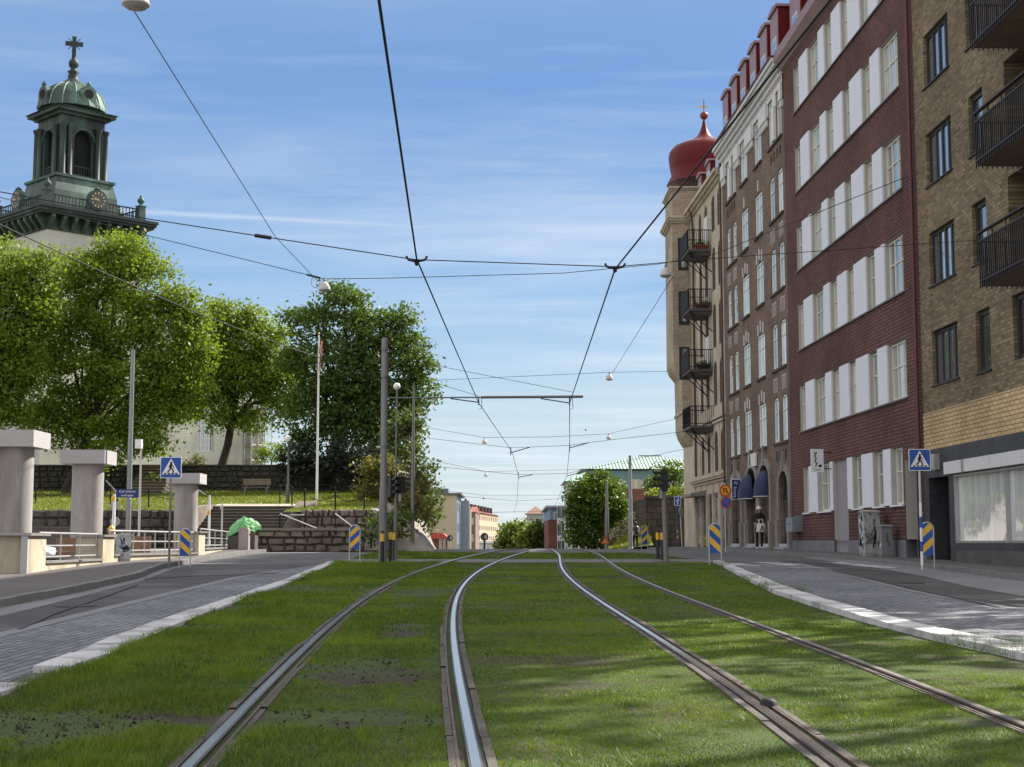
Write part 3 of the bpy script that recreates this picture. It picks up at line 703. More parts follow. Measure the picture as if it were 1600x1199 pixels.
for k, (z1, z0) in enumerate(ROWS + [(4.22, 2.42)]):
    for a, b in (OPN if k < 5 else gw):
        wd = b - a - .02; cols = 2 if wd < 1.3 else 3
        o = window(t, fr, (a + b) / 2, z0 + .02, wd, z1 - z0 - .04, cols if k < 5 else 2, 2, wframe, R.choice([g_curt, g_curt, g_curt2, g_blind]), .1 if k < 5 else .14, .07, .045, transom=.58)
    mb = MB(); mb.fbox(fr, (gw[4][0] if k == 5 else 44.5), (gw[0][1] if k == 5 else 58.85) if k < 5 else gw[0][1], -.2, .07, z0 - .05, z0 - .001) if k < 5 else [mb.fbox(fr, a - .05, b + .05, -.2, .08, z0 - .05, z0 - .001) for a, b in gw]
    mb.build('sill', sillm if k < 5 else panelw, t)
mb = MB(); mb.prism([(0.001, 21.0), (.12, 21.05), (.38, 21.38), (.4, 21.75), (0.001, 21.9)], lambda a, b, c: fr(c, a, b), 43.12, 61.0); mb.build('cornice', pinkmetal, t)
mb = MB(); mansard(mb, 43.12, 60.9, 21.76, 28.5, .05, 2.6, 12); mb.build('roof', redmetal, t)
mb = MB(); mb.tube([fr(43.3, .1, z) for z in (1., 10, 20.9)], .055, 8); mb.build('downpipe', mat('red_pipe', (.12, .035, .04), .5, .2), t)
def dormer(par, s, w, z0, z1, o=-.25, deep=1.8):
    mb = MB(); mb.fbox(fr, s - w / 2, s + w / 2, o - deep, o, z0, z1)
    d = mb.build('dormer', redmetal, par)
    mb = MB(); mb.fbox(fr, s - w / 2 + .03, s + w / 2 - .03, o + .001, o + .03, z0 + .02, z1 - .02); mb.build('front', pinkmetal, d)
    mb = MB(); mb.prism([(s - w / 2 - .12, z1), (s + w / 2 + .12, z1), (s + w / 2 + .1, z1 + .12), (s, z1 + .26), (s - w / 2 - .1, z1 + .12)], pf, o - deep, o + .12); mb.build('hood', pinkmetal, d)
    mb = MB(); mb.fbox(fr, s - .45, s + .45, o + .031, o + .05, z0 + .35, z0 + 1.2); mb.build('frame', wframe_g, d)
    mb = MB(); mb.fbox(fr, s - .37, s - .03, o + .051, o + .056, z0 + .42, z0 + 1.13); mb.fbox(fr, s + .03, s + .37, o + .051, o + .056, z0 + .42, z0 + 1.13); mb.build('glazing', g_dark, d)
for s in (59.2, 55.6, 52): dormer(t, s, 1.9, 21.8, 24.3)
# ---- old brown brick building with white cornice
t = thing('old_brick_house', fr(68, 0, .9), 'old brown brick house with white plaster cornice, stone arches and red dormers', 'building')
mw = [(61.08, 62.08), (62.72, 63.72), (65.35, 67.0), (68.7, 70.35), (71.6, 72.6), (73.2, 74.2)]
RW_ = [(20.5, 18.45), (17.08, 15.15), (13.9, 11.95), (10.62, 8.65), (7.45, 5.5)]
holes = [(a, b, z0, z1, .07) for z1, z0 in RW_ for a, b in mw]
arches = [(60.95, 62.8, 4.25), (64.7, 66.9, 4.7), (67.6, 69.9, 4.7), (71.4, 73.9, 4.5)]
holes += [(a, b, .4, z, .2) for a, b, z in arches]
mb = MB(); wall(mb, fr, 60.64, 75.3, .3, 21.2, holes, .22, 0, 0); body(mb, 60.64, 75.3, 0, 21.2, 12)
for z1, z0 in RW_[1:]:
    for a, b in (mw[0], mw[1], mw[4], mw[5]): arch_fill(mb, fr, a, b, z1 - .22, z1, 0)
for a, b, z in arches: arch_fill(mb, fr, a, b, z - 1.0, z, 0, dp=.18, pointed=1)
mb.build('wall', [bk_brown], t)
for k, (z1, z0) in enumerate(RW_):
    for i, (a, b) in enumerate(mw):
        window(t, fr, (a + b) / 2, z0 + .02, b - a - .02, z1 - z0 - .05, 1 if b - a < 1.3 else 2, 2, wframe_g, R.choice([g_curt2, g_curt2, g_curt]), .035, .08, .05, transom=.68)
for z1, z0 in RW_:
    for a, b in ((61.0, 63.8), (65.25, 67.1), (68.6, 70.45), (71.5, 74.3)): mb = MB(); mb.fbox(fr, a, b, -.1, .09, z0 - .1, z0 - .001); mb.build('sill', mat('dark_sill', (.075, .062, .055), .8), t)
for k, (z1, z0) in enumerate(RW_[1:]):
    for a, b in mw[2:4]:                        # white keystones over the middle windows
        c = (a + b) / 2
        for q in ((-.55, 0, .55) if k else (0,)): mb = MB(); mb.fbox(fr, c + q - .06, c + q + .06, .002, .035, z1 + .12 - abs(q) * .25, z1 + .62 - abs(q) * .25); mb.build('keystone', stucco, t)
def comb(name, m, a, n, st, w_, o, za, zb):
    """a row of sticks on one backing strip: a single plaster ornament"""
    mb = MB(); mb.fbox(fr, a - .02, a + st * (n - 1) + w_ + .02, .001, .003, zb - .03, zb)
    for i in range(n): mb.fbox(fr, a + i * st, a + i * st + w_, .0031, o, za, zb - .0005)
    mb.build(name, m, t)
for z0 in (15.15, 11.95, 8.65):                 # white sticks in the panels below the paired windows
    for a, b in ((61.1, 62.0), (62.8, 63.7), (71.7, 72.5), (73.3, 74.1)): comb('ornament', stucco, a + .1, 4, .24, .05, .007, z0 - .98, z0 - .38)
for a, b in ((61.1, 63.7), (71.7, 74.1)):
    for z0 in (18.45, 5.5):
        for i in range(4): mb = MB(); mb.fbox(fr, a + .25 + i * .6, a + .5 + i * .6, .002, .02, z0 - .75, z0 - .35); mb.build('shade_panel', MATS.get('shadow_brick') or mat('shadow_brick', (.05, .032, .026), .9), t)  # raised plates; the shade of a recess is put into their dark colour
mb = MB()                                       # white frieze with brackets between the top windows
wall(mb, fr, 60.64, 75.3, 20.0, 20.95, [(a, b, 19.9, 20.5, .05) for a, b in mw], .05, 0, 0, .05)
mb.quad(fr(60.64, 0, 20.0), fr(75.3, 0, 20.0), fr(75.3, .05, 20.0), fr(60.64, .05, 20.0))
for a, b in ((60.66, 61.05), (63.76, 65.3), (67.05, 68.65), (70.4, 71.55), (74.25, 75.25)):
    mb.fbox(fr, a, b, .051, .14, 19.85, 20.6)
    n = max(2, int((b - a) / .22))
    for i in range(n): mb.fbox(fr, a + (b - a) * (i + .2) / n, a + (b - a) * (i + .8) / n, .002, .1, 19.55, 19.849)
for c in (62.4, 72.9): mb.fbox(fr, c - .25, c + .25, .002, .12, 18.5, 20.0)
mb.build('frieze', stucco, t)
mb = MB()
for i, (o, z0, z1) in enumerate(((.12, 20.95, 21.1), (.26, 21.1, 21.28), (.4, 21.28, 21.45), (.5, 21.45, 21.62))): mb.fbox(fr, 60.64, 75.4, -.02, o, z0 + .001, z1)
for i in range(48): mb.fbox(fr, 60.7 + i * .3, 60.85 + i * .3, .05, .2, 20.8, 20.949)
mb.build('cornice', stucco, t)
mb = MB(); mansard(mb, 60.92, 75.4, 21.63, 24.6, .15, 1.6, 12); mb.fbox(fr, 60.64, 75.4, .3, .55, 21.625, 21.72); mb.build('roof', redmetal, t)
for s in (62.1, 64.4, 66.8, 69.2, 71.6, 74.0): dormer(t, s, 1.55, 21.73, 24.1, .0)
mb = MB()                                       # stone surrounds and plinth of the ground floor
for a, b, z in arches:
    n = 12; c = (a + b) / 2; w_ = (b - a) / 2
    for i in range(n):
        t0, t1 = pi * i / n, pi * (i + 1) / n
        q = [(c - (w_ + e) * cos(t_), z - 1.0 + (1.0 + e * 1.0) * sin(t_) ** .75) for t_, e in ((t0, 0.), (t1, 0.), (t1, .3), (t0, .3))]
        mb.prism(q, pf, .002, .09)
    mb.prism([(c - .16, z + .1), (c + .16, z + .1), (c + .05, z + .85), (c - .05, z + .85)], pf, .002, .14)
    for u in (a - .32, b + .02): mb.fbox(fr, u, u + .3, .002, .09, .4, z - .99); mb.fbox(fr, u - .03, u + .33, .002, .16, .4, 2.2)
mb.build('stone_surround', stone_g, t)
mb = MB()
for (a, b, z), m in zip(arches, (0, 0, 0, 0)):
    mb.fbox(fr, a, b, -.25, -.18, 1.2, z); mb.fbox(fr, (a + b) / 2 - .04, (a + b) / 2 + .04, -.179, -.14, 1.2, z - .9); mb.fbox(fr, a, b, -.178, -.14, z - 1.1, z - 1.0)
mb.build('door', dkwood, t)
mb = MB()
for a, b, z in arches:
    for u0, u1 in ((a + .12, (a + b) / 2 - .1), ((a + b) / 2 + .1, b - .12)): mb.fbox(fr, u0, u1, -.179, -.17, 1.5, z - 1.15)
mb.build('glazing', g_dark, t)
mb = MB()
for a, b, z in arches:
    mb.fbox(fr, a - .0, b, -.18, .3, .6, 1.08); mb.fbox(fr, a + .1, b - .1, -.18, .12, 1.08, 1.22)
mb.build('step', mat('pale_step', (.33, .35, .38), .7, scale=3, var=.15), t)
mb = MB(); mb.fbox(fr, 67.4, 69.2, .03, .1, 4.75, 5.35); mb.build('fascia_board', mat('pale_board', (.6, .6, .58), .4, scale=2, var=.2), t)
mb = MB(); mb.tube([fr(75.35, .12, z) for z in (.9, 8, 20.9)], .06, 8); mb.build('downpipe', mat('brown_pipe', (.09, .06, .05), .5, .2), t)
# awnings
for lab, sc_, w_ in (('dark blue domed awning nearer the tall stone doorway', fp(1197, 760)[0], .72), ('dark blue domed awning nearer the hanging blue sign', fp(1172, 760)[0], .78)):
    a = thing('awning', fr(sc_, .0, 3.6), lab, 'awning', 'blue awnings on the old brick house')
    mb = MB(); n, k = 14, 7; vs = []
    for j in range(k + 1):
        th = pi / 2 * j / k
        for i in range(n + 1):
            ph = pi * i / n
            vs.append(fr(sc_ - w_ * cos(ph), .05 + .5 * sin(th) * sin(ph) ** .6, 3.3 + 1.15 * cos(th) ** .8 * sin(ph) ** .8))
    mb.add(vs, [(j * (n + 1) + i, j * (n + 1) + i + 1, (j + 1) * (n + 1) + i + 1, (j + 1) * (n + 1) + i) for j in range(k) for i in range(n)], 0, True)
    mb.build('canopy', mat('navy_canvas', (.008, .018, .075), .6, scale=2, var=.25), a)
    mb = MB(); mb.tube([fr(sc_ - w_ * cos(pi * i / n), .05 + .5 * sin(pi * i / n) ** .6, 3.28) for i in range(n + 1)], .025, 6); mb.build('hoop', steel_w, a)
# ---- corner building with the red onion turret
t = thing('corner_house', fr(82, 0, .9), 'buff stone corner house with arched windows, iron balconies and red onion dome', 'building')
cw = [(76.0, 76.95), (77.8, 78.8), (80.2, 81.1), (82.2, 83.1)]
CR = [(19.85, 17.9), (17.05, 14.7), (13.95, 11.6), (10.87, 8.5), (7.15, 5.0)]
holes = [(a, b, z0, z1, .05) for z1, z0 in CR for a, b in cw] + [(a, b, .9, 3.9, .05) for a, b in ((75.8, 77.3), (77.8, 79.3), (79.8, 81.3), (81.8, 83.4), (83.9, 85.4))]
mb = MB(); wall(mb, fr, 75.32, 86.1, .3, 20.2, holes, .25, 0, 0); body(mb, 75.32, 89.9, 0, 20.2, 11)
mb.quad(fr(86.1, 0, 0), fr(89.9, 0, 0), fr(89.9, 0, 20.2), fr(86.1, 0, 20.2))
for z1, z0 in CR:
    for a, b in cw: arch_fill(mb, fr, a, b, z1 - .42, z1, 0, dp=.05)
mb.build('wall', [stone_c], t)
for z1, z0 in CR:
    for a, b in cw: window(t, fr, (a + b) / 2, z0 + .02, b - a - .02, z1 - z0 - .05, 2, 2, mat('brown_frame', (.10, .075, .055), .6), R.choice([g_brown, g_brown, g_dark]), .012, .07, .05, transom=.66)
mb = MB()
for z, o in ((7.55, .1), (7.75, .16), (4.45, .1), (4.6, .22), (4.72, .3)): mb.fbox(fr, 75.32, 86.1, .002, o, z, z + .12)
for u in (75.4, 77.3, 79.3, 81.3, 83.4, 85.4): mb.fbox(fr, u + .05, u + .42, .002, .045, .4, 4.4)
for u in (75.45, 77.1, 79.3, 81.45, 83.4): mb.fbox(fr, u + .1, u + .4, .002, .03, 4.9, 7.5)
mb.build('string_course', stone_c, t)
mb = MB(); mb.prism([(.002, 3.85), (.002, 4.15), (.9, 3.95), (.9, 3.8)], lambda a, b, c: fr(c, a, b), 81.5, 86.0); mb.build('canopy', mat('lead_canopy', (.2, .19, .18), .6), t)
mb = MB()
for a, b in ((75.8, 77.3), (77.8, 79.3), (79.8, 81.3), (81.8, 83.4), (83.9, 85.4)): mb.fbox(fr, a, b, -.07, -.045, .9, 3.9)
mb.build('shop_window', g_dark, t)
mb = MB()
for o, z0, z1 in ((.12, 20.2, 20.35), (.28, 20.35, 20.5), (.42, 20.5, 20.7)): mb.fbox(fr, 75.42, 86.0, -.02, o, z0 + .001, z1)
mb.build('cornice', stone_c, t)
mb = MB(); mansard(mb, 75.42, 86.2, 20.71, 23.2, .2, 1.7, 11); mb.build('roof', redmetal, t)
for s in (78.2, 81.2, 84.2): dormer(t, s, 1.3, 20.75, 22.4, -.3)
mb = MB(); mb.tube([fr(84.5, .3, 20.5), fr(84.5, .15, 19.9), fr(84.5, .12, 19.4), fr(84.5, .12, 5)], .07, 8); mb.build('downpipe', mat('brown_pipe', (.09, .06, .05), .5, .2), t)
# oriel tower at the corner
YB = 86.15; xl = P(1050, 350, YB).x; xr = 13.4
prof = [(xl, 20.1), (xl, 11.75), (xl + .12, 11.4), (xl + .47, 10.95), (xl + .5, 7.9), (xl + .62, 7.5), (xl + .85, 7.1), (xl + 1.2, 6.7), (xl + 1.32, 6.3), (xr, 6.3), (xr, 20.1)]
mb = MB(); mb.prism(prof, lambda a, b, c: Vector((a, c, b)), YB, YB + 3.9); mb.prism([(xl + .02, 20.5), (xr, 20.5), (xr, 22.25), (xl + .02, 22.25)], lambda a, b, c: Vector((a, c, b)), YB, YB + 3.9); fixnormals(mb.build('oriel', bk_end, t))
mb = MB()
for z, e in ((20.1, .1), (20.22, .22), (20.36, .3)): mb.box(xl - e, xr, YB - e, YB + 3.9 + e, z + .001, z + .13)
for z, e in ((22.1, .06), (22.2, .16)): mb.box(xl - e, xr, YB - e, YB + 3.9 + e, z + .001, z + .1)
mb.build('moulding', stone_c, t); mb = MB(); mb.box(xl + .42, xr, YB - .1, YB + 4, 8.8, 8.95); mb.build('moulding', stone_c, t)
mb = MB(); Yc = YB + 1.95; cx = P(1100, 200, Yc).x
pr = []
for x, y in ((1042, 289), (1049.5, 275), (1046.5, 262), (1044.5, 247), (1046.5, 238), (1052.5, 231), (1062, 227), (1071, 223.5), (1082, 219), (1089, 213.5), (1093.5, 206), (1096.5, 197), (1098.7, 186)):
    q = P(x, y, Yc); pr.append((cx - q.x, q.z))
mb.lathe(pr, (cx, Yc, 0), 32); mb.build('dome', redmetal, t)
mb = MB(); q = P(1100, 181, Yc); mb.lathe([(.25 * sin(pi * i / 10) + .002, -.25 * cos(pi * i / 10)) for i in range(11)], tuple(q), 14)
mb.tube([q, q + Vector((0, 0, 1.05))], .03, 6); mb.build('finial', mat('finial_copper', (.2, .05, .03), .5, .4), t)
mb = MB(); mb.box(q.x - .38, q.x + .22, q.y - .01, q.y + .01, q.z + .48, q.z + .62); mb.lathe([(.001, -.06), (.06, 0), (.001, .06)], (q.x, q.y, q.z + 1.0), 8); mb.build('weather_vane', mat('brass', (.45, .38, .25), .4, .6), t)
for z0, z1 in ((17.25, 19.2), (14.0, 16.0), (10.75, 12.7), ):
    mb = MB(); a = fr(0, .42, 0).x; xx = xl + .33
    mb.box(xx, xx + .62, YB - .012, YB - .001, z0, z1); d = mb.build('oriel_window', dframe, t)
    mb = MB(); mb.box(xx + .2, xx + .55, YB - .018, YB - .0125, z0 + .2, z1 - .1); mb.build('pane', g_blind, d)
mb = MB(); mb.fbox(fr, 80.15, 81.2, -.05, .03, 17.25, 19.2); mb.fbox(fr, 80.15, 81.2, -.05, .03, 10.75, 12.5); d = mb.build('balcony_door', wframe_g, t)
for zf in (17.1, 13.85, 10.55, 7.5):
    s0, s1, op = 79.0, 81.7, 1.25
    mb = MB(); mb.fbox(fr, s0, s1, .002, op, zf - .14, zf); mb.prism([(.002, zf - .141), (op - .1, zf - .141), (.6, zf - .3), (.002, zf - .3)], lambda a, b, c: fr(c, a, b), s0 + .1, s1 - .1)
    d = mb.build('balcony', mat('balcony_slab', (.09, .085, .08), .85), t)
    mb = MB()
    for u in (s0 + .02, s1 - .02): mb.tube([fr(u, .0, zf + 1.05), fr(u, op, zf + 1.05)], .028, 6); mb.tube([fr(u, .0, zf + .12), fr(u, op, zf + .12)], .02, 6)
    mb.tube([fr(s0, op, zf + 1.05), fr(s1, op, zf + 1.05)], .028, 6); mb.tube([fr(s0, op, zf + .12), fr(s1, op, zf + .12)], .02, 6)
    for i in range(12): mb.tube([fr(s0 + .02, op * i / 11, zf), fr(s0 + .02, op * i / 11, zf + 1.05)], .016, 5); 
    for i in range(20): mb.tube([fr(s0 + (s1 - s0) * i / 19, op, zf), fr(s0 + (s1 - s0) * i / 19, op, zf + 1.05)], .016, 5)
    mb.fbox(fr, s0 + .1, s1, op + .02, op + .04, zf, zf + 1.0) if zf > 9 else None
    mb.build('railing', black, d)
    mb = MB()
    for u, o2 in ((s0 + .3, .0), (s1 - .4, .0)): mb.tube([fr(u, op - .1, zf - .15), fr(u - .5, .02, zf - 1.3)], .03, 6); 
    mb.tube([fr(s0 + .3, op - .1, zf - .15), fr(s1 - .4, .02, zf - 1.2)], .03, 6)
    mb.build('strut', black, d)
    if zf != 7.5:
        for k, (u, lab) in enumerate(((79.5, 'pot'),)):
            q = fr(79.35, .45, zf); w2 = {17.1: ('orange flower box on the topmost iron balcony', (.4, .09, .03)), 13.85: ('brown flower box on the second balcony from the top', (.12, .05, .03)), 10.55: ('dark flower box on the third balcony from the top', (.03, .03, .03))}[zf]
            bx = thing('flower_box', q + Vector((0, 0, .005)), w2[0], 'planter', 'flower boxes on the iron balconies')
            mb = MB(); mb.prism([(-.32, 0), (.32, 0), (.38, .34), (.33, .34), (.3, .28), (-.3, .28), (-.33, .34), (-.38, .34)], lambda a, b, c: q + Vector((a, c, b + .005)), -.1, .12); mb.build('trough', mat('trough_%d' % zf, w2[1], .7), bx)
            pts = np.array(q) + NR.normal(size=(160, 3)) * [.22, .06, .07] + [0, 0, .36]
            o = big_mesh('foliage', leaves(pts, .05) - np.array(bx.location), 4, leaf_mid, bx)
# ---- ochre brick building on the right edge
t = thing('modern_house', fr(36, 0, .7), 'ochre brick house with dark windows and balconies, at right edge', 'building')
TOPS = [7.28, 10.14, 13.07, 16.0, 18.93, 21.86, 24.8]
holes = []
for i, z in enumerate(TOPS):
    holes += [(39.93, 42.12, z - 1.56, z, .16), (37.45, 38.5, z - 1.62, z, .16)]
    if i: holes.append((33.3, 35.9, z - 2.55 + .2, z + .12, 1.3))
    else: holes.append((33.6, 35.88, z - 1.6, z, .16))
mb = MB(); wall(mb, fr, 31.4, 43.1, 5.0, 29.0, holes, .16, 0, 0); body(mb, 31.4, 43.1, 0, 29.0, 4.6)
mb.build('wall', [bk_ochre], t)
for i, z in enumerate(TOPS):
    o = window(t, fr, 41.02, z - 1.55, 2.17, 1.53, 4, 1, dframe, g_blind, .1, .07, .09)
    window(t, fr, 37.97, z - 1.61, 1.03, 1.6, 1, 1, dframe, g_dark, .1, .12, .05)
    if i: window(t, fr, 34.6, z - 2.3, 2.5, 2.3, 2, 1, dframe, g_dark, 1.22, .1, .1, name='balcony_door')
    else: window(t, fr, 34.74, z - 1.59, 2.2, 1.58, 2, 1, dframe, g_dark, .1, .12, .08)
for z in TOPS: mb = MB(); mb.fbox(fr, 39.85, 42.2, -.12, .06, z - 1.6, z - 1.561); mb.build('sill', dframe, t); mb = MB(); mb.fbox(fr, 37.4, 38.55, -.12, .06, z - 1.66, z - 1.621); mb.build('sill', dframe, t)
mb = MB(); wall(mb, fr, 31.4, 43.1, 3.9, 5.0, [], .1, 0, 0, .012); mb.quad(fr(31.4, 0, 5), fr(43.1, 0, 5), fr(43.1, .012, 5), fr(31.4, .012, 5)); mb.build('brick_band', bk_yellow, t)
mb = MB(); wall(mb, fr, 31.4, 43.1, .3, 3.9, [(33.2, 40.45, 1.25, 3.1, .12), (40.9, 42.65, .3, 3.1, .5)], .12, 0, 0, .05); mb.quad(fr(31.4, 0, 3.9), fr(43.1, 0, 3.9), fr(43.1, .05, 3.9), fr(31.4, .05, 3.9)); mb.build('shop_front', dkslate, t)
mb = MB(); mb.fbox(fr, 33.2, 40.4, .0, .055, .2, 1.05); mb.build('plinth', mat('dirty_plinth', (.075, .072, .068), .85, scale=2, fine=14, bmp=.3, c2=(.12, .11, .1), var=.3), t)
mb = MB(); x = 33.0
for a in (33.0, 35.15, 37.3, 39.2): mb.fbox(fr, a, min(a + 2.13 if a < 39 else 40.85, 40.85), .051, .2, 3.13, 3.46)
mb.build('fascia', mat('fascia_white', (.6, .6, .6), .5, var=.06), t)
mb = MB(); mb.fbox(fr, 33.2, 40.45, -.07, -.05, 1.25, 3.1); o = mb.build('shop_window', g_shop, t)
mb = MB()
for a, b, c, d in ((33.2, 40.45, 1.25, 1.31), (33.2, 40.45, 3.04, 3.1), (40.39, 40.45, 1.311, 3.039), (36.6, 36.64, 1.311, 3.039), (33.2, 33.26, 1.311, 3.039)): mb.fbox(fr, a, b, -.049, .06, c, d)
mb.build('frame', mat('aluminium', (.35, .35, .35), .4, .7), o)
mb = MB(); mb.fbox(fr, 40.9, 42.65, -.5, -.44, .4, 3.1); mb.fbox(fr, 41.7, 41.75, -.44, -.42, .5, 3.0)
for k in range(7): mb.fbox(fr, 41.0, 42.55, -.44, -.425, .7 + k * .32, .94 + k * .32)
d = mb.build('door', dkwood, t)
mb = MB(); mb.fbox(fr, 41.6, 42.0, .051, .2, 3.3, 3.75); mb.fbox(fr, 41.65, 41.95, .2, .215, 3.34, 3.65); mb.build('wall_lamp', mat('lamp_glass_grey', (.3, .3, .3), .4), t)
for i, z in enumerate(TOPS[1:]):
    zf = z - 2.62; s0, s1, op = 31.4, 34.9, 1.1
    if i >= 4: continue
    zf = z - 2.6 + .0
    mb = MB(); mb.fbox(fr, s0, s1, .002, op, zf - .2, zf); d = mb.build('balcony', mat('balcony_concrete', (.17, .13, .1), .8, var=.3), t)
    mb = MB(); n = 28
    for k in range(n + 1): 
        u = s0 + (s1 - s0) * k / n; mb.fbox(fr, u - .012, u + .012, op + .01, op + .04, zf - .25, zf + .86)
    for k in range(1, 9): mb.fbox(fr, s1 - .012, s1 + .02, op * k / 9 - .012, op * k / 9 + .012, zf - .25, zf + .86)
    for zz_ in (zf + .86, zf - .1): mb.fbox(fr, s0, s1 + .03, op + .005, op + .045, zz_, zz_ + .04); mb.fbox(fr, s1 - .02, s1 + .025, .01, op, zz_, zz_ + .04)
    for k in range(5): u = s0 + (s1 - s0) * k / 4 - (.03 if k == 4 else 0); mb.fbox(fr, u, u + .03, op + .0, op + .03, zf + .9, zf + 1.06)
    mb.fbox(fr, s0, s1 + .03, op - .02, op + .08, zf + 1.06, zf + 1.1); mb.build('railing', mat('brown_iron', (.022, .016, .015), .5, .2), d)
# ---- things on and by the right-hand facades
q = fp(1299, 720); t = thing('hanging_sign', fr(q[0], 0, q[1]), 'white hanging sign with a wavy black figure, on the red brick wall', 'sign')
s_ = q[0]; o0, o1 = .3, .76; zt, zb = fp(1287, 703, .3)[1], fp(1287, 737, .3)[1]; zt, zb = q[1] + .42, q[1] - .42
pq = lambda a, b, c: fr(s_ - .03 - c, o1 - a, b)        # faces the camera: a to the right, b up
mb = MB(); mb.fbox(fr, s_ - .03, s_ + .03, o0, o1, zb, zt); mb.build('board', white, t)
mb = MB(); w_ = o1 - o0
pts = [(.10, zt - .1), (.17, zt - .17), (.13, zt - .26), (.19, zt - .34), (.14, zt - .44), (.2, zt - .52), (.17, zt - .64)]
for (a, b), (c, d) in zip(pts, pts[1:]): mb.prism([(a - .022, b), (a + .022, b), (c + .02, d), (c - .02, d)], pq, .001, .006)
mb.prism([(.19, zt - .1), (.225, zt - .1), (.2, zt - .2), (.175, zt - .18)], pq, .001, .006)
mb.prism([(.27, zt - .58), (.39, zt - .56), (.38, zt - .66), (.28, zt - .67)], pq, .001, .006); mb.prism([(.23, zt - .5), (.25, zt - .5), (.25, zt - .54), (.23, zt - .54)], pq, .001, .006)
text_mesh(mb, 'Teater', .095, lambda a, b, c: pq(a + w_ / 2, b + zb + .06, c), 0, 0, .005)
mb.build('emblem', black, t)
mb = MB(); 
for z in (zt - .12, zb + .12): mb.tube([fr(s_, o0 + .02, z), fr(s_, 0, z)], .02, 6)
mb.build('bracket', black, t)
t = thing('vertical_sign', fr(72.6, 0, 4), 'tall dark blue sign with white lettering projecting beside the blue awnings', 'sign')
s_ = fp(1160, 765)[0]; xa, xb = 1142, 1157; za, zb = P(1149, 747, s_).z, P(1149, 781, s_).z
oa = (X0 + KX * s_) - P(1157, 765, s_).x; ob = (X0 + KX * s_) - P(1142, 765, s_).x
pq = lambda a, b, c: fr(s_ - .06 - c, ob - a, b)
mb = MB(); mb.fbox(fr, s_ - .06, s_ + .06, oa, ob, zb, za); mb.build('box', mat('sign_white_edge', (.5, .52, .6), .5), t)
mb = MB(); mb.prism([(.04, zb + .03), (ob - oa - .03, zb + .03), (ob - oa - .03, za - .1), (.04, za - .1)], pq, .001, .004); mb.build('face', mat('sign_navy', (.012, .02, .11), .4), t)
mb = MB(); ww = ob - oa
text_mesh(mb, 'F2', .2, lambda a, b, c: pq(ww / 2 + a, za - .32 + b, c), .004, 0, .004)
rotp = lambda dx: (lambda a, b, c: pq(ww / 2 + dx - b, zb + .1 + a, c))
text_mesh(mb, 'Salong', .2, rotp(-.02), .004, 0, .004, 'LEFT'); text_mesh(mb, 'frisör', .17, rotp(.18), .004, 0, .004, 'LEFT')
mb.build('lettering', white, t)
mb = MB(); mb.tube([fr(s_, oa, za - .15), fr(s_, 0, za - .15)], .025, 6); mb.tube([fr(s_, oa, zb + .15), fr(s_, 0, zb + .15)], .025, 6); mb.build('bracket', black, t)
t = thing('letter_box', fr(59.9, 0, 1.6), 'blue grey metal box fixed low on the red brick wall', 'box')
z1, z0 = fp(1250, 808)[1], fp(1250, 831)[1]
mb = MB(); mb.prism([(0.002, z0), (.42, z0), (.42, z1 - .05), (.002, z1 + .03)], lambda a, b, c: fr(c, a, b), 58.75, 59.9); mb.build('housing', mat('blue_grey_metal', (.2, .235, .27), .45, .3, var=.15), t)
mb = MB(); mb.fbox(fr, 59.1, 59.6, .421, .43, (z0 + z1) / 2 - .03, (z0 + z1) / 2 + .05); mb.build('label_plate', blue, t)
def cabinet(loc, w_, d_, h_, rz, lab, m, tags, group=None, name='utility_cabinet', cap=None):
    t = thing(name, loc, lab, 'cabinet', group, rz)
    mb = MB(); mb.box(-w_ / 2, w_ / 2, -d_ / 2, d_ / 2, .06, h_ - .04); mb.box(-w_ / 2 + .02, w_ / 2 - .02, -d_ / 2 + .02, d_ / 2 - .02, -.05, .06); mb.build('housing', m, t, world=False)
    mb = MB(); mb.prism([(-w_ / 2 - .03, h_ - .04), (w_ / 2 + .03, h_ - .04), (w_ / 2 + .03, h_), (0, h_ + .035), (-w_ / 2 - .03, h_)], lambda a, b, c: (a, c, b), -d_ / 2 - .03, d_ / 2 + .03); mb.build('lid', cap or m, t, world=False)
    mb = MB(); mb.box(-.008, .008, -d_ / 2 - .003, -d_ / 2 - .0005, .12, h_ - .1)
    mb.build('door_gap', black, t, world=False)
    if tags:
        mb = MB()
        for k in range(tags):
            x, z = R.uniform(-w_ * .35, w_ * .35), R.uniform(.25, h_ - .2); pts = []
            for j in range(7): pts.append((x + R.uniform(-.12, .12), -d_ / 2 - .006, z + R.uniform(-.13, .13)))
            mb.tube(pts, .011, 4)
            y = R.uniform(-d_ * .3, d_ * .3); sgn = -1 if k % 2 else 1
            mb.tube([(sgn * (w_ / 2 + .006), y + R.uniform(-.1, .1), R.uniform(.2, h_ - .2)) for j in range(6)], .011, 4)
        mb.build('graffiti', black, t, world=False)
        mb = MB()
        for k in range(tags):
            x, z = R.uniform(-w_ * .3, w_ * .3), R.uniform(.3, h_ - .25)
            mb.prism([(x + R.uniform(.04, .1) * cos(a_), z + R.uniform(.05, .14) * sin(a_)) for a_ in [pi * 2 * j / 7 for j in range(7)]], lambda a, b, c: (a, c, b), -d_ / 2 - .004, -d_ / 2 - .001)
        mb.build('sticker', mat('pale_blue_sticker', (.45, .55, .68), .6, var=.3), t, world=False)
    return t
gcab = mat('graffiti_cabinet', (.36, .35, .35), .6, scale=5, fine=22, c2=(.1, .1, .11), c2amt=(.5, .58), var=.3)
def on_walk(x, y): return G(x, y, .12)
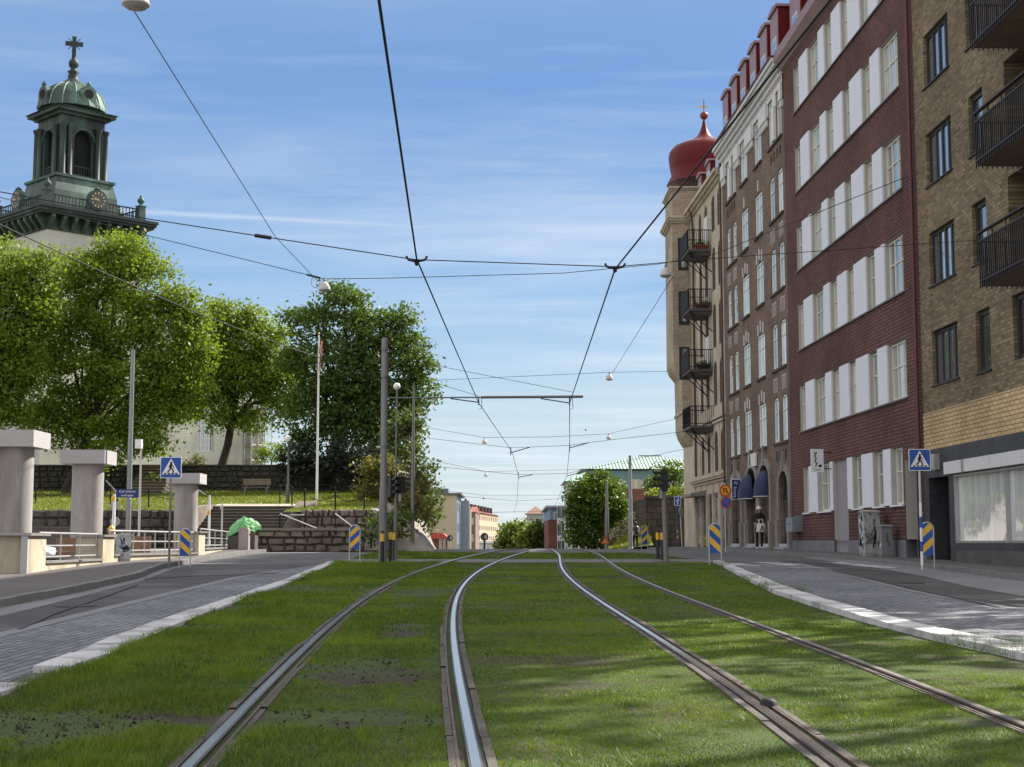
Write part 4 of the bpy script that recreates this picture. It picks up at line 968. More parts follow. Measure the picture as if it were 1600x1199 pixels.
s_ = 47.2; o_ = .55; cabinet(fr(s_, o_, gz(s_) + .12), .62, .5, 1.4, radians(-86), 'tall grey cabinet covered in graffiti by the red wall', gcab, 5)
cabinet(fr(46.0, .4, gz(46) + .12), .42, .34, .95, radians(-87), 'small grey metal cabinet to the right of the graffiti one', mat('cabinet_grey', (.2, .2, .21), .6, scale=4, var=.25), 1)
# ------------------------------------------------------------------ signs, posts, wires
def loc_p(rz, org):
    M = Matrix.Translation(Vector(org)) @ Matrix.Rotation(rz, 4, 'Z')
    return lambda a, b, c: M @ Vector((a, -c, b))          # a right, b up, c towards the viewer
def rounded(w, h, r, n=4):
    out = []
    for cx, cy, a0 in ((w / 2 - r, h / 2 - r, 0), (-w / 2 + r, h / 2 - r, 90), (-w / 2 + r, -h / 2 + r, 180), (w / 2 - r, -h / 2 + r, 270)):
        for i in range(n + 1): a = radians(a0 + 90 * i / n); out.append((cx + r * cos(a), cy + r * sin(a)))
    return out
def circle(r, n=24, cx=0, cy=0): return [(cx + r * cos(2 * pi * i / n), cy + r * sin(2 * pi * i / n)) for i in range(n)]
def thick(mb, pts, w, p, c0, c1):
    for (a, b), (c, d) in zip(pts, pts[1:]):
        l = hypot(c - a, d - b) or 1; nx, ny = -(d - b) / l * w / 2, (c - a) / l * w / 2; ex, ey = (c - a) / l * w * .25, (d - b) / l * w * .25
        mb.prism([(a + nx - ex, b + ny - ey), (a - nx - ex, b - ny - ey), (c - nx + ex, d - ny + ey), (c + nx + ex, d + ny + ey)], p, c0, c1)
def crossing_sign(base, zc, size, rz, lab, striped=False, flip=1):
    t = thing('crossing_sign', base, lab, 'road sign', 'pedestrian crossing signs', rz); b = Vector(base)
    mb = MB(); mb.tube([b - Vector((0, 0, .1)), Vector((b.x, b.y, zc + size * .3))], .03, 10); o = mb.build('post', steel_pole if not striped else steel_w, t)
    if striped:
        mb = MB()
        z = .02
        for k, h in enumerate((.34, .24, .34, .26, .36)):
            if k % 2 == 0: mb.tube([b + Vector((0, 0, z)), b + Vector((0, 0, z + h))], .034, 10, 0)
            else: mb.tube([b + Vector((0, 0, z)), b + Vector((0, 0, z + h))], .034, 10, 1)
            z += h + .001
        mb.build('sleeve', [white, blue], t)
    p = loc_p(rz, (b.x, b.y, zc))
    mb = MB(); mb.prism(rounded(size, size, size * .06), p, .035, .05); o = mb.build('plate', white, t)
    mb = MB(); mb.prism(rounded(size * .94, size * .94, size * .05), p, .0505, .053); mb.build('field', blue, t)
    s = size; mb = MB(); mb.prism([(-.43 * s, -.32 * s), (.43 * s, -.32 * s), (0, .43 * s)], p, .0535, .056); mb.build('triangle', white, t)
    mb = MB(); c0, c1 = .0565, .059; f = flip
    mb.prism(circle(.048 * s, 14, .01 * s * f, .235 * s), p, c0, c1)
    thick(mb, [(.01 * s * f, .17 * s), (-.0 * s, -.0 * s)], .095 * s, p, c0, c1)
    thick(mb, [(.0, .0), (.09 * s * f, -.1 * s), (.13 * s * f, -.23 * s)], .06 * s, p, c0, c1 + .0004)
    thick(mb, [(.0, .0), (-.05 * s * f, -.11 * s), (-.15 * s * f, -.22 * s)], .06 * s, p, c0, c1 + .0008)
    thick(mb, [(.02 * s * f, .16 * s), (.1 * s * f, .08 * s), (.13 * s * f, .0)], .035 * s, p, c0, c1 + .0012)
    thick(mb, [(.0 * s * f, .16 * s), (-.08 * s * f, .06 * s), (-.07 * s * f, -.02 * s)], .035 * s, p, c0, c1 + .0016)
    for x in (-.27, -.09, .09, .27): mb.prism([((x - .055) * s, -.31 * s), ((x + .055) * s, -.31 * s), ((x * .9 + .045) * s, -.25 * s), ((x * .9 - .045) * s, -.25 * s)], p, c0, c1 + .002)
    mb.build('pictogram', black, t)
    return t
b = G(264, 882, .12); crossing_sign(b, P(266, 731, b.y).z, px(33, b.y), 0, 'blue pedestrian crossing sign on a grey post by the left kerb', flip=1)
b = G(1441, 885, .12); crossing_sign(b, P(1432, 719, b.y).z, px(34, b.y), 0, 'blue pedestrian crossing sign on a blue and white banded post', True)
def chevron(base, w, h, foot, rz, up, lab):
    t = thing('chevron_board', base, lab, 'marker board', 'blue and yellow marker boards', rz); b = Vector(base); p = loc_p(rz, b); r = w / 2
    out = [(-r, foot), (r, foot)] + [(r * cos(pi * i / 12), foot + h - r + r * sin(pi * i / 12)) for i in range(13)]
    mb = MB(); mb.prism(out, p, -.006, .006); mb.build('panel', blue, t)
    half = [(1, 0, r - .008), (-1, 0, r - .008)] + [(cos(pi * i / 12), sin(pi * i / 12), r - .008 + (foot + h - r) * sin(pi * i / 12)) for i in range(1, 12)]
    mb = MB(); k = w * .95 * up; d = h * .245
    for c in (foot + h * .30, foot + h * .30 + d * 2):
        q = clip([(-r, c - d / 2 - k * .5), (r, c - d / 2 + k * .5), (r, c + d / 2 + k * .5), (-r, c + d / 2 - k * .5)], half)
        if len(q) > 2: mb.prism(q, p, .0065, .009)
    mb.build('stripes', yellow, t)
    fr_ = [(-r - .012, 0)] + [(-r - .012, foot + h - r)] + [((r + .012) * cos(pi - pi * i / 12), foot + h - r + (r + .012) * sin(pi - pi * i / 12)) for i in range(1, 12)] + [(r + .012, foot + h - r), (r + .012, 0)]
    mb = MB(); mb.tube([p(a, z - (.1 if z == 0 else 0), 0) for a, z in fr_], .016, 8); mb.build('frame', steel_w, t)
for (x, yb, y0, y1, wp, r_, up, lab, rz) in ((288.5, 881, 828, 869, 15.5, .12, -1, 'blue and yellow marker board on the left pavement beside the railing', .1), (554, 878, 822, 858, 15, .02, 1, 'blue and yellow marker board beside the tall tram mast', 0),
        (1118, 883, 820, 865, 17.5, .02, -1, 'blue and yellow marker board at the tip of the right white kerb', 0), (1450, 884.5, 818, 868, 18, .12, 1, 'scuffed blue and yellow marker board behind the right crossing sign post', -.25)):
    b = G(x, yb, r_); Y = b.y; chevron(b, px(wp, Y), px(y1 - y0, Y), px(yb - y1, Y), rz, up, lab)
q = P(1007, 861, 84); q.z = gz(84); chevron(q + Vector((0, 0, -.0)), .34, .95, P(1007, 850, 84).z - q.z, .2, 1, 'faded marker board far off beside the dark stone wall')
# bollards
def bollard(base, h, lab):
    t = thing('bollard', base, lab, 'bollard', 'black and yellow bollards at the tram crossing'); r = .055
    mb = MB(); mb.lathe([(r * 1.05, -.05), (r, .02), (r, h - .3)], (0, 0, 0), 12); mb.lathe([(r, h - .08), (r, h - .02), (r * .6, h)], (0, 0, 0), 12); mb.build('post', blackm, t, world=False)
    mb = MB(); mb.lathe([(r + .004, h - .3), (r + .004, h - .0805)], (0, 0, 0), 12); mb.build('band', yellow, t, world=False)
for x, y0, y1, lab in ((597, 830, 882, 'black and yellow bollard in front of the tall tram mast'), (609.5, 828, 878, 'black and yellow bollard just right of the tall tram mast'), (616, 829, 876, 'black and yellow bollard against the left signal post'),
        (1028, 829, 874, 'black and yellow bollard left of the leaning signal post'), (1035, 829, 876, 'black and yellow bollard touching the leaning signal post')):
    b = G(x, y1, .015); bollard(b, px(y1 - y0, b.y), lab)
b0 = G(575, 881, .0); b1 = G(640, 877, .0)
mb = MB(); mb.box(b0.x, b1.x - .3, b0.y - .6, b0.y + .9, gz(b0.y) - .05, gz(b0.y) + .035); tag(mb.build('traffic_island', granite_d), kind='structure')
b0 = G(1020, 878); mb = MB(); mb.box(b0.x, b0.x + .75, b0.y - .8, b0.y + .7, gz(b0.y) - .05, gz(b0.y) + .035); tag(mb.build('traffic_island', granite_d), kind='structure')
b0 = G(552, 879); mb = MB(); mb.box(b0.x - .35, b0.x + .8, b0.y - .3, b0.y + .3, gz(b0.y) - .05, gz(b0.y) + .03); tag(mb.build('traffic_island', granite), kind='structure')
# signals
def signal(base, ztop, r, heads, lab, box, lean=0.):
    t = thing('tram_signal', base, lab, 'traffic light', 'signals at the tram crossing'); b = Vector(base)
    mb = MB(); mb.tube([b - Vector((0, 0, .1)), Vector((b.x + lean, b.y, ztop))], [r, r * .85], 12); mb.build('post', mat('signal_post', (.19, .18, .165), .6, .2, var=.2), t)
    for (dx, dy, rz, h) in heads:
        z = ztop - h * .5; M = Matrix.Translation((b.x + lean + dx, b.y + dy, z)) @ Matrix.Rotation(rz, 4, 'Z')
        mb = MB(); mb.T = M; mb.box(-.1, .1, -.09, .09, -h / 2, h / 2); mb.box(-.03, .03, .0901, .2, -.04, .04)
        hd = mb.build('signal_head', blackm, t)
        mb = MB(); mb.T = M
        for zz_ in (-h * .3, h * .02, h * .33):
            n = 9; 
            vs = [(.085 * cos(pi * i / (n - 1)), y - (.05 if y < -.1 else 0) * sin(pi * i / (n - 1)), zz_ + .085 * sin(pi * i / (n - 1))) for y in (-.0905, -.28) for i in range(n)]
            mb.add(vs, [(i, i + 1, n + i + 1, n + i) for i in range(n - 1)])
        mb.build('visor', blackm, hd)
    dx, y0, y1 = box; z0, z1 = P(0, y1, b.y).z, P(0, y0, b.y).z
    mb = MB(); mb.box(b.x + dx - .06, b.x + dx + .06, b.y - .07, b.y + .07, z0, z1); bb = mb.build('push_button_box', blackm, t)
    mb = MB(); mb.box(b.x + dx - .045, b.x + dx + .045, b.y - .076, b.y - .0705, z0 + .02, z1 - .02); mb.build('cover', mat('cover_grey', (.3, .27, .25), .5), bb)
b = G(617.5, 876, .015); signal(b, P(618, 745, b.y).z, .055, ((-.12, .0, radians(35), .62), (.16, .05, radians(125), .5)), 'signal post with black lamp heads beside the tall tram mast', (.13, 771, 785))
b = G(1041, 879, .015); zt = P(1036, 735, b.y).z; signal(b, zt, .075, ((.02, 0, radians(-75), .62),), 'leaning grey signal post with one black lamp head', (-.14, 765, 780), P(1036, 735, b.y).x - b.x)
# tall tram mast with its bracket
b = G(598, 879, .0); YM = b.y; t = thing('tram_mast', b, 'tall grey tram mast with long bracket arm over the tracks', 'mast')
mb = MB(); zt = P(598, 528, YM).z; mb.lathe([(.125, -.1), (.12, 2.2), (.1, 2.25), (.095, zt - b.z - .05), (.06, zt - b.z)], tuple(b), 16); mb.build('pole', steel_pole, t)
za = P(700, 621, YM).z; xe = P(911, 620, YM).x; xm = P(757, 620, YM).x
mb = MB(); mb.tube([(b.x + .08, YM, za - .02), (xm, YM, za)], .022, 8); mb.tube([(xm - .1, YM, za), (xe, YM, za + .02)], .04, 8); mb.build('bracket_arm', steel_pole, t)
mb = MB()
for xh, x0, yw in ((748, 704, 629), (890, 845, 630)):
    p = P(xh, yw, YM); q = P(x0, 623, YM); mb.tube([q, p], .018, 6); mb.tube([(p.x, YM, za), p + Vector((0, 0, -.08))], .02, 6); mb.tube([(p.x + .08, YM, za), p + Vector((.1, 0, -.16)), p + Vector((.02, 0, -.2))], .009, 5)
mb.build('steady_arm', wire_m, t)
mb = MB(); mb.tube([P(601, 556, YM), P(895, 613, YM)], .007, 5); mb.tube([P(601, 575, YM), P(748, 619, YM)], .007, 5); mb.build('stay', wire_m, t)
mb = MB()
for y in (548, 590, 700): z = P(0, y, YM).z; mb.lathe([(.112, 0), (.112, .06)], (b.x, b.y, z), 14)
mb.build('clamp', steel_pole, t)
# other posts
def post(name, x, y0, y1, Y, r, lab, m, cat='post', base=None, rt=None):
    p = P(x, y1, Y); zb = p.z if base is None else base; t = thing(name, (p.x, Y, zb), lab, cat)
    zt = P(x, y0, Y).z; h = zt - zb
    mb = MB(); mb.lathe([(r * 1.15, -.1), (r * 1.1, h * .55), (r, h * .56), (rt or r * .85, h)], (0, 0, 0), 12); mb.build('shaft', m, t, world=False)
    mb = MB(); mb.lathe([(r * 1.6, -.05), (r * 1.5, .1), (r * 1.18, .16)], (0, 0, 0), 12); mb.build('collar', m, t, world=False)
    return t
post('lighting_mast', 200, 547, 832, 48, .075, 'tall grey green pole carrying the blue street name sign', steel_blue, 'mast', gz(48) - .45)
post('lighting_mast', 644.5, 602, 852, 66, .075, 'slim grey pole in front of the shrub covered slope', steel_pole, 'mast', gz(66), .045)
post('lighting_mast', 985.5, 712, 862, 92, .12, 'grey pole rising beside the white blossom bush', steel_blue, 'mast', gz(92), .09)
post('lighting_mast', 948.5, 752, 862, 104, .13, 'grey pole in front of the round green tree', steel_pole, 'mast', gz(104), .08)
t = post('camera_post', 217, 698, 832, 55, .04, 'thin post topped with a small white box, near the street name sign', steel_w, 'post', gz(55) - .45)
q = P(217, 694, 55); mb = MB(); mb.box(q.x - .12, q.x + .12, q.y - .1, q.y + .1, q.z - .17, q.z + .17); mb.build('sensor_box', white, t)
q = P(199, 771, 47.86); p = loc_p(0, q); t = thing('street_name_sign', q, 'blue street name sign with white letters on the grey green pole', 'sign')
mb = MB(); mb.prism(rounded(px(34, 48), px(12.5, 48), .02), p, -.01, .01); mb.build('plate', mat('enamel_blue', (.012, .03, .17), .35), t)
mb = MB(); text_mesh(mb, 'Carl Johans', .115, lambda a, b, c: p(a, b + .025, c), .011, 0, .002); text_mesh(mb, 'kyrkogata', .1, lambda a, b, c: p(a, b - .095, c), .011, 0, .002); mb.build('lettering', white, t)
mb = MB(); mb.prism([(-.3, .08), (.3, .08), (.3, .1), (-.3, .1)], p, -.06, -.011); mb.build('clip', steel_w, t)
# U-turn and no-stopping signs on one post at right
b = G(1134, 858.5, .12) if True else None; Y = 60.; b = Vector((P(1134, 858, Y).x, Y, gz(Y) + .12))
t = thing('sign_post', b, 'post with a yellow no U-turn disc above a blue no parking disc', 'road sign')
mb = MB(); mb.tube([b - Vector((0, 0, .1)), Vector((b.x, b.y, P(1134, 755, Y).z))], .03, 8); mb.build('post', steel_w, t)
p = loc_p(.1, P(1133, 767, Y)); R1_ = px(9.5, Y)
mb = MB(); mb.prism(circle(R1_, 28), p, .03, .04); d = mb.build('no_u_turn_disc', red, t)
mb = MB(); mb.prism(circle(R1_ * .76, 28), p, .0405, .043); mb.build('field', yellow, d)
mb = MB(); k = R1_; thick(mb, [(-.28 * k, -.45 * k), (-.28 * k, .2 * k), (-.15 * k, .38 * k), (.1 * k, .38 * k), (.22 * k, .2 * k), (.22 * k, -.1 * k)], .16 * k, p, .0435, .046); mb.prism([(-.05 * k, -.1 * k), (.49 * k, -.1 * k), (.22 * k, -.42 * k)], p, .0435, .0464); mb.build('arrow', black, d)
mb = MB(); thick(mb, [(-.55 * k, .55 * k), (.55 * k, -.55 * k)], .14 * k, p, .0467, .049); mb.build('bar', red, d)
p = loc_p(.1, P(1134.5, 785.5, Y)); mb = MB(); mb.prism(circle(R1_ * .95, 28), p, .03, .04); d = mb.build('no_parking_disc', red, t)
mb = MB(); mb.prism(circle(R1_ * .76, 28), p, .0405, .043); mb.build('field', mat('disc_blue', (.02, .11, .42), .4), d)
mb = MB(); thick(mb, [(-.5 * k, .5 * k), (.5 * k, -.5 * k)], .15 * k, p, .0435, .046); mb.build('bar', red, d)
# blue path sign, mirror and far signs
Y = 84.; b = Vector((P(1058.5, 860, Y).x, Y, gz(Y))); t = thing('sign_post', b, 'blue and white cycle path sign on a blue striped post', 'road sign')
mb = MB(); mb.tube([b, Vector((b.x, b.y, P(0, 776, Y).z))], .045, 8); mb.build('post', mat('blue_post', (.03, .07, .19), .5), t)
p = loc_p(0, P(1058.5, 783, Y)); mb = MB(); mb.prism(rounded(px(10.5, Y), px(15, Y), .03), p, .05, .065); d = mb.build('plate', white, t)
mb = MB(); mb.prism(rounded(px(9, Y), px(13.3, Y), .03), p, .0655, .068); mb.build('field', mat('disc_blue', (.02, .11, .42), .4), d)
mb = MB(); thick(mb, [(0, -.2), (0, .02), (.06, .1), (.02, .2)], .055, p, .0685, .071); thick(mb, [(-.09, .0), (.09, .05)], .05, p, .0685, .0714); mb.build('symbol', white, d)
mb = MB(); 
for y in (833, 842): q = P(1058.5, y, Y); mb.tube([q, q + Vector((0, 0, .17))], .05, 8)
mb.build('stripe', yellow, t)
Y = 88.; b = Vector((P(1066, 858, Y).x, Y, gz(Y))); t = thing('traffic_mirror', b, 'round sign seen edge on, on a slim pole at the dark wall', 'road sign')
mb = MB(); mb.tube([b, Vector((b.x - .1, b.y, P(0, 792, Y).z))], .035, 8); mb.build('post', steel_w, t)
p = loc_p(radians(62), P(1064, 800, Y)); mb = MB(); mb.prism(circle(.33, 24), p, -.015, .015); mb.build('disc', mat('sign_back', (.3, .3, .3), .5, .4), t)
for x, yc, r_, y1, Y, lab in ((757, 839, 6.2, 866, 90, 'dark back of a round road sign alone at the road crest'), (703, 841, 4.8, 862, 105, 'grey back of a round road sign by the red roofed kiosk')):
    c = P(x, yc, Y); b = Vector((c.x, Y, gz(Y))); t = thing('round_sign', b, lab, 'road sign', 'round signs seen from behind')
    mb = MB(); mb.tube([b, Vector((b.x, b.y, c.z + .1))], .06 if Y == 90 else .04, 8); mb.build('post', blackm if Y == 90 else steel_w, t)
    p = loc_p(0, c); mb = MB(); mb.prism(circle(px(r_, Y), 24), p, .07, .09); d = mb.build('disc', mat('sign_back_dark', (.06, .065, .065), .5, .4), t)
    mb = MB(); mb.prism(rounded(px(r_ * .6, Y), px(r_ * .9, Y), .03), lambda a, b2, c2: p(a + px(r_ * .35, Y), b2, c2), .0905, .1); mb.build('label_plate', mat('pale_sticker', (.42, .45, .45), .5), d)
Y = 101.; c = P(945.5, 845, Y); b = Vector((c.x, Y, gz(Y))); t = thing('warning_sign', b, 'orange red triangular warning sign by the foot of the round tree', 'road sign')
p = loc_p(.1, c); s = px(7, Y)
mb = MB(); mb.prism([(-s, -s * .75), (s, -s * .75), (0, s)], p, .03, .05); d = mb.build('triangle', mat('warning_orange', (.5, .09, .03), .5), t)
mb = MB(); mb.prism([(-s * .5, -s * .5), (s * .5, -s * .5), (0, s * .4)], p, .0505, .055); mb.build('field', yellow, d); mb = MB(); mb.prism([(-s * .1, -s * .4), (s * .1, -s * .4), (.0, s * .2)], p, .0555, .06); mb.build('symbol', black, d)
mb = MB(); mb.tube([b, c], .03, 6); mb.build('post', steel_w, t)
q = P(843, 861, 62); mb = MB(); mb.T = Matrix.Translation((q.x, 62, gz(62))) @ Matrix.Rotation(-.5, 4, 'Z')
mb.lathe([(.3, -.05), (.3, .06), (.24, .1), (.12, .12), (.01, .125)], (0, 0, 0), 20, sx=1.0, sy=2.6); tag(mb.build('kerb_nose', granite), 'low rounded pale stone between the tracks at the road crest', 'kerb stone')
# ------------------------------------------------------------------ overhead wires
def sag(a, b, n=8, s=.0):
    return [a.lerp(b, i / n) - Vector((0, 0, s * 4 * (i / n) * (1 - i / n))) for i in range(n + 1)]
def wire(name, pts, r, lab, cat='wire', group=None, sags=0.):
    t = thing(name, pts[0], lab, cat, group); P_ = []
    for a, b in zip(pts, pts[1:]): P_ += sag(a, b, 6, sags * (b - a).length)[(1 if P_ else 0):]
    mb = MB(); mb.tube(P_, r, 6); mb.build('cable', wire_m, t); return t
def mp_(lst): return [P(x, y, Y) for x, y, Y in lst]
A = mp_([(592, 0, 10.34), (651, 405, 21), (748, 630, YM), (800, 706, 73.8), (810, 744, 92), (808, 783, 125), (803, 803, 180)])
A = [A[0] + (A[0] - A[1]) * .6] + A
wire('contact_wire', A, .0125, 'left overhead contact wire, running above the left tram track', 'wire', 'tram contact wires')
B = mp_([(1136, 202, 14.6), (961, 421, 21.7), (890, 630, YM), (890, 698, 70.6), (886, 742, 91), (872, 780, 122), (862, 800, 180)])
B = [B[0] + (B[0] - B[1]) * 1.1] + B
wire('contact_wire', B, .0125, 'right overhead contact wire, slanting up toward the white cornice', 'wire', 'tram contact wires')
def insul(t, p, d, l=.3, r=.028):
    mb = MB(); d = d.normalized(); mb.tube([p - d * l / 2, p + d * l / 2], r, 8)
    mb.build('insulator', blackm, t)
g_ = 'span wires across the street'
f1 = fp(1523, 376); 
W1 = mp_([(-60, 289, 21), (235, 343, 21), (411, 370, 21), (636, 404, 21), (651, 406, 21), (961, 417, 21.7)]) + [P(1115, 404, 27), fr(f1[0], 0, f1[1])]
t = wire('span_wire', W1, .008, 'nearest span wire, with two black contact wire hangers', 'wire', g_)
insul(t, W1[2], W1[3] - W1[1], .24)
for q, sl_ in ((W1[4], .0), (W1[5], .0)):
    mb = MB(); mb.tube([q + Vector((-.15, 0, .05)), q + Vector((-.12, 0, 0)), q + Vector((0, 0, -.03)), q + Vector((.12, 0, 0)), q + Vector((.15, 0, .05))], .018, 7); mb.lathe([(.012, -.09), (.03, -.07), (.03, -.02), (.05, 0)], tuple(q), 10); mb.build('hanger', blackm, t)
f2 = fp(1423, 274)
W2 = mp_([(-60, 293, 50), (225, 367, 52), (490, 432, 52), (503, 436, 52), (600, 435, 52.5), (880, 427, 54), (1028, 413, 55), (1115, 398, 54)]) + [fr(f2[0], 0, f2[1])]
t = wire('span_wire', W2, .013, 'span wire carrying the two largest white pendant lamps', 'wire', g_); insul(t, W2[2], W2[3] - W2[1], .5, .04)
mb = MB(); c = P(493, 441, 52); mb.tube([c + Vector((.16 * cos(a), 0, .2 * sin(a))) for a in [2 * pi * i / 14 for i in range(15)]], .009, 5); mb.build('cable_loop', wire_m, t)
wire('span_wire', mp_([(-40, 332, 24), (310, 490, 33), (598, 592, YM)]), .011, 'pale wire slanting down across the left trees to the mast', 'wire', g_, .004)
wire('feeder_cable', mp_([(190, -14, 24), (430, 370, 42), (497, 440, 52)]), .011, 'cable from the pendant lamp at top left down to the next lamp', 'wire', g_)
wire('feeder_cable', mp_([(1052, 432, 56), (957, 583, 94)]), .014, 'thin cable linking the lamp by the turret to a farther lamp', 'wire', g_)
wire('span_wire', mp_([(640, 600, 94), (690, 594, 94), (952, 582, 94), (1075, 580, 94)]), .014, 'span wire just above the mast arm, with a single pendant lamp', 'wire', g_)
wire('span_wire', mp_([(620, 660, 122), (757, 684, 122), (860, 683, 122), (951, 678, 122), (1085, 648, 122)]), .016, 'span wire with two pendant lamps below the mast arm', 'wire', g_)
t = wire('span_wire', mp_([(610, 678, 73), (730, 692, 73), (800, 700, 73.8), (890, 696, 73), (950, 688, 73), (1075, 674, 74)]), .011, 'span wire with two slanting steady arms below the mast arm', 'wire', g_)
mb = MB(); mb.tube(mp_([(797, 708, 73.8), (828, 699, 73.8)]), .025, 6); mb.tube(mp_([(798, 699, 73.8), (798, 712, 73.8)]), .025, 6); mb.tube(mp_([(890, 700, 72), (920, 692, 72)]), .025, 6); mb.tube(mp_([(890, 694, 72), (890, 706, 72)]), .025, 6); mb.build('steady_arm', wire_m, t)
wire('span_wire', mp_([(630, 710, 160), (759, 737, 160), (905, 734, 160), (990, 722, 160)]), .019, 'far span wire carrying two pendant lamps in line with the green roof', 'wire', g_)
t = wire('span_wire', mp_([(640, 725, 91), (810, 742, 92), (886, 740, 91), (950, 726, 91), (1080, 700, 92)]), .013, 'span wire with two steady arms ending at the green roof', 'wire', g_)
mb = MB(); mb.tube(mp_([(810, 746, 92), (832, 742, 92)]), .025, 6); mb.tube(mp_([(886, 744, 91), (912, 737, 91)]), .025, 6); mb.tube(mp_([(810, 738, 92), (810, 749, 92)]), .022, 6); mb.build('steady_arm', wire_m, t)
wire('span_wire', mp_([(670, 764, 220), (756, 774, 220), (900, 774, 220), (960, 768, 220)]), .024, 'farthest lamp wire, low over the distant street trees', 'wire', g_)
wire('span_wire', mp_([(700, 774, 125), (808, 783, 125), (872, 780, 122), (985, 760, 122)]), .014, 'low span wire below the mast arm, above the distant trees', 'wire', g_)
wire('span_wire', mp_([(740, 802, 180), (800, 800, 180), (862, 799, 180), (900, 803, 180)]), .019, 'lowest span wire, between the distant houses', 'wire', g_)
def pend(x, y, Y, d, lab, arm=True):
    """x, y: top of the bell"""
    q = P(x, y, Y); t = thing('pendant_lamp', q, lab, 'lamp', 'pendant street lamps'); r = d / 2
    mb = MB(); mb.lathe([(.02, 0), (r * .35, -.03 * d), (r * .62, -.16 * d), (r * .88, -.4 * d), (r, -.66 * d), (r, -.74 * d), (r * .93, -.75 * d)], tuple(q), 20); mb.build('shade', mat('lamp_enamel', (.5, .49, .47), .4, var=.05), t)
    mb = MB(); mb.lathe([(r * .9, -.751 * d), (r * .75, -.84 * d), (r * .3, -.9 * d)], tuple(q), 16); mb.build('diffuser', mat('lamp_diffuser', (.35, .34, .31), .3), t)
    mb = MB(); mb.lathe([(r * .22, .0), (r * .22, .14 * d), (r * .1, .2 * d), (r * .1, .36 * d)], tuple(q), 8); mb.build('holder', steel_pole, t)
for x, y, Y, d, lab in ((507, 440, 52, .43, 'white pendant lamp in front of the top of the dark tree'), (1040, 418, 55, .44, 'white pendant lamp just left of the turret building'), (952, 585, 94, .46, 'pendant lamp right of the end of the mast arm'),
        (757, 686.5, 122, .43, 'small pendant lamp hanging left of the left contact wire'), (951, 680, 122, .42, 'small pendant lamp below the right end of the mast arm'), (759, 739.5, 160, .42, 'tiny pendant lamp, lower of the two on the left contact wire side'),
        (905, 736, 160, .42, 'tiny pendant lamp left of the green roof'), (756, 776, 220, .42, 'tiniest pendant lamp low over the distant street'), (213, -22, 24, .46, 'large pendant lamp cut off by the upper picture edge')):
    pend(x, y, Y, d, lab)
q = P(915, 672, 60); t = thing('bird', q, 'small dark bird gliding in the pale sky', 'bird')
mb = MB(); mb.lathe([(.005, -.1), (.03, -.05), (.035, .0), (.025, .07), (.004, .1)], (0, 0, 0), 8)
mb.v = [(v[0], v[2], v[1]) for v in mb.v]; mb.add([(.02, .03, .0), (.14, .05, .05), (.25, -.02, .02), (.13, -.03, .045), (.02, -.04, 0)], [(0, 1, 3, 4), (1, 2, 3)]); mb.add([(-.02, .03, .0), (-.14, .05, .05), (-.25, -.02, .02), (-.13, -.03, .045), (-.02, -.04, 0)], [(4, 3, 1, 0), (3, 2, 1)]); mb.build('body', blackm, t, world=False)
# ------------------------------------------------------------------ people
def skin(name, nodes_, edges, mats, fm, parent, root=0, sub=2):
    """nodes {key: (x, y, z, r)}; grown with a skin modifier and baked to a plain mesh; fm(face centre) -> material slot"""
    keys = list(nodes_); me = bpy.data.meshes.new('skin'); me.from_pydata([nodes_[k][:3] for k in keys], [(keys.index(a), keys.index(b)) for a, b in edges], [])
    o = bpy.data.objects.new('skin', me); C.objects.link(o); md = o.modifiers.new('s', 'SKIN'); md.use_smooth_shade = True
    ly = me.skin_vertices[0] if len(me.skin_vertices) else None
    for i, k in enumerate(keys):
        r = nodes_[k][3]; me.skin_vertices[0].data[i].radius = r if isinstance(r, tuple) else (r, r); me.skin_vertices[0].data[i].use_root = (i == root)
    s = o.modifiers.new('u', 'SUBSURF'); s.levels = sub
    dg = bpy.context.evaluated_depsgraph_get(); dg.update(); m2 = bpy.data.meshes.new_from_object(o.evaluated_get(dg)); m2.name = name
    bpy.data.objects.remove(o)
    m2.materials.clear()
    for m in mats: m2.materials.append(m)
    for f in m2.polygons: f.material_index = fm(f.center); f.use_smooth = True
    return link(name, m2, parent)
skinm = mat('skin', (.42, .24, .17), .55, var=.08); hairm = mat('dark_hair', (.02, .014, .011), .5, var=.3)
jacket = mat('black_jacket', (.012, .011, .013), .8, scale=20, var=.3); trous = mat('black_trousers', (.009, .009, .01), .85, scale=20, var=.3); shoe = mat('white_shoe', (.75, .75, .78), .6, var=.05)
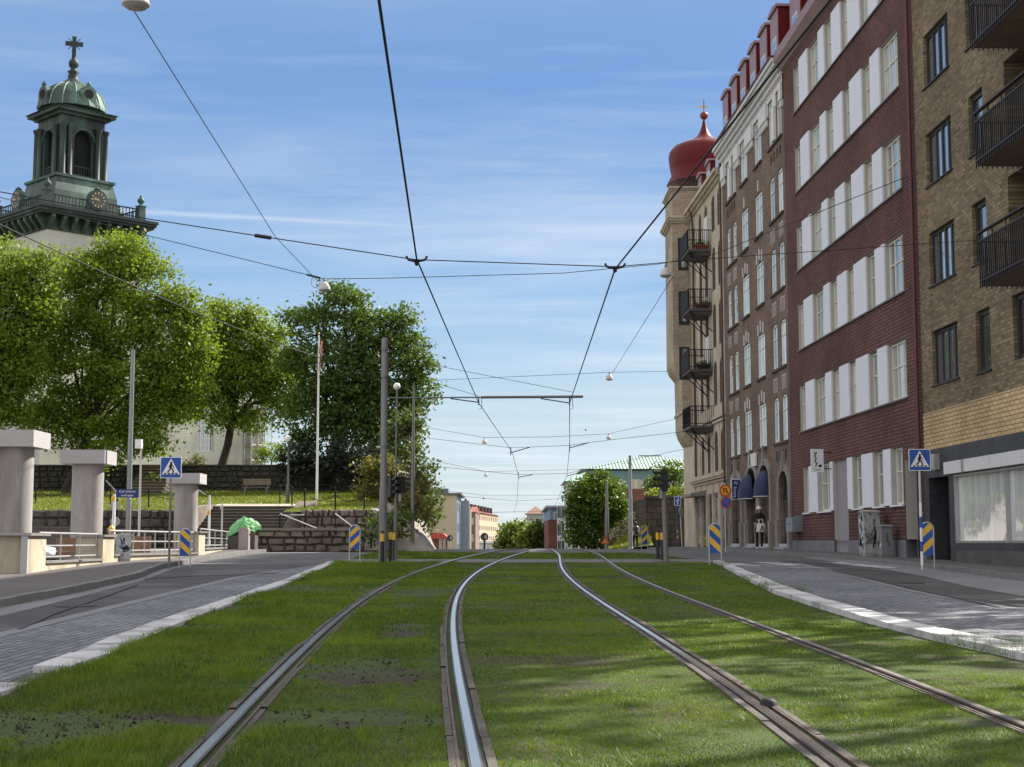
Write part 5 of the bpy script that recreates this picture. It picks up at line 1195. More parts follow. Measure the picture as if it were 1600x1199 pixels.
def person(loc, rz, lab, hands, mats, back=False):
    t = thing('person', loc, lab, 'person', None, rz)
    n = {'hip': (0, 0, .93, (.15, .11)), 'waist': (0, 0, 1.08, (.125, .095)), 'chest': (0, 0, 1.27, (.165, .11)), 'neckb': (0, .01, 1.42, (.075, .07)), 'neck': (0, 0, 1.48, .05), 'head': (0, -.015, 1.56, (.072, .085)), 'crown': (0, -.005, 1.64, (.062, .072))}
    e = [('hip', 'waist'), ('waist', 'chest'), ('chest', 'neckb'), ('neckb', 'neck'), ('neck', 'head'), ('head', 'crown')]
    for s, k in ((1, 'l'), (-1, 'r')):
        n.update({k + 'th': (s * .1, 0, .84, .092), k + 'kn': (s * .1, -.03 if s > 0 else .02, .49, .065), k + 'an': (s * .095, .02 if s > 0 else .03, .1, .048), k + 'to': (s * .11, -.13 if s > 0 else -.11, .035, (.042, .03)), k + 'sh': (s * .185, .01, 1.37, .062), k + 'el': (s * .24, .02, 1.12, .047)})
        hx, hy, hz = hands[k]; n[k + 'wr'] = (hx, hy, hz, .032); n[k + 'pa'] = (hx - s * .02, hy - .05, hz + .02, (.034, .02))
        e += [('hip', k + 'th'), (k + 'th', k + 'kn'), (k + 'kn', k + 'an'), (k + 'an', k + 'to'), ('neckb', k + 'sh'), (k + 'sh', k + 'el'), (k + 'el', k + 'wr'), (k + 'wr', k + 'pa')]
        for i in range(4):
            n[k + 'f%d' % i] = (hx - s * (.05 + .008 * (i in (1, 2))), hy - .075, hz + .05 - i * .021, .0095); n[k + 'g%d' % i] = (hx - s * (.075 + .006 * (i in (1, 2))), hy - .05, hz + .045 - i * .02, .0085)
            e += [(k + 'pa', k + 'f%d' % i), (k + 'f%d' % i, k + 'g%d' % i)]
        n[k + 't0'] = (hx - s * .005, hy - .075, hz + .065, .011); e.append((k + 'wr', k + 't0'))
    hs_ = [Vector(n[k + 'pa'][:3]) for k in 'lr']
    def fm(c):
        if c.z > 1.46: return 0
        if any((c - h).length < .115 for h in hs_): return 0
        if c.z < .085: return 3
        return 2 if c.z < .9 else 1
    skin('body', n, e, mats, fm, t, 0, 1)
    mb = MB()
    prof = [(.002, .125), (.05, .115), (.085, .07), (.097, .0), (.094, -.08), (.1, -.2), (.075, -.27)]
    nn = 14; vs = []
    for r, z in prof:
        for j in range(nn):
            a = 2 * pi * j / nn; front = max(0, -sin(a)); k = 1 - (.55 * front if z < .05 else 0)
            vs.append((r * cos(a), .015 + r * 1.12 * sin(a) * k, 1.595 + z))
    mb.add(vs, [(i * nn + j, i * nn + (j + 1) % nn, (i + 1) * nn + (j + 1) % nn, (i + 1) * nn + j) for i in range(len(prof) - 1) for j in range(nn)], 0, True); mb.build('hair', hairm, t, world=False)
    mb = MB()
    for s in (-1, 1): mb.lathe([(.001, -.011), (.011, 0), (.001, .011)], (s * .03, -.098, 1.575), 6)
    mb.prism([(-.022, 0), (.022, 0), (0, .008)], lambda a, b, c: (a, c, 1.51 + b), -.1, -.09); mb.build('face_features', hairm, t, world=False)
    mb = MB(); mb.lathe([(.012, -.02), (.014, 0), (.006, .035)], (0, -.1, 1.545), 6); mb.build('nose', skinm, t, world=False)
    return t
Y = 60.4; q = P(1187, 861, Y); base = Vector((q.x, Y, gz(Y) + .125))
t = person(base, .12, 'person in black clothes and white shoes walking with a tote bag', {'l': (.09, -.2, 1.17), 'r': (-.09, -.2, 1.16)}, [skinm, jacket, trous, shoe])
mb = MB(); mb.lathe([(.103, .0), (.105, .05), (.09, .1), (.05, .13), (.005, .137)], (0, .012, 1.605), 16); mb.prism([(-.08, 0), (.08, 0), (.05, -.06), (-.05, -.06)], lambda a, b, c: (a, b - .1, 1.62 + c), 0, .015); mb.build('cap', mat('pale_cap', (.6, .58, .55), .7), t, world=False)
b = thing('tote_bag', base + Vector((.02, -.3, .68)), 'off-white tote bag with a black letter A, held by the person', 'bag', None, .12)
mb = MB(); n = 8; vs = []
for k, (z, d) in enumerate(((0, .05), (.06, .07), (.2, .055), (.36, .02))):
    for i in range(n + 1): x = -.19 + .38 * i / n; vs.append((x * (1.03 - .04 * k), -d * sin(pi * i / n) - .01, z + .01 * sin(i * 2.1)))
    for i in range(n + 1): x = .19 - .38 * i / n; vs.append((x * (1.03 - .04 * k), d * .6 * sin(pi * i / n) + .01, z + .01 * sin(i * 2.1)))
m_ = 2 * n + 2; mb.add(vs, [(k * m_ + i, k * m_ + (i + 1) % m_, (k + 1) * m_ + (i + 1) % m_, (k + 1) * m_ + i) for k in range(3) for i in range(m_)] + [tuple(range(m_))[::-1]], 0, True); mb.build('sack', mat('canvas', (.62, .6, .55), .9, scale=30, var=.08), b, world=False)
mb = MB()
for y in (-.02, .02): mb.tube([(-.09, y, .35), (-.06, y, .48), (0, y + .06, .52), (.06, y, .48), (.09, y, .35)], .012, 5)
mb.build('handle', mat('canvas', (.6,) * 3), b, world=False)
mb = MB(); text_mesh(mb, 'A', .34, lambda a, b_, c: (a + .03, -.087 - c, b_ + .04), 0, 0, .004); mb.build('letter', black, b, world=False)
Y = 91.; q = P(993, 860, Y); base = Vector((q.x, Y, gz(Y)))
t = person(base, pi + .2, 'distant person in a pale jacket with dark backpack, seen from behind', {'l': (.22, -.1, .95), 'r': (-.22, -.1, .95)}, [skinm, mat('pale_jacket', (.38, .36, .36), .8), trous, mat('dark_shoe', (.03, .03, .03), .6)])
b = thing('backpack', base + Vector((0, 0, 1.0)), 'dark backpack on the distant person in the pale jacket', 'bag', None, pi + .2)
mb = MB(); mb.lathe([(.1, 0), (.16, .04), (.175, .2), (.16, .38), (.1, .47), (.01, .49)], (0, .19, -.05), 12, sx=1.05, sy=.6); mb.lathe([(.06, .02), (.12, .05), (.12, .2), (.05, .24)], (0, .275, -.03), 10, sx=1., sy=.45); mb.build('sack', blackm, b, world=False)
mb = MB(); mb.tube([(-.17, .285, .07), (.17, .285, .07)], .018, 5); mb.build('reflective_strip', white, b, world=False)
# ------------------------------------------------------------------ left: parapet, columns, park
gp = [G(x, y, .12) for x, y in ((43, 896.5), (71, 892), (160, 880.5), (178, 878.5), (310, 868), (320, 867), (374, 856))]
def seg(a, b):
    d = b - a; ang = atan2(d.y, d.x); f = Frame((a.x, a.y, 0), ang); return f, hypot(d.x, d.y)
def zt_(y, Y): return P(0, y, Y).z
stainm = mat('stained_render', (.17, .125, .095), .85, scale=.7, fine=9, bmp=.2, c2=(.29, .24, .19), c2amt=(.5, .53), var=.3)
rail_grey = mat('weathered_steel', (.34, .34, .335), .5, .4, var=.25, scale=8)
capm = mat('metal_coping', (.30, .29, .28), .5, .4, var=.15)
t = thing('parapet', gp[0], 'low cream rendered parapet with square piers along the left pavement', 'wall')
f, L = seg(gp[0], gp[1]); z0 = gp[0].z - .15; z1 = zt_(838, gp[0].y)
mb = MB(); mb.fbox(f, 0.04, L, -1.0, .0, z0, z1); mb.build('pier', render_l, t)
mb = MB(); mb.fbox(f, -.08, .035, -.14, -.0, z0, z1 + .01); mb.build('corner_post', concrete_l, t)
mb = MB(); mb.box(gp[0].x - 9, gp[0].x - .12, gp[0].y + .12, gp[0].y + .6, z0, z1); mb.build('end_wall', stainm, t)
mb = MB(); mb.fbox(f, -.1, L + .12, -1.1, .07, z1 + .0105, z1 + .07); mb.box(gp[0].x - 9, gp[0].x - .3, gp[0].y + .07, gp[0].y + .66, z1 + .002, z1 + .06); mb.build('coping', capm, t)
for (a, b) in ((gp[2], gp[3]), (gp[4], gp[5])):
    f, L = seg(a, b); zz1 = zt_(839, a.y) if a is gp[2] else zt_(833, a.y)
    mb = MB(); mb.fbox(f, 0, L, -.7, 0, a.z - .15, zz1); mb.build('pier', render_l, t)
    mb = MB(); mb.fbox(f, -.06, L + .06, -.76, .06, zz1 + .001, zz1 + .055); mb.build('coping', capm, t)
for (a, b) in ((gp[1], gp[2]), (gp[3], gp[4]), (gp[5], gp[6])):
    f, L = seg(a, b); h = .16
    mb = MB()
    n = max(1, int(L / 4))
    mb.fbox(f, .01, L - .01, -.3, -.02, a.z - .25, a.z + h - .0); mb.build('plinth', render_l, t)
    mb = MB(); mb.fbox(f, .0, L, -.34, .03, a.z + h + .001, a.z + h + .05); mb.build('coping', capm, t)
for (a, b, k, lab) in ((gp[1], gp[2], 3, 'galvanised railing nearest the picture edge, below the first two columns'), (gp[3], gp[4], 8, 'long galvanised railing behind the left crossing sign'), (gp[5], gp[6], 6, 'galvanised railing at the far end of the parapet, nearest the green tarpaulin')):
    f, L = seg(a, b); t = thing('railing', f(L / 2, -.15, a.z + .2), lab, 'railing', 'railings on the left parapet'); zb, ze = a.z + .24, (zt_(837, a.y) if a is gp[1] else zt_(836.5, a.y + 6)); zt2 = max(ze, zb + .6)
    for zz_, r in ((zt2, .028), (zb + (zt2 - zb) * .52, .02), (zb + .06, .02)):
        mb = MB(); mb.tube([f(.0, -.16, zz_), f(L, -.16, zz_)], r, 7); mb.build('rail', rail_grey, t)
    for i in range(k + 1):
        mb = MB(); u = .06 + (L - .12) * i / k; mb.tube([f(u, -.16, zb - .05), f(u, -.16, zt2)], .022, 6); mb.build('upright', rail_grey, t)
b = G(190, 877.5, .12); cabinet(b + Vector((0, .1, 0)), .42, .36, px(42, b.y), .3, 'pale grey cabinet with scribbled graffiti beside the parapet pier', mat('pale_cabinet', (.42, .43, .43), .6, scale=3, var=.15), 4)
CY = ((20, 39.6), (136, 48), (290.5, 64))
for (x, Y), lab in zip(CY, ('concrete column cut by the left picture edge, topped by a slab', 'middle concrete column with a square slab top', 'concrete column with a slab top, farthest along, by the stairs')):
    c = P(x, 800, Y); zc1 = P(136, 705, 48).z; zb = gz(Y) - .5
    t = thing('concrete_column', (c.x, Y, zb), lab, 'column', 'round concrete columns with slab tops', 0.)
    h = zc1 - zb; r = .5
    mb = MB(); mb.lathe([(r, -.2), (r, h - .44)], (0, 0, 0), 48); mb.build('shaft', concrete, t, world=False)
    mb = MB(); mb.box(-.72, .72, -.72, .72, h - .44, h); o = mb.build('cap', concrete_l, t, world=False)
for x0, x1, y0, Y, lab in ((88, 161, 840, 45, 'brown boarding behind the railing, under the middle column'), (206, 236, 838, 52, 'short brown boarding behind the long railing'), (270, 302, 838, 58, 'brown boarding behind the railing at the third column')):
    a, b = P(x0, y0, Y), P(x1, y0, Y); t = thing('hoarding', ((a.x + b.x) / 2, Y, gz(Y) - .45), lab, 'boarding', 'boardings behind the railings')
    mb = MB(); n = 6
    for i in range(n): mb.box(a.x, b.x, Y - .02 - .004 * (i % 2), Y + .02, gz(Y) - .5 + (a.z - gz(Y) + .5) * i / n, gz(Y) - .5 + (a.z - gz(Y) + .5) * (i + .96) / n)
    mb.build('boards', mat('orange_board', (.24, .13, .075), .7, scale=3, fine=20, var=.3), t)
    mb = MB()
    for u in (a.x + .1, b.x - .1): mb.box(u - .05, u + .05, Y + .021, Y + .1, gz(Y) - .55, a.z + .03)
    mb.build('post', timber, t)
# white car in the sunken lane
Y = 50; xr_ = P(66.5, 835, Y).x; zg = gz(Y) - .48; t = thing('parked_car', (xr_ - 2.0, Y, zg), 'white car behind the first column, only its roof and window showing', 'car')
bp = [(0, .3), (.05, .62), (.45, .8), (.95, .9), (1.55, 1.38), (2.2, 1.46), (3.1, 1.4), (3.75, .98), (4.05, .9), (4.1, .35), (3.7, .22), (.5, .22)]
pc = lambda a, b, c: Vector((xr_ + .62 - a, Y + c, zg + b))
mb = MB(); mb.prism(bp, pc, -.82, .82); fixnormals(mb.build('body', mat('car_white', (.75, .77, .78), .3, var=.03), t))
for s, c0, c1 in ((-1, -.826, -.821), (1, .821, .826)):
    mb = MB(); mb.prism([(1.15, .95), (1.62, 1.32), (2.15, 1.38), (2.15, .97)], pc, c0, c1); mb.prism([(2.25, .97), (2.25, 1.38), (3.0, 1.33), (3.45, 1.0)], pc, c0, c1); mb.build('side_window', g_dark, t)
    for u in (.85, 3.3):
        mb = MB(); mb.prism(circle(.31, 18, u, .31), pc, *( (-.84, -.65) if s < 0 else (.65, .84))); wl = mb.build('wheel', blackm, t)
        mb = MB(); mb.prism(circle(.19, 14, u, .31), pc, *((-.85, -.8405) if s < 0 else (.8405, .85))); mb.build('rim', steel_w, wl)
mb = MB(); mb.add([pc(*q) for q in ((1.0, .93, -.7), (1.55, 1.39, -.6), (1.55, 1.39, .6), (1.0, .93, .7))], [(0, 1, 2, 3)]); mb.v = [(v[0] + .012, v[1], v[2] + .012) for v in mb.v]; mb.build('windscreen', g_dark, t)
for s in (-1, 1): mb = MB(); mb.prism([(.02, .5), (.3, .72), (.34, .6), (.06, .46)], pc, s * .8 - .03, s * .8 + .03); mb.build('headlight', steel_w, t)
# green cover, small posts
Y = 60; a, b = P(354, 834, Y), P(406, 834, Y); q = Vector(((a.x + b.x) / 2, Y, gz(Y) + .12)); t = thing('covered_stack', q, 'heap under a bright green tarpaulin at the foot of the stairs', 'tarpaulin')
hh = P(0, 808, Y).z - q.z; ww = (b.x - a.x) / 2; n = 22; m = 10; mb = MB(); vs = []
for j in range(m + 1):
    for i in range(n):
        an = 2 * pi * i / n; k = (j / m); r = sin(k * pi / 2) ** .8; fold = 1 + .12 * sin(an * 5 + 1) * k + R.uniform(-.03, .03)
        tx = ww * r * fold * cos(an); vs.append((tx, .5 * r * fold * sin(an), hh * (1 - k ** 1.3 * .42) - .16 * hh * max(0, -tx / ww) * 1.3 + R.uniform(-.05, .05) + .07 * sin(4 * an + 2) * k))
mb.add(vs, [(j * n + i, j * n + (i + 1) % n, (j + 1) * n + (i + 1) % n, (j + 1) * n + i) for j in range(m) for i in range(n)], 0, False); mb.build('cover', mat('green_tarpaulin', (.16, .42, .17), .6, scale=3, var=.3), t, world=False)
mb = MB(); mb.box(-ww * .8, ww * .8, -.4, .4, 0, hh * .43); mb.build('pallet', timber, t, world=False)
Y = 58; q = P(381.5, 855, Y); q.z = gz(Y) + .12; t = thing('bollard_pillar', q, 'short thick concrete pillar at the end of the parapet', 'pillar')
mb = MB(); mb.box(-.19, .19, -.19, .19, -.1, .8); mb.prism([(-.19, .8), (.19, .8), (.13, .87), (-.13, .87)], lambda a, b, c: (a, c, b), -.19, .19); mb.build('block', mat('pinkish_concrete', (.33, .28, .27), .8, scale=3, fine=25, var=.2, bmp=.2), t, world=False)
mb = MB(); mb.tube([(.191, 0, .6), (.25, 0, .6)], .03, 8); mb.build('hook', black, t, world=False)
for x, y0, y1, Y, r, lab, m in ((326, 774, 850, 61, .045, 'slanting white and yellow post in front of the stairs', white), (346, 785, 850, 62, .035, 'thin steel standpipe in front of the stairs', steel_w), (177, 772, 838, 51, .05, 'white post beside the two round discs', white)):
    t = post('marker_post', x, y0, y1, Y, r, lab, m)
    q = P(x, 805 if x == 326 else y0 + 12, Y)
    mb = MB(); mb.lathe([(r + .003, 0), (r + .03, .08), (r + .003, .2)], tuple(q), 8); mb.build('band', yellow if x != 346 else steel_w, t)
Y = 52; t = thing('double_disc', (P(182, 838, Y).x, Y, gz(Y) - .45), 'two round grey sign backs one above the other on a black post', 'road sign')
b = Vector(t.location); mb = MB(); mb.tube([b, Vector((b.x, b.y, P(0, 780, Y).z))], .035, 8); mb.build('post', black, t)
for y, r in ((790, 7.2), (815, 7.4)): p = loc_p(.15, P(180, y, Y)); mb = MB(); mb.prism(circle(px(r, Y), 24), p, .04, .06); mb.prism(circle(px(r * .92, Y), 24), p, .0601, .064); mb.build('disc', mat('sign_back', (.3, .3, .3), .5, .4), t)
q = P(174, 829, 50); t = thing('warning_lantern', q, 'small yellow warning lantern behind the railing', 'lantern'); mb = MB(); mb.lathe([(.03, -.3), (.05, -.1), (.11, -.08), (.12, .05), (.07, .13), (.02, .18)], tuple(q), 10); mb.build('lens', yellow, t)
mb = MB(); mb.tube([q - Vector((0, 0, .3)), Vector((q.x, q.y, gz(50) - .5))], .03, 6); mb.build('stand', steel_w, t)
# ---- park terraces
LZ = lambda Y: 2.66 + (Y - 66) * .068
def grid(name, fx0, fx1, y0, y1, fz, m, nx=10, ny=10, kind='structure', rough=.0):
    mb = MB(); vs = []
    for j in range(ny + 1):
        Y = y0 + (y1 - y0) * j / ny; a, b = fx0(Y), fx1(Y)
        for i in range(nx + 1): X = a + (b - a) * i / nx; vs.append((X, Y, fz(X, Y) + R.uniform(-rough, rough)))
    mb.add(vs, [(j * (nx + 1) + i, j * (nx + 1) + i + 1, (j + 1) * (nx + 1) + i + 1, (j + 1) * (nx + 1) + i) for j in range(ny) for i in range(nx)], 0, rough == 0)
    o = mb.build(name, m); tag(o, kind=kind); return o
xsl, xsr = P(308, 800, 67).x, P(446, 800, 67).x
xed = P(577, 800, 66).x
grid('lawn', lambda Y: -60, lambda Y: xsl - .1, 65.6, 71.5, lambda X, Y: LZ(Y), lawnm)
grid('lawn', lambda Y: xsr + .1, lambda Y: xed, 65.6, 71.5, lambda X, Y: LZ(Y), lawnm)
grid('lawn', lambda Y: -60, lambda Y: xed, 71.5, 93, lambda X, Y: LZ(Y), lawnm, 20, 12)
pathm = mat('sand_path', (.38, .33, .24), .9, scale=1, fine=20, var=.15)
grid('path', lambda Y: xsl - .2, lambda Y: xsr + .2, 71.0, 73.2, lambda X, Y: LZ(Y) + .02, pathm, 4, 3)
UZ = lambda Y: 5.9 + (min(Y, 118) - 92.5) * .045
grid('upper_terrace', lambda Y: -90, lambda Y: min(-7.6, (635 - 800) / F_ * Y), 92.6, 165, lambda X, Y: UZ(Y), lawnm, 16, 12)
rockm = mat('rock', (.25, .215, .19), .85, scale=.6, fine=7, bmp=.5, c2=(.12, .105, .09), var=.25)
def rz_(X, Y):
    xa, xb = xed, P(688, 850, Y).x - .25; k = max(0, min(1, (X - xa) / (xb - xa))); k = k * k * (3 - 2 * k) if k < .5 else k
    tp = gz(Y) + ((LZ(Y) if Y < 93 else LZ(93)) - gz(Y)) * max(0, min(1, (Y - 64.4) / 1.3)); return tp * (1 - k) + (gz(Y) - .05) * k + .25 * sin(X * 2.1 + Y * .7) * sin(pi * k)
grid('rock_slope', lambda Y: xed - .05, lambda Y: P(688, 850, Y).x - .2, 64.4, 93, rz_, rockm, 14, 26, rough=.05)
grid('upper_slope', lambda Y: min(-7.6, (635 - 800) / F_ * Y) - .05, lambda Y: (672 - 800) / F_ * Y, 92.6, 165, lambda X, Y: UZ(Y) + (gz(Y) - .3 - UZ(Y)) * (X - min(-7.6, (635 - 800) / F_ * Y) + .05) / ((672 - 800) / F_ * Y - min(-7.6, (635 - 800) / F_ * Y) + .05), rockm, 6, 10)
n = 60000; yy = 65.7 + 27 * NR.random(n); xx = -40 + (xed + 40) * NR.random(n); k = ~((xx > xsl - .2) & (xx < xsr + .2) & (yy < 73.3)); xx, yy = xx[k], yy[k]
tag(big_mesh('grass', blades(xx, yy, np.array([LZ(q) for q in yy]) - .01, .06 + .1 * NR.random(len(xx)), np.full(len(xx), .025), .6), 3, grass_sun), kind='stuff')
n = 16000; yy = 92.7 + 28 * NR.random(n); xx = -45 + 37 * NR.random(n)
tag(big_mesh('grass', blades(xx, yy, np.array([UZ(q) for q in yy]) - .01, .08 + .15 * NR.random(n), np.full(n, .035), .6), 3, grass_sun), kind='stuff')
def rubble(name, x0, x1, Y, z0, z1, rows, sz, m, lab, depth=.7, mrt=None, fx=None, cop=None):
    t = thing(name, ((x0 + x1) / 2, Y, z0), lab, 'wall')
    mb = MB()
    for j in range(rows):
        za, zb = z0 + (z1 - z0) * j / rows, z0 + (z1 - z0) * (j + 1) / rows; x = x0 + R.uniform(-.2, 0) * sz
        while x < x1:
            e = min(x + sz * R.uniform(.5, 1.5), x1); g = .025; o = R.uniform(-.1, .06) * sz
            ja = lambda s: R.uniform(-s, s) * sz * 1.6
            c = [(max(x, x0) + g + ja(.08), za + g + ja(.05)), (e - g + ja(.06), za + g + ja(.05)), (e - g + ja(.08), zb - g + ja(.06)), (max(x, x0) + g + ja(.06), zb - g + ja(.06))]
            mx_, mz = sum(q[0] for q in c) / 4, sum(q[1] for q in c) / 4
            f0 = [(a, Y + depth * .5, b) for a, b in c]; f1 = [(a, Y + .02 + o * .2, b) for a, b in c]; f2 = [(mx_ + (a - mx_) * .72, Y - .1 * sz - abs(o) * .6 + ja(.04), mz + (b - mz) * .72) for a, b in c]
            fs = [(8, 9, 10, 11)] + [(k * 4 + i, k * 4 + (i + 1) % 4, k * 4 + 4 + (i + 1) % 4, k * 4 + 4 + i) for k in (0, 1) for i in range(4)]
            mb.add(f0 + f1 + f2, fs); x = e
    o = mb.build('stones', m, t); fixnormals(o)
    mb = MB(); mb.box(x0, x1, Y + .06, Y + depth, z0, z1 - .03); mb.build('core', mrt or mat('earth_mortar', (.06, .053, .046), .95, scale=4, var=.3), t)
    if cop: mb = MB(); mb.box(x0, x1, Y - .1, Y + depth, z1 + .001, z1 + .1); mb.build('coping', cop, t)
    return t
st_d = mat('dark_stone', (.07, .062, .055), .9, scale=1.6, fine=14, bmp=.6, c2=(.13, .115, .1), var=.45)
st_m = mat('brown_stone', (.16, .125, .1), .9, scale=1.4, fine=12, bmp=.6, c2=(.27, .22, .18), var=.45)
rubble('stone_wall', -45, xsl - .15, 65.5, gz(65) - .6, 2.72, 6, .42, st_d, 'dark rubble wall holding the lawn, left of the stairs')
rubble('stone_wall', P(470, 800, 65.4).x, xed + .15, 65.4, gz(65), 2.74, 5, .42, st_m, 'brown rubble wall holding the lawn, right of the stairs')
rubble('stone_wall', P(386, 840, 61).x, P(566, 840, 61).x, 61.2, gz(61), P(0, 829, 61).z, 3, .45, st_m, 'low boulder wall along the pavement below the stairs', cop=mat('coping_stone', (.2, .175, .15), .85, scale=2, fine=20, bmp=.3, var=.25))
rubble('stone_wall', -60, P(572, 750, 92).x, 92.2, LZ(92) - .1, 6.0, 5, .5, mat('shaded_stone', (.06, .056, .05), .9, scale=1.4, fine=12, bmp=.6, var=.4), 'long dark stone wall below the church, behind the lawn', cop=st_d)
stepm = mat('worn_step', (.2, .175, .15), .85, scale=1.5, fine=15, bmp=.25, c2=(.13, .115, .1), var=.25)
def stairs(x0, x1, ya, yb, z0, z1, n, lab, m):
    t = thing('stone_stairs', ((x0 + x1) / 2, ya, z0), lab, 'stairs')
    mb = MB()
    for i in range(n): mb.box(x0, x1, ya + (yb - ya) * i / n, yb, z0 + (z1 - z0) * i / n - (.3 if i == 0 else .0), z0 + (z1 - z0) * (i + 1) / n - .04)
    mb.build('risers', mat('riser_stone', (.085, .075, .066), .9, scale=2, fine=15, var=.3), t)
    mb = MB()
    for i in range(n): mb.box(x0 + R.uniform(0, .02), x1, ya + (yb - ya) * i / n - .05, ya + (yb - ya) * (i + 1) / n + .02, z0 + (z1 - z0) * (i + 1) / n - .0395, z0 + (z1 - z0) * (i + 1) / n)
    mb.build('treads', m, t); return t
t = stairs(xsl + .0, xsr - .0, 64.6, 71.2, gz(64) + .1, LZ(71) + .0, 13, 'broad flight of worn stone steps up to the lawn', stepm)
mb = MB()
mb.prism([(64.4, gz(64)), (71.2, gz(64)), (71.2, LZ(71) + .25), (70.4, LZ(71) + .2), (64.4, gz(64) + .5)], lambda a, b, c: Vector((c, a, b)), xsr + .02, P(470, 800, 65.4).x); mb.build('cheek_wall', st_m, t); mb = MB(); mb.prism([(64.5, gz(64)), (71.2, gz(64)), (71.2, LZ(71) + .1), (65.6, LZ(66) + .1), (64.5, LZ(66) - .4)], lambda a, b, c: Vector((c, a, b)), xsl - .45, xsl - .02); mb.build('cheek_wall', st_m, t)
stairs(P(206, 760, 89).x, P(262, 760, 89).x, 87.5, 92.15, LZ(87.5), 6.0, 9, 'narrow flight of weathered steps climbing to the church', mat('wooden_step', (.25, .2, .135), .85, scale=2, fine=15, var=.3))
def handrail(pts, r, lab, m, posts=True):
    t = thing('handrail', pts[0], lab, 'handrail', 'handrails of the park stairs'); mb = MB(); mb.tube(pts, r, 7); mb.build('rail', m, t)
    for p in (pts[0], pts[-1]): mb = MB(); mb.tube([p, p - Vector((0, 0, .85))], r * .9, 6); mb.build('post', black, t)
handrail([P(524, 803, 64), P(552, 824, 62)], .03, 'light handrail over the brown rubble wall', steel_w)
handrail([P(437, 805, 66), P(476, 805, 65)], .028, 'level handrail at the right side of the broad steps', steel_w)
handrail([P(438, 803, 64.6), P(498, 827, 63)], .028, 'sloping handrail beside the cheek wall of the broad steps', steel_w)
handrail([P(166, 751, 87), P(190, 778, 85)], .05, 'pale sloping handrail left of the narrow upper steps', steel_w)
handrail([P(305, 762, 86), P(322, 774, 84)], .05, 'pale sloping handrail right of the narrow upper steps', steel_w)
def chain(pts, lab):
    t = thing('chain_fence', pts[0], lab, 'fence', 'chain fences on the lawn')
    for p in pts: mb = MB(); mb.tube([p, p + Vector((0, 0, .8))], .035, 7); mb.lathe([(.05, .8), (.05, .86), (.01, .92)], tuple(p), 8); mb.build('post', black, t)
    mb = MB()
    for a, b in zip(pts, pts[1:]): mb.tube(sag(a + Vector((0, 0, .72)), b + Vector((0, 0, .72)), 10, .3), .018, 5)
    mb.build('chain', black, t)
L_ = lambda x, Y: Vector((P(x, 800, Y).x, Y, LZ(Y)))
chain([L_(437, 74), L_(456, 71.3), L_(476, 68.6), L_(524, 66.3), L_(569, 66.2)], 'black chain fence along the lawn edge right of the stairs')
chain([L_(55, 73), L_(112, 74), L_(172, 73), L_(232, 68.5), L_(300, 70)], 'black chain fence along the lawn left of the stairs')
t = thing('picket_fence', (P(60, 830, 62).x, 62, gz(62) - .4), 'dark picket fence behind the white car', 'fence'); a, b = P(-30, 822, 62).x, P(113, 822, 62).x; mb = MB()
for i in range(70): x = a + (b - a) * i / 69; mb.box(x - .018, x + .018, 61.98, 62.02, gz(62) - .4, P(0, 823, 62).z)
mb.build('pickets', mat('fence_brown', (.1, .085, .075), .7), t)
mb = MB(); mb.box(a, b, 62.021, 62.06, P(0, 826, 62).z, P(0, 824.5, 62).z); mb.box(a, b, 62.021, 62.06, gz(62) - .2, gz(62) - .12); mb.build('rails', mat('fence_grey', (.3, .28, .26), .7), t)
t = thing('globe_lamp', L_(449, 74), 'park lamp with one white globe on a slim post', 'lamp'); b = Vector(t.location); zc = P(449, 685.5, 74)
mb = MB(); mb.lathe([(.1, -.1), (.1, .9), (.05, 1.0), (.04, zc.z - b.z - .18), (.07, zc.z - b.z - .14)], tuple(b), 10); mb.build('post', mat('lamp_post_grey', (.12, .12, .12), .5, .3), t)
mb = MB(); r = .17; mb.lathe([(r * sin(pi * i / 12) + .001, -r * cos(pi * i / 12)) for i in range(13)], tuple(zc), 18); mb.build('globe', mat('opal_glass', (.82, .8, .76), .25, var=.03), t)
q = P(620, 604, 60); t = thing('globe_lamp', (q.x, q.y, gz(60)), 'white globe lamp partly behind the tall tram mast, against the dark tree', 'lamp'); mb = MB(); r = .145; mb.lathe([(r * sin(pi * i / 12) + .001, -r * cos(pi * i / 12)) for i in range(13)], tuple(q), 18); mb.build('globe', mat('opal_glass', (.8,) * 3), t)
mb = MB(); mb.tube([Vector((q.x, q.y, q.z - .1)), Vector((q.x - .02, q.y, gz(60)))], [.03, .05], 8); mb.build('post', steel_pole, t)
t = thing('flagpole', L_(494.5, 75), 'white flagpole with a limp red and white pennant', 'flagpole'); b = Vector(t.location); zt = P(494, 524, 75).z
mb = MB(); mb.lathe([(.065, -.1), (.06, 2), (.035, zt - b.z)], tuple(b), 10); mb.build('pole', white, t); mb = MB(); mb.lathe([(.001, 0), (.07, .07), (.001, .14)], (b.x, b.y, zt), 10); mb.build('knob', mat('gilt', (.6, .4, .1), .3, .8), t)
mb = MB(); za, zb = P(0, 532, 75).z, P(0, 588, 75).z; vs = []
for i in range(13):
    z = za + (zb - za) * i / 12; k = 1 - i / 13
    for j in range(4): vs.append((b.x + .05 + .2 * k * j / 3 + .03 * sin(i * 1.3 + j), b.y - .05 + .06 * sin(j * 2 + i * .8), z - .04 * j))
mb.add(vs, [(i * 4 + j, i * 4 + j + 1, i * 4 + 5 + j, i * 4 + 4 + j) for i in range(12) for j in range(3)], 0); mb.m = [1 if i % 3 == 1 else 0 for i in range(len(mb.f))]
mb.build('pennant', [mat('pennant_red', (.33, .05, .04), .8), mat('pennant_white', (.6, .55, .52), .8)], t)
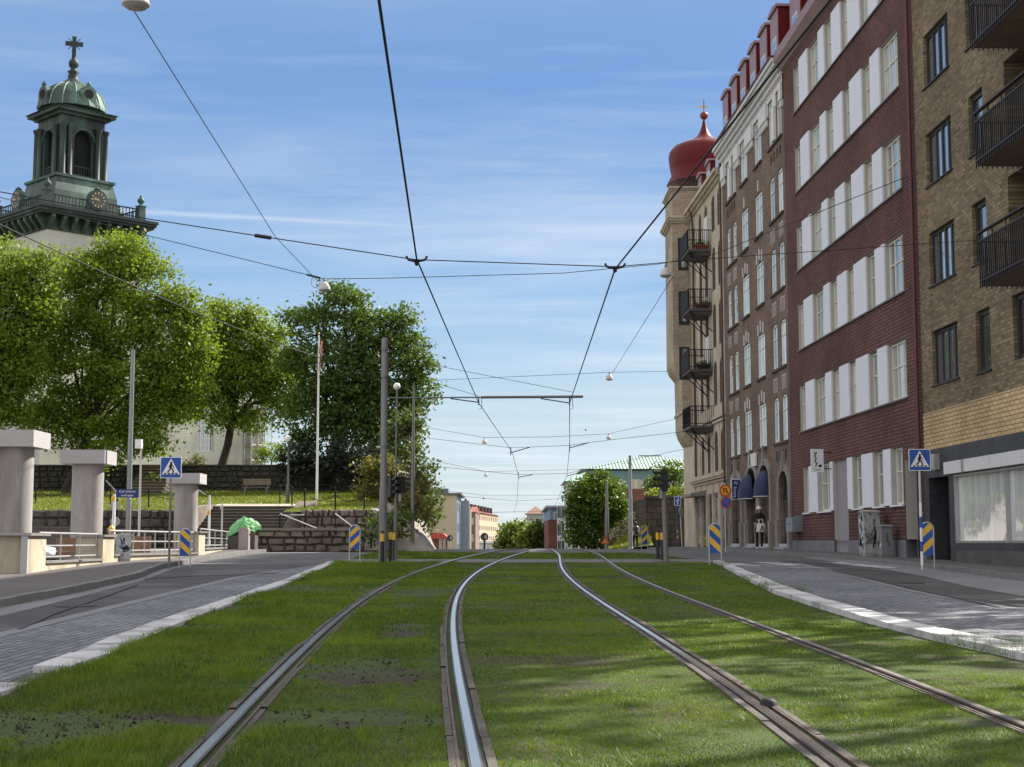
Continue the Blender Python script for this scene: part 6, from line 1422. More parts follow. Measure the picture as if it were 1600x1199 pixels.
t = thing('park_bench', L_(400, 86), 'wooden park bench on the lawn below the stone wall', 'bench'); mb = MB()
for z, y in ((.45, -.2), (.45, -.05), (.45, .1)): mb.box(-.8, .8, y - .06, y + .06, z - .03, z)
mb.build('seat', mat('bench_wood', (.22, .18, .13), .8), t, world=False); mb = MB()
for z in (.6, .72, .84): mb.box(-.8, .8, .16, .2, z, z + .09)
mb.build('backrest', mat('bench_wood', (.2,) * 3), t, world=False)
for s in (-.62, .62): mb = MB(); mb.box(s - .05, s + .05, -.25, -.18, -.05, .42); mb.box(s - .05, s + .05, .201, .26, -.05, .9); mb.box(s - .06, s + .06, -.3, .3, -.02, .06); mb.build('leg', granite_d, t, world=False)
# ---- church
a0 = ray(73, 322); a1 = ray(220, 330); YC = 120.; C0 = Vector((a0[0] * YC, YC, 0)); rr_, ll_ = Vector((.70, .714, 0)), Vector((-.714, .70, 0))
TWd = (a1[0] * YC - C0.x) / (.70 - .714 * a1[0])
zc = lambda y: P(73, y, YC).z
t = thing('church', C0 + (rr_ + ll_) * TWd / 2 + Vector((0, 0, 8)), 'pale church with green copper belfry, clocks, dome and cross', 'church')
ctr = C0 + (rr_ + ll_) * TWd / 2
ang0 = atan2(rr_.y, rr_.x)
FA = [Frame(ctr, ang0 + k * pi / 2) for k in range(4)]     # o measured from the tower axis, s centred
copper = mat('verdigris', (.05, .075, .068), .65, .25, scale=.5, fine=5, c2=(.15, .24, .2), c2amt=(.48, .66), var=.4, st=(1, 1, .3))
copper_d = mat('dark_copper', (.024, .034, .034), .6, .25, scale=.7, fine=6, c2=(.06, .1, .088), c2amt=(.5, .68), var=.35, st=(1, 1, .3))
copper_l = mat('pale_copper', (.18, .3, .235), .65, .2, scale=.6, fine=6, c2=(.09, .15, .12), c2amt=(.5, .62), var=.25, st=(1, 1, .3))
churchw = mat('church_plaster', (.5, .49, .46), .85, scale=.35, fine=5, c2=(.38, .37, .35), var=.12)
h0 = TWd / 2
mb = MB(); w_ = h0 - .25
for f in FA: wall(mb, f, -w_, w_, 5, zc(356), [(-1.0, 1.0, zc(420), zc(384), .3)], .3, 0, 0, w_); arch_fill(mb, f, -1., 1., zc(398), zc(384), 0, w_ - .01, .25)
mb.build('tower_wall', churchw, t)
mb = MB()
for f in FA: mb.fbox(f, -1., 1., w_ - .35, w_ - .3, zc(420), zc(384))
mb.build('louvre', copper_d, t)
mb = MB(); zz0, zz1, zz2 = zc(356), zc(335), zc(322)
for f in FA: wall(mb, f, -w_ - .15, w_ + .15, zz0, zz1, [], .1, 0, 0, w_ + .15)
for f in FA:
    n = 9
    for i in range(n): u = -h0 - .2 + (2 * h0 + .4) * (i + .5) / n; mb.prism([(w_ + .15, zz0 + .1), (w_ + .3, zz0 + .1), (h0 + .75, zz1 - .25), (h0 + .75, zz1 - .001), (w_ + .15, zz1 - .001)], lambda a, b, c: f(c, a, b), u - .16, u + .16)
mb.build('bracket_frieze', copper, t)
mb = MB()
for z0, z1, e in ((zz1, zz1 + .2, .85), (zz1 + .2, zz1 + .45, 1.0), (zz1 + .45, zz2, 1.12)): mb.fbox(FA[0], -h0 - e, h0 + e, -h0 - e, h0 + e, z0 + .001, z1)
mb.build('cornice', copper_d, t)
zb0, zb1 = zz2, zc(300)
for f in FA:
    mb = MB(); 
    for z, d in ((zb0, .08), (zb1 - .12, .1)): mb.fbox(f, -h0 + .3, h0 - .3, h0 - .12, h0 + .0, z + .001, z + d)
    for i in range(26): u = -h0 + .45 + (2 * h0 - .9) * i / 25; mb.tube([f(u, h0 - .06, zb0 + .08), f(u, h0 - .06, zb1 - .1)], .04, 5)
    mb.build('balustrade', copper_d, t)
    mb = MB(); mb.fbox(f, -h0 - .3, -h0 + .3, h0 - .3, h0 + .3, zb0 + .001, zb1 + .15); mb.fbox(f, -h0 - .36, -h0 + .36, h0 - .36, h0 + .36, zb1 + .151, zb1 + .25); pd = mb.build('pedestal', copper, t)
    q = f(-h0, h0, zb1 + .25); mb = MB(); mb.lathe([(.12, 0), (.1, .12), (.3, .35), (.33, .5), (.2, .68), (.1, .75), (.14, .85), (.02, 1.0)], tuple(q), 12); mb.build('urn', copper, pd)
    czc = zc(311) + .55; rc = px(13.5, YC)
    mb = MB(); mb.prism(circle(rc * 1.28, 28, 0, czc), lambda a, b, c: f(a, c, b), h0 + .1, h0 + .5); mb.prism([(-rc * 1.5, zb0), (rc * 1.5, zb0), (rc * 1.15, czc), (-rc * 1.15, czc)], lambda a, b, c: f(a, c, b), h0 - .0, h0 + .4); mb.prism(circle(rc * 1.16, 28, 0, czc), lambda a, b, c: f(a, c, b), h0 + .5, h0 + .503); mb.lathe([(.12, rc * 1.26), (.3, rc * 1.35), (.16, rc * 1.5), (.02, rc * 1.7)], tuple(f(0, h0 + .3, czc)), 10); ck = mb.build('clock', copper, t)
    mb = MB(); mb.prism(circle(rc, 28, 0, czc), lambda a, b, c: f(a, c, b), h0 + .505, h0 + .53); mb.build('dial', mat('dial_dark', (.05, .06, .06), .5), ck)
    mb = MB()
    for i in range(12):
        a = pi * i / 6; 
        mb.prism([(rc * k * cos(a + e), czc + rc * k * sin(a + e)) for k, e in ((.68, -.07), (.95, -.09), (.95, .09), (.68, .07))], lambda a, b, c: f(a, c, b), h0 + .531, h0 + .545)
    mb.build('numerals', mat('gold_leaf', (.5, .36, .18), .4, .5), ck)
    mb = MB(); thick(mb, [(.05, czc), (-rc * .55, czc + .04)], .12, lambda a, b, c: f(a, c, b), h0 + .55, h0 + .57); thick(mb, [(0, czc), (rc * .1 - rc * .6, czc + rc * .18)], .07, lambda a, b, c: f(a, c, b), h0 + .575, h0 + .59); mb.build('hands', mat('gold_leaf', (.6,) * 3), ck)
YB_ = ctr.y; zk = lambda y: P(112, y, YB_).z
hb = 2.05; zA, zB = zk(288), zk(192)
mb = MB()
prof = [(h0 - 1.3, zz2), (h0 - 1.5, zk(312)), (hb + .7, zk(300)), (hb + .6, zk(291)), (hb + .75, zk(290)), (hb + .75, zk(286)), (hb + .35, zA)]
mb.lathe([(r * sqrt(2), z) for r, z in prof], (ctr.x, ctr.y, 0), 4, 0, False, ang0 + pi / 4); mb.build('skirt', copper, t)
mb = MB()
for f in FA: wall(mb, f, -hb, hb, zA, zB, [(-.82, .82, zk(282), zk(212), .45)], .45, 0, 0, hb); arch_fill(mb, f, -.82, .82, zk(228), zk(212), 0, hb - .01, .4)
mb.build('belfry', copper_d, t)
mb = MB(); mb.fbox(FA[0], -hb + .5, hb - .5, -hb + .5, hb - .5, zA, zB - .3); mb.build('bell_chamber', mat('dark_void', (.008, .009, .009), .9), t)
mb = MB()
for f in FA:
    for u in (-hb + .12, -1.32, 1.32): mb.lathe([(.34, 0), (.3, .25), (.25, .3), (.23, zB - zA - 1.2), (.31, zB - zA - 1.05), (.34, zB - zA - .8)], tuple(f(u, hb + .16, zA)), 12)
    n = 10
    for i in range(n):
        a, b = pi * i / n, pi * (i + 1) / n; mb.prism([(-.95 * cos(a), zk(228) + .95 * sin(a)), (-.95 * cos(b), zk(228) + .95 * sin(b)), (-1.12 * cos(b), zk(228) + 1.12 * sin(b)), (-1.12 * cos(a), zk(228) + 1.12 * sin(a))], lambda a_, b_, c_: f(a_, c_, b_), hb + .002, hb + .15)
mb.build('column', copper_d, t)
mb = MB()
for f in FA:
    for z in (zk(281), zk(268)): mb.fbox(f, -.8, .8, hb - .2, hb - .12, z, z + .07)
    for i in range(7): u = -.7 + 1.4 * i / 6; mb.tube([f(u, hb - .16, zk(281)), f(u, hb - .16, zk(268))], .03, 5)
mb.build('belfry_railing', copper_d, t)
mb = MB(); hc = hb + .85
for z0, z1, e in ((zB, zB + .25, hb + .3), (zB + .25, zB + .55, hc - .15), (zB + .55, zk(182), hc)): mb.fbox(FA[0], -e, e, -e, e, z0 + .001, z1)
mb.build('belfry_cornice', copper_d, t)
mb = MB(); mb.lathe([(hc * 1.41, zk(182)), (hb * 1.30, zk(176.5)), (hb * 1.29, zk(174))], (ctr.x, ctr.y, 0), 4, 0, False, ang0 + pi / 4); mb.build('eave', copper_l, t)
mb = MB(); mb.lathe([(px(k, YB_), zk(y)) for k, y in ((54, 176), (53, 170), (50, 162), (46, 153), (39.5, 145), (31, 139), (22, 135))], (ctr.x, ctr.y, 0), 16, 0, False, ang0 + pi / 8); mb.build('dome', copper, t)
mb = MB()
for i in range(16):
    a = ang0 + pi / 8 + 2 * pi * i / 16; mb.tube([(ctr.x + px(k + .6, YB_) * cos(a), ctr.y + px(k + .6, YB_) * sin(a), zk(y)) for k, y in ((54, 176), (50, 162), (46, 153), (39.5, 145), (31, 139), (22, 135))], .05, 5)
mb.build('dome_rib', copper_l, t)
for f in FA:
    q = f(0, px(50, YB_), zk(158)); mb = MB(); mb.prism(circle(.75, 18, 0, q.z), lambda a, b, c: f(a, c, b), px(44, YB_), px(52, YB_)); mb.prism([(-.9, q.z - .9), (.9, q.z - .9), (.6, q.z), (-.6, q.z)], lambda a, b, c: f(a, c, b), px(44, YB_), px(51.5, YB_)); mb.lathe([(.12, .7), (.22, .85), (.05, 1.15)], tuple(q), 8); d = mb.build('dormer', copper, t)
    mb = MB(); mb.prism(circle(.42, 16, 0, q.z), lambda a, b, c: f(a, c, b), px(52, YB_) + .001, px(52, YB_) + .03); mb.build('oculus', mat('dark_void', (0,) * 3), d)
mb = MB(); mb.lathe([(px(k, YB_), zk(y)) for k, y in ((22, 135), (17, 131), (12, 127.5), (8, 124), (8.5, 120), (7, 116), (9.5, 113), (5, 110), (4.5, 107), (7.5, 104), (8.2, 99), (6.5, 95), (3, 92), (4, 90), (2.2, 88))], (ctr.x, ctr.y, 0), 16); mb.build('lantern_finial', copper_d, t)
mb = MB(); q = P(112, 74, YB_); f = Frame((ctr.x, ctr.y, 0), ang0 * .35); mb.fbox(f, -.17, .17, -.14, .14, zk(90), zk(58)); zx = zk(69); mb.fbox(f, -.75, -.171, -.13, .13, zx - .17, zx + .17); mb.fbox(f, .171, .75, -.13, .13, zx - .17, zx + .17)
for i in range(12):
    a = pi / 6 * i + .26; mb.tube([f(.2 * cos(a), 0, zx + .2 * sin(a)), f(.72 * cos(a), 0, zx + .72 * sin(a))], .035, 4)
mb.build('cross', copper_d, t)
FN = Frame(C0 + rr_ * TWd + ll_ * 1.2, ang0); NL = 15.5
mb = MB(); nw = []
def uofx(x, y=690):
    a, b = ray(x, y); o = FN.org; return (o.x - a * o.y) / (a * FN.ax.y - FN.ax.x)
for xa, xb in ((206, 222), (245, 263), (309, 334)): nw.append((uofx(xa), uofx(xb)))
zs, zh = P(0, 702, 130).z, P(0, 620, 130).z
wall(mb, FN, 0, uofx(410), 5, 17.5, [(a, b, zs, zh, .3) for a, b in nw], .3)
for a, b in nw: arch_fill(mb, FN, a, b, zh - .7, zh, 0, -.01, .28)
e = uofx(410); mb.quad(FN(e, 0, 5), FN(e, -14, 5), FN(e, -14, 17.5), FN(e, 0, 17.5)); mb.add([FN(e, 0, 17.5), FN(e, -14, 17.5), FN(e, -7, 21)], [(0, 1, 2)]); mb.build('nave_wall', churchw, t)
for a, b in nw: window(t, FN, (a + b) / 2, zs, b - a - .02, zh - zs - .02, 4, 8, wframe_g, g_dark, .25, .08, .06)
mb = MB(); mb.prism([(.5, 17.4), (-7, 21.2), (-14.5, 17.4), (-14.5, 17.2), (-7, 21.0), (.5, 17.2)], lambda a, b, c: FN(c, a, b), -.2, e + .4); mb.build('nave_roof', copper_d, t)
ts = thing('scaffolding', FN(uofx(393), 1, 8), 'scaffolding of grey poles at the right end of the church wall', 'scaffolding')
ua, ub = uofx(378), uofx(409); mb = MB()
for i in range(4):
    u = ua + (ub - ua) * i / 3
    for o in (.4, 1.5): mb.tube([FN(u, o, 7), FN(u, o, 15.5)], .035, 5)
for z in (8.8, 10.2, 11.6, 13, 14.4):
    for o in (.4, 1.5): mb.tube([FN(ua, o, z), FN(ub, o, z)], .03, 5)
for i in range(3):
    for k in range(4):
        z = 8.8 + 1.4 * k; u, v = ua + (ub - ua) * i / 3, ua + (ub - ua) * (i + 1) / 3; mb.tube([FN(u, 1.5, z), FN(v, 1.5, z + 1.4)] if (i + k) % 2 else [FN(v, 1.5, z), FN(u, 1.5, z + 1.4)], .025, 5)
mb.build('poles', steel_w, ts)
mb = MB()
for z in (8.85, 10.25, 11.65, 13.05): mb.fbox(FN, ua, ub, .5, 1.4, z, z + .06)
mb.build('platforms', mat('scaffold_board', (.25, .22, .18), .85), ts)
mb = MB(); mb.fbox(FN, ua, ub, .2, .25, 7, 15); mb.build('netting', mat('grey_netting', (.3, .29, .28), .9, scale=2, fine=20, var=.25), ts)
# ------------------------------------------------------------------ trees and shrubs
gt = 'lime trees below the church'
# unseen trees added right of the picture, crowns shaped to dapple the tracks
for x, y, hi, lo, lab in ((15.5, 20, [((15, 17.5, 18), 2.6), ((15, 21, 19), 2.7), ((16, 19, 21.5), 2.6)], [((15.5, 18, 12.5), 2.6), ((15, 22, 13), 2.6), ((17, 20, 10), 2.6), ((14.8, 15.5, 12), 2.4)], 'tall unseen lime tree added to dapple the tracks'),
        (15.8, 27, [((15, 24.6, 18.5), 2.6), ((15.3, 28, 18.5), 2.6), ((16, 26, 21.5), 2.6)], [((15.6, 25.5, 12.5), 2.7), ((15.8, 28.5, 11), 2.6), ((17, 26, 9), 2.6)], 'second unseen lime tree added to dapple the tracks'),
        (18.5, 32, [((17.2, 32, 19.5), 2.8), ((18.6, 34, 22), 2.8), ((17, 30, 23), 2.6)], [((17.6, 31.5, 13.5), 2.8), ((18, 33, 16), 2.6), ((18.6, 31, 10), 2.6)], 'third unseen lime tree added to dapple the tracks')):
    o = tree('lime_tree', (x, y, .3), [(c, (r, r, r * .9)) for c, r in [((c[0], c[1], c[2] + 2.7), r) for c, r in hi]], .35, lab, gt, leaf_lime, bark, .24, .5, 13, 34, 5)
    pts = blob_points([(c, (r, r, r * .9)) for c, r in lo], .5, 13, 3.2); big_mesh('lower_crown', leaves(pts, .24) - np.array((x, y, .3)), 4, leaf_lime, o)
tree('lime_tree', P(104, 773, 88), pblobs([(195, 400, 46), (150, 440, 52), (232, 450, 55), (100, 490, 55), (185, 505, 66), (262, 510, 52), (128, 575, 62), (205, 590, 66), (275, 575, 45), (95, 640, 45), (165, 650, 55), (230, 655, 40), (222, 705, 22), (110, 690, 30), (175, 700, 30, -1), (300, 545, 30), (60, 560, 40), (70, 660, 34), (255, 620, 40), (150, 715, 24), (240, 690, 24, -1), (200, 395, 34, 1), (285, 480, 30), (120, 420, 36), (302, 505, 30), (300, 600, 32), (315, 560, 26), (290, 640, 24)], 88), .28,
     'tallest bright green lime tree, hiding the foot of the church tower', gt, leaf_lime, bark, .12, .44, 56, 15, 8, shell=.45)
tree('lime_tree', P(-22, 765, 84), pblobs([(15, 408, 40), (-30, 440, 60), (58, 432, 36), (28, 490, 48), (-15, 545, 60), (38, 580, 44), (-20, 630, 50), (28, 645, 24), (75, 400, 22), (40, 520, 40), (10, 590, 46), (60, 480, 30), (35, 460, 36)], 84), .3, 'bright green lime tree cut off by the left picture edge', gt, leaf_lime, bark, .12, .44, 56, 15, 8, shell=.45)
tree('lime_tree', P(346, 737, 100), pblobs([(365, 498, 33), (408, 535, 38), (335, 530, 40), (434, 585, 28), (375, 590, 46), (325, 600, 36), (420, 630, 26), (355, 645, 32), (300, 640, 24), (440, 625, 20), (395, 660, 24), (380, 560, 40), (345, 490, 26), (400, 500, 24), (450, 600, 16), (350, 560, 40), (310, 560, 34), (415, 590, 30), (456, 560, 20), (450, 640, 20), (460, 600, 15), (430, 520, 20)], 100), .3, 'bright green lime tree in front of the church windows', gt, leaf_lime, bark, .125, .44, 54, 15, 7, shell=.45)
tree('maple_tree', P(512, 738, 92), pblobs([(540, 478, 34), (485, 505, 42), (575, 510, 42), (625, 518, 32), (648, 560, 30), (600, 570, 52), (520, 575, 60), (468, 575, 34), (540, 640, 60), (605, 640, 52), (645, 610, 34), (480, 650, 46), (660, 592, 22), (625, 498, 20), (560, 700, 42), (612, 690, 40), (470, 700, 26), (520, 455, 20)], 92), .35, 'large dark green maple behind the flagpole', 'dark trees behind the lawn', leaf_dark, bark, .135, .42, 50, 15, 9, shell=.45)
tree('shrub_tree', P(650, 800, 84), pblobs([(632, 690, 34), (655, 730, 24), (640, 655, 22), (666, 768, 18), (670, 800, 16), (655, 765, 26), (672, 785, 12, -1), (664, 818, 12)], 84), .12, 'mid green tree spilling down over the rock beside the slim grey pole', 'dark trees behind the lawn', leafmat('leaf_greygreen', (.06, .1, .03), warm=(.15, .19, .075)), bark, .125, .32, 24, 38, 5)
tree('olive_shrub', P(605, 818, 77), pblobs([(600, 755, 36), (622, 785, 32), (590, 730, 24), (640, 765, 26), (570, 775, 16), (632, 812, 16), (612, 735, 24), (650, 800, 16), (592, 805, 20, -3), (612, 822, 15, -5), (640, 790, 22, -3), (575, 800, 14, -4), (630, 830, 10, -6)], 77), .08, 'yellow green shrub behind the tall tram mast', 'shrubs on the slope', leaf_olive, bark, .10, .28, 24, 44, 6, cat='shrub')
for x, y, r, Y, lab in ((470, 712, 30, 89.5, 'dark lilac shrub left of the flagpole, under the maple'), (535, 712, 34, 89, 'dark lilac shrub right of the flagpole, under the maple'), (585, 715, 26, 86, 'dark lilac shrub behind the yellow green shrub')):
    tree('lilac_shrub', (P(x, 765, Y).x, Y, LZ(Y)), pblobs([(x, y, r), (x - r * .6, y + r * .5, r * .6), (x + r * .6, y + r * .5, r * .6), (x, y + r * .8, r * .7)], Y), .06, lab, 'shrubs on the slope', leaf_lilac, bark, .13, .28, 11, 40, 4, cat='shrub')
for x, y, r, Y, m, lab in ((596, 812, 17, 64.5, leaf_dark, 'dark bush filling the corner beside the brown rubble wall'), (618, 832, 14, 64.2, leaf_olive, 'low olive bush at the foot of the tall tram mast'), (628, 806, 15, 66, leaf_mid, 'green bush behind the bollards at the tall tram mast'), (303, 722, 13, 112, leaf_olive, 'small yellow green bush at the foot of the church wall'), (245, 752, 16, 90, leaf_mid, 'leafy young shoots beside the narrow upper steps'), (580, 836, 10, 63, leaf_mid, 'weedy bush at the end of the brown rubble wall'), (425, 705, 20, 118, leaf_lime, 'light green bush seen between the limes and the maple')):
    q = P(x, y, Y); tree('bush', (q.x, Y, q.z - px(r, Y)), pblobs([(x, y, r), (x - r * .8, y + r * .3, r * .7), (x + r * .8, y + r * .3, r * .7)], Y), .03, lab, 'small bushes', m, bark, .1, .22, 10, 60, 3, cat='bush')
tree('chestnut_tree', P(930, 866, 112), pblobs([(930, 785, 42), (915, 768, 28), (950, 765, 28), (934, 748, 14), (905, 808, 26), (962, 800, 24), (930, 832, 38), (900, 838, 18), (962, 838, 22), (975, 800, 12, 2)], 112), .2, 'round dense green tree right of the tram tracks', 'trees beyond the crest', leaf_mid, bark, .14, .3, 22, 34, 6)
tree('blossom_bush', P(985, 862, 105), pblobs([(985, 822, 18), (965, 838, 16), (1000, 805, 14), (980, 840, 16), (995, 828, 12)], 105), .06, 'bush covered in white blossom beside the round tree', 'shrubs on the slope', petal, bark, .09, .2, 9, 60, 4, cat='shrub')
pts = blob_points([(tuple(c), r) for c, r in pblobs([(985, 824, 18), (968, 838, 16), (998, 808, 13)], 105)], .25, 6, 50); o = big_mesh('foliage', leaves(pts, .09) - np.array(P(985, 862, 105)), 4, leaf_olive, [k for k in bpy.data.objects if k.name.startswith('blossom_bush')][0])
tree('garden_tree', P(1040, 790, 108), pblobs([(1035, 745, 16), (1052, 733, 14), (1020, 757, 14), (1058, 752, 12), (1040, 765, 15), (1030, 730, 8)], 108), .1, 'light green tree rising above the dark stone wall', 'trees beyond the crest', leaf_mid, bark, .14, .3, 10, 44, 5, shell=.3)
tree('garden_tree', P(1084, 790, 106), pblobs([(1082, 752, 13), (1090, 735, 12), (1076, 768, 10)], 106), .08, 'small tree squeezed between the dark wall and the corner house', 'trees beyond the crest', leaf_mid, bark, .13, .26, 10, 44, 4)
q = P(1050, 770, 101.5); t = thing('hedge', (q.x, 101.5, 4.1), 'pale green hedge growing along the top of the dark stone wall', 'hedge')
pts = blob_points([(tuple(P(x, y, 101.5)), (px(10, 101), px(10, 101), px(8, 101))) for x, y in ((1022, 772), (1038, 768), (1052, 770), (1064, 766), (1076, 770), (1088, 768))], .22, 10, 60); big_mesh('foliage', leaves(pts, .11) - np.array(t.location), 4, leaf_lime, t)
mb = MB()
for x in (1022, 1045, 1070): mb.tube([P(x, 782, 101.5), P(x + 2, 768, 101.5)], .03, 5)
mb.build('stem', bark, t)
for lab, bl, Y in (('distant street tree on the left of the pair in mid street', [(800, 832, 15), (790, 845, 13), (812, 822, 12), (783, 852, 9), (806, 846, 16), (796, 858, 14)], 200), ('distant broad street tree on the right of the pair in mid street', [(830, 836, 18), (846, 832, 15), (852, 850, 13), (825, 850, 18), (838, 822, 10), (842, 856, 16)], 190)):
    q = P(bl[0][0], 868, Y); tree('street_tree', (q.x, Y, gz(Y)), pblobs(bl, Y), .2, lab, 'trees beyond the crest', leafmat('leaf_far', (.1, .15, .03), warm=(.2, .25, .05)), bark, .3, .5, 11, 18, 5)
# right bank beyond the corner house
xw0, xw1 = P(1009, 780, 97).x, RW(97) + 2.5
t = thing('retaining_wall', ((xw0 + xw1) / 2, 97, gz(97)), 'tall dark stone wall beyond the corner house', 'wall')
mb = MB(); zt = P(1050, 778, 97).z; fw = Frame((xw0, 97, 0), 0); wall(mb, fw, 0, xw1 - xw0, gz(97) - .5, zt, []); mb.quad(fw(0, 0, -.5), fw(0, -14, -.5), fw(0, -14, zt), fw(0, 0, zt)); mb.quad(fw(0, 0, zt), fw(xw1 - xw0, 0, zt), fw(xw1 - xw0, -14, zt), fw(0, -14, zt)); mb.build('masonry', brick('big_stone', (.075, .062, .052), (.048, .041, .036), (.03, .026, .023), (1, .3), .6, .42, .03, 1., stone=True), t)
mb = MB(); mb.fbox(fw, -.08, xw1 - xw0, -.3, .08, zt + .001, zt + .14); mb.build('coping', st_d, t)
mb = MB(); vs = []
for j in range(9):
    Y = 93 + 6 * j
    for i in range(9):
        k = i / 8; X = P(952, 850, Y).x * (1 - k) + (xw0 + .1) * k + max(0, (Y - 97)) * .0; vs.append((X, Y, gz(Y) - .02 + k * (P(1008, 822, 97).z - gz(97)) * min(1, (Y - 92) / 5)))
mb.add(vs, [(j * 9 + i, j * 9 + i + 1, (j + 1) * 9 + i + 1, (j + 1) * 9 + i) for j in range(8) for i in range(8)]); tag(mb.build('grass_bank', lawnm), kind='structure')
n = 9000; k = NR.random(n); yy = 93.2 + 12 * NR.random(n); xx = np.array([P(952, 850, y).x for y in yy]) * (1 - k) + xw0 * k; zz_ = np.array([gz(y) for y in yy]) + k * (P(1008, 822, 97).z - gz(97)) * np.minimum(1, (yy - 92) / 5)
tag(big_mesh('grass', blades(xx, yy, zz_, .1 + .15 * NR.random(n), np.full(n, .03), .6), 3, grass_sun), kind='stuff')
# ------------------------------------------------------------------ far buildings
def house(name, lab, f, w_, z0, z1, depth, m, rows, cols, ww, wh, mg=None, mf=None, side=None, side_m=None, top=None):
    t = thing(name, f(w_ / 2, -depth / 2, z0), lab, 'building'); holes = []
    for r in range(rows):
        for c in range(cols): u = w_ * (c + .5) / cols; z = z1 - .9 - (z1 - z0) * r / max(rows, 1) * .98; holes.append((u - ww / 2, u + ww / 2, z - wh, z))
    mb = MB(); wall(mb, f, 0, w_, z0, z1, holes, .15); mb.quad(f(w_, -depth, z0), f(0, -depth, z0), f(0, -depth, z1), f(w_, -depth, z1)); mb.quad(f(0, 0, z1), f(w_, 0, z1), f(w_, -depth, z1), f(0, -depth, z1)); mb.quad(f(0, 0, z0), f(0, -depth, z0), f(0, -depth, z1), f(0, 0, z1)); mb.build('wall', m, t)
    for h in holes: window(t, f, (h[0] + h[1]) / 2, h[2] + .01, h[1] - h[0] - .02, h[3] - h[2] - .02, 2, 1, mf or wframe_g, mg or g_dark, .12, .1, .08)
    if side:
        fs = Frame(f(w_, 0, 0), f.ang + pi / 2); n, sr, sw = side; hs = []
        for r in range(sr):
            for c in range(n): u = depth * (c + .5) / n; z = z1 - .9 - (z1 - z0) * r / sr * .98; hs.append((u - sw / 2, u + sw / 2, z - wh, z))
        mb = MB(); wall(mb, fs, 0, depth, z0, z1, hs, .15); mb.build('side_wall', side_m or m, t)
        for h in hs: window(t, fs, (h[0] + h[1]) / 2, h[2] + .01, h[1] - h[0] - .02, h[3] - h[2] - .02, 2, 1, mf or wframe_g, mg or g_dark, .12, .1, .08)
    else: mb = MB(); mb.quad(f(w_, 0, z0), f(w_, -depth, z0), f(w_, -depth, z1), f(w_, 0, z1)); mb.build('side_wall', side_m or m, t)
    return t
def roof(t, f, w_, z, depth, h, m, over=.4, hip=True):
    mb = MB(); a = [(-over, over), (w_ + over, over), (w_ + over, -depth - over), (-over, -depth - over)]; k = depth / 2 if hip else 0
    k = min(k, w_ / 2 - .01); vs = [f(*q, z) for q in a] + [f(k, -depth / 2, z + h), f(w_ - k, -depth / 2, z + h)]
    mb.add(vs, [(0, 1, 5, 4), (1, 2, 5), (2, 3, 4, 5), (3, 0, 4), (3, 2, 1, 0)]); mb.build('roof', m, t)
def FX(x, y, Y, ang=0.): q = P(x, y, Y); return Frame((q.x, Y, 0), ang)
rooftile = mat('red_tiles', (.22, .07, .045), .8, scale=1, fine=8, var=.25)
cream = mat('cream_wall', (.55, .47, .33), .85, scale=.3, fine=4, var=.08)
# cream gable house with a blue flank
f = FX(630, 800, 172); w_ = P(714, 800, 172).x - f.org.x; z1 = P(700, 773, 172).z
t = house('apartment_building', 'cream walled block with a blue flank on the left far side', f, w_, -3, z1, 14, cream, 0, 0, 1, 1, None, None, (4, 4, 1.4), mat('blue_cladding', (.15, .19, .25), .6, var=.2))
mb = MB(); mb.fbox(f, -.3, w_ + .5, -14.5, .3, z1 + .001, z1 + .2); mb.build('roof_edge', steel_pole, t)
a, b = P(686, 770, 176), P(701, 764, 176); mb = MB(); mb.box(a.x, b.x, 175, 179, z1 + .2, b.z); mb.build('roof_hut', mat('slate_blue', (.12, .15, .2), .7), t)
mb = MB(); mb.fbox(f, w_ + .15, w_ + 1.2, -9, -8, -2, z1 - .5); mb.fbox(f, w_ + .15, w_ + 1.0, -13, -12, -2, z1 - 1); mb.build('bay', mat('pale_blue', (.3, .34, .38), .6, var=.2), t)
# dark pyramid-roofed corner house
f = FX(722, 800, 225); w_ = P(735, 800, 225).x - f.org.x; z1 = P(0, 796, 225).z
t = house('turret_house', 'narrow buff house with a steep dark pyramid roof, far left side', f, w_, -5, z1, 5, mat('buff_far', (.33, .25, .17), .85, var=.2), 4, 1, .6, 1.2)
mb = MB(); q = f(w_ * .42, -1.5, 0); mb.lathe([(w_ * .62, z1), (w_ * .58, z1 + .35), (w_ * .3, z1 + 1.2), (.02, P(0, 778, 226).z)], (q.x, q.y, 0), 8); mb.build('spire_roof', mat('brown_roof', (.07, .04, .035), .7), t)
f = FX(733, 800, 245); w_ = P(743, 800, 245).x - f.org.x; z1 = P(0, 800, 245).z; t = house('row_house', 'narrow reddish house between the pyramid roof and the long peach block', f, w_, -5, z1, 30, mat('reddish_far', (.2, .14, .11), .85, var=.2), 4, 1, .5, 1.2); roof(t, f, w_, z1, 30, 1.2, rooftile, .1, False)
# long peach block
q0, q1 = P(741, 800, 470), P(778, 809, 540); ang = atan2(q1.y - q0.y, q1.x - q0.x); f = Frame((q0.x, q0.y, 0), ang); w_ = hypot(q1.x - q0.x, q1.y - q0.y); z1 = P(741, 800, 470).z
t = house('long_block', 'long peach block with rows of windows and red roof, far away', f, w_, -9, z1, 12, mat('peach_wall', (.5, .38, .27), .85, scale=.2, fine=3, var=.1), 6, 12, 3.2, 1.55, g_dark, wframe); roof(t, f, w_, z1, 12, 2.2, rooftile, .5)
for i in range(7): mb = MB(); mb.fbox(f, w_ * (i + .6) / 7.5 - .8, w_ * (i + .6) / 7.5 + .8, -3.4, -1.2, z1 + .3, z1 + 2.6); mb.build('dormer', mat('brown_roof', (.1,) * 3), t)
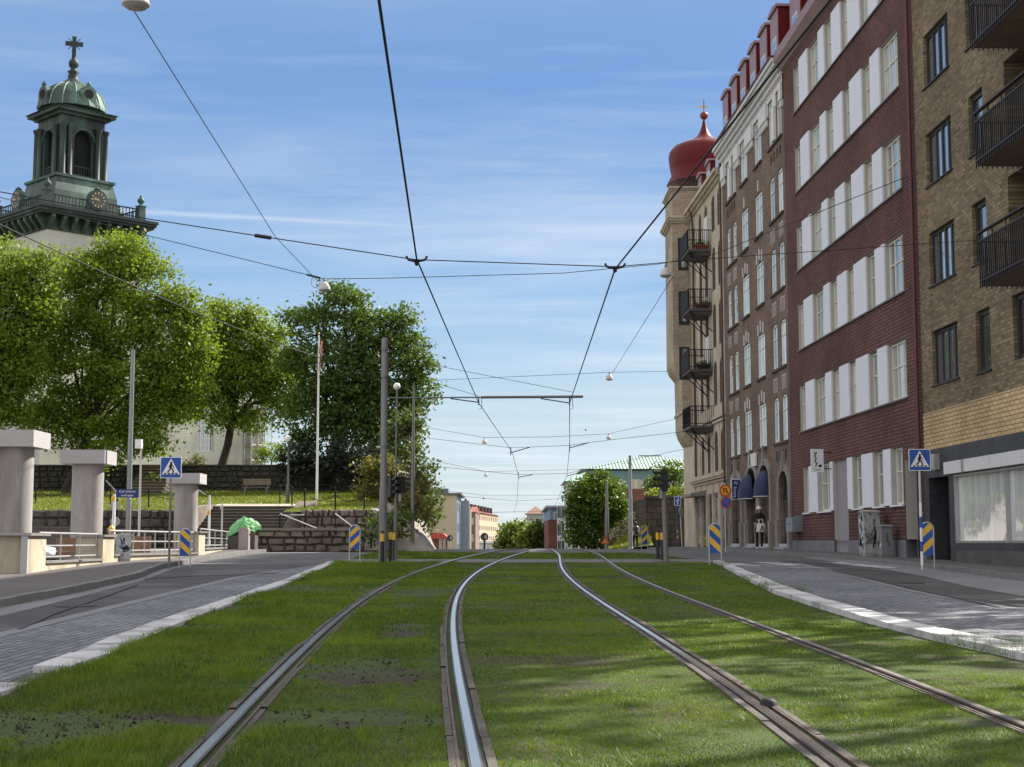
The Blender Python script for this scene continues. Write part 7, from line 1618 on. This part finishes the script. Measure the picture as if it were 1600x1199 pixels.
# kiosk with a red roof
f = FX(678, 850, 118); w_ = P(697, 850, 118).x - f.org.x; z1 = P(0, 842, 118).z; t = thing('kiosk', f(w_ / 2, -1, gz(118)), 'small glazed kiosk under a red sloping roof', 'kiosk')
mb = MB(); mb.fbox(f, -1.5, w_ * .35, -2.5, 0, -.3, z1); mb.build('brick_end', mat('kiosk_brick', (.22, .12, .075), .85, var=.2), t)
mb = MB(); mb.fbox(f, w_ * .36, w_, -2.4, -.1, -.3, z1); mb.build('glazing', glass('kiosk_pane', (.5, .5, .45), .2), t)
mb = MB()
for u in (.36, .68, 1.0): mb.fbox(f, w_ * u - .03, w_ * u + .03, -.099, -.03, -.3, z1)
mb.build('mullion', mat('red_frame', (.2, .06, .05), .6), t)
mb = MB(); mb.prism([(-.3, z1), (w_ + .25, z1), (w_ * .8, P(0, 834, 118).z), (-.3, P(0, 832, 118).z)], lambda a, b, c: f(a, c, b), -2.6, .3); mb.build('roof', mat('bright_red_roof', (.45, .09, .06), .6), t)
f = FX(722, 850, 330); w_ = P(782, 850, 330).x - f.org.x; t = house('low_shed', 'long low white building at the end of the street', f, w_, -7, P(0, 849, 330).z, 8, mat('shed_white', (.6, .57, .55), .8), 1, 8, .5, 1.2); roof(t, f, w_, P(0, 849, 330).z, 8, .5, steel_pole, .4, False)
# right far side
f = FX(824, 815, 330); w_ = P(851, 815, 330).x - f.org.x; z1 = P(0, 803, 330).z; t = house('hip_roofed_house', 'pale house with a brownish hipped roof above the street trees', f, w_, -7, z1, 12, mat('grey_green_wall', (.33, .36, .33), .85), 3, 2, 1.1, 1.3); roof(t, f, w_, z1, 12, P(0, 791, 336).z - z1, mat('brownish_tiles', (.2, .1, .08), .8), .5)
f = FX(857, 850, 165); w_ = P(900, 850, 165).x - f.org.x; z1 = P(0, 812, 165).z
bkf = brick('far_red_brick', (.22, .085, .06), (.16, .065, .045), (.2, .1, .08), (1, .2), .5, .2, .02, .3)
t = house('balcony_block', 'red brick block with stacked white balconies, behind the round tree', f, w_, -3, z1, 30, bkf, 0, 0, 1, 1)
zt = P(0, 793, 165).z; mb = MB(); mb.fbox(f, .2, w_, -30, -.1, z1 + .001, zt); mb.build('attic_storey', mat('blue_grey_clad', (.17, .25, .38), .6, var=.15), t)
mb = MB(); mb.fbox(f, -.3, w_ + .4, -30.5, .6, zt + .001, zt + .14); mb.build('flat_roof', steel_w, t)
for k, y in enumerate((817, 844, 868)):
    z = P(0, y, 165).z; u0 = px(13, 165); mb = MB(); mb.fbox(f, u0, u0 + px(18, 165), .0, 1.0, z - .1, z + .05); bl = mb.build('balcony', white, t)
    mb = MB(); mb.fbox(f, u0, u0 + px(18, 165), .95, 1.0, z + .051, z + .5); 
    for i in range(4): u = u0 + px(18, 165) * i / 3 - (.06 if i == 3 else 0); mb.fbox(f, u, u + .06, .94, 1.01, z + .501, z + 1.75)
    mb.build('front', white, bl)
    mb = MB(); mb.fbox(f, u0 + .1, u0 + px(17, 165), .0, .02, z + .06, z + 1.7); mb.build('glazing', g_dark, bl)
for k, y in enumerate((806,)): z = P(0, y, 165).z; window(t, Frame(f.org + Vector((0, .1, 0)), 0), px(14, 165), z - .5, .8, .95, 1, 1, wframe_g, g_dark, -.01, .1, .08, name='window')
f = FX(853, 850, 215); w_ = 3.; z1 = P(0, 790, 215).z; t = house('grey_block', 'narrow blue grey block at the far end of the right side', f, w_, -5, z1, 20, mat('blue_grey_clad', (.2,) * 3), 4, 1, .9, 1.2)
f = FX(888, 850, 150); z1 = P(0, 752, 150).z; t = house('pale_gable_house', 'pale grey green house mostly hidden behind the round tree', f, 4.2, -2, z1, 12, mat('pale_green_wall', (.36, .42, .4), .8), 4, 2, .8, 1.3); roof(t, f, 4.2, z1, 12, 1.2, mat('green_roof_far', (.27, .42, .36), .6), .4)
# building with a green metal roof
Y = 158; f = FX(918, 760, Y); w_ = P(1130, 760, Y).x - f.org.x; z1 = P(0, 735.5, Y).z; zm = P(0, 764, Y).z
t = house('green_roofed_house', 'blue green house with a pale green standing seam roof', f, w_, zm, z1, 12, mat('teal_wall', (.15, .25, .26), .8, scale=.5, var=.12), 1, 7, 1.5, 1.35, g_dark, wframe_g)
greenr = mat('green_roof', (.37, .47, .42), .5, .1, scale=.4, fine=5, var=.12)
zr = P(0, 713, Y + 6).z; roof(t, f, w_, z1 + .15, 12, zr - z1 - .15, greenr, .7)
mb = MB(); k = 6.
for i in range(44):
    u = -.5 + (w_ + 1) * i / 43; v = min(max(u, k), w_ - k); top = 1.0 if k <= u <= w_ - k else (u + .7) / (k + .7) if u < k else (w_ + .7 - u) / (k + .7)
    mb.tube([f(u, .68, z1 + .19), f(u, .68 - 6.68 * top, z1 + .19 + (zr - z1 - .15) * top)], .035, 4)
mb.tube([f(k, -6, zr + .03), f(w_ - k, -6, zr + .03)], .1, 6); mb.build('seam', mat('green_seam', (.12, .22, .19), .6), t)
mb = MB(); mb.fbox(f, 0, w_, -12, .02, gz(Y) - 2, zm); mb.build('brick_storey', bkf, t)
a = P(1062, 752, Y); b = P(1092, 764, Y); mb = MB(); mb.box(a.x, b.x, Y - 1.2, Y - .0, b.z, a.z); d = mb.build('balcony', white, t)
for i in range(4): window(t, Frame(f.org + Vector((0, -.05, 0)), 0), 1.5 + 2.6 * i, zm - 2.6, 1.3, 1.5, 2, 1, wframe_g, g_dark, -.03, .1, .08)
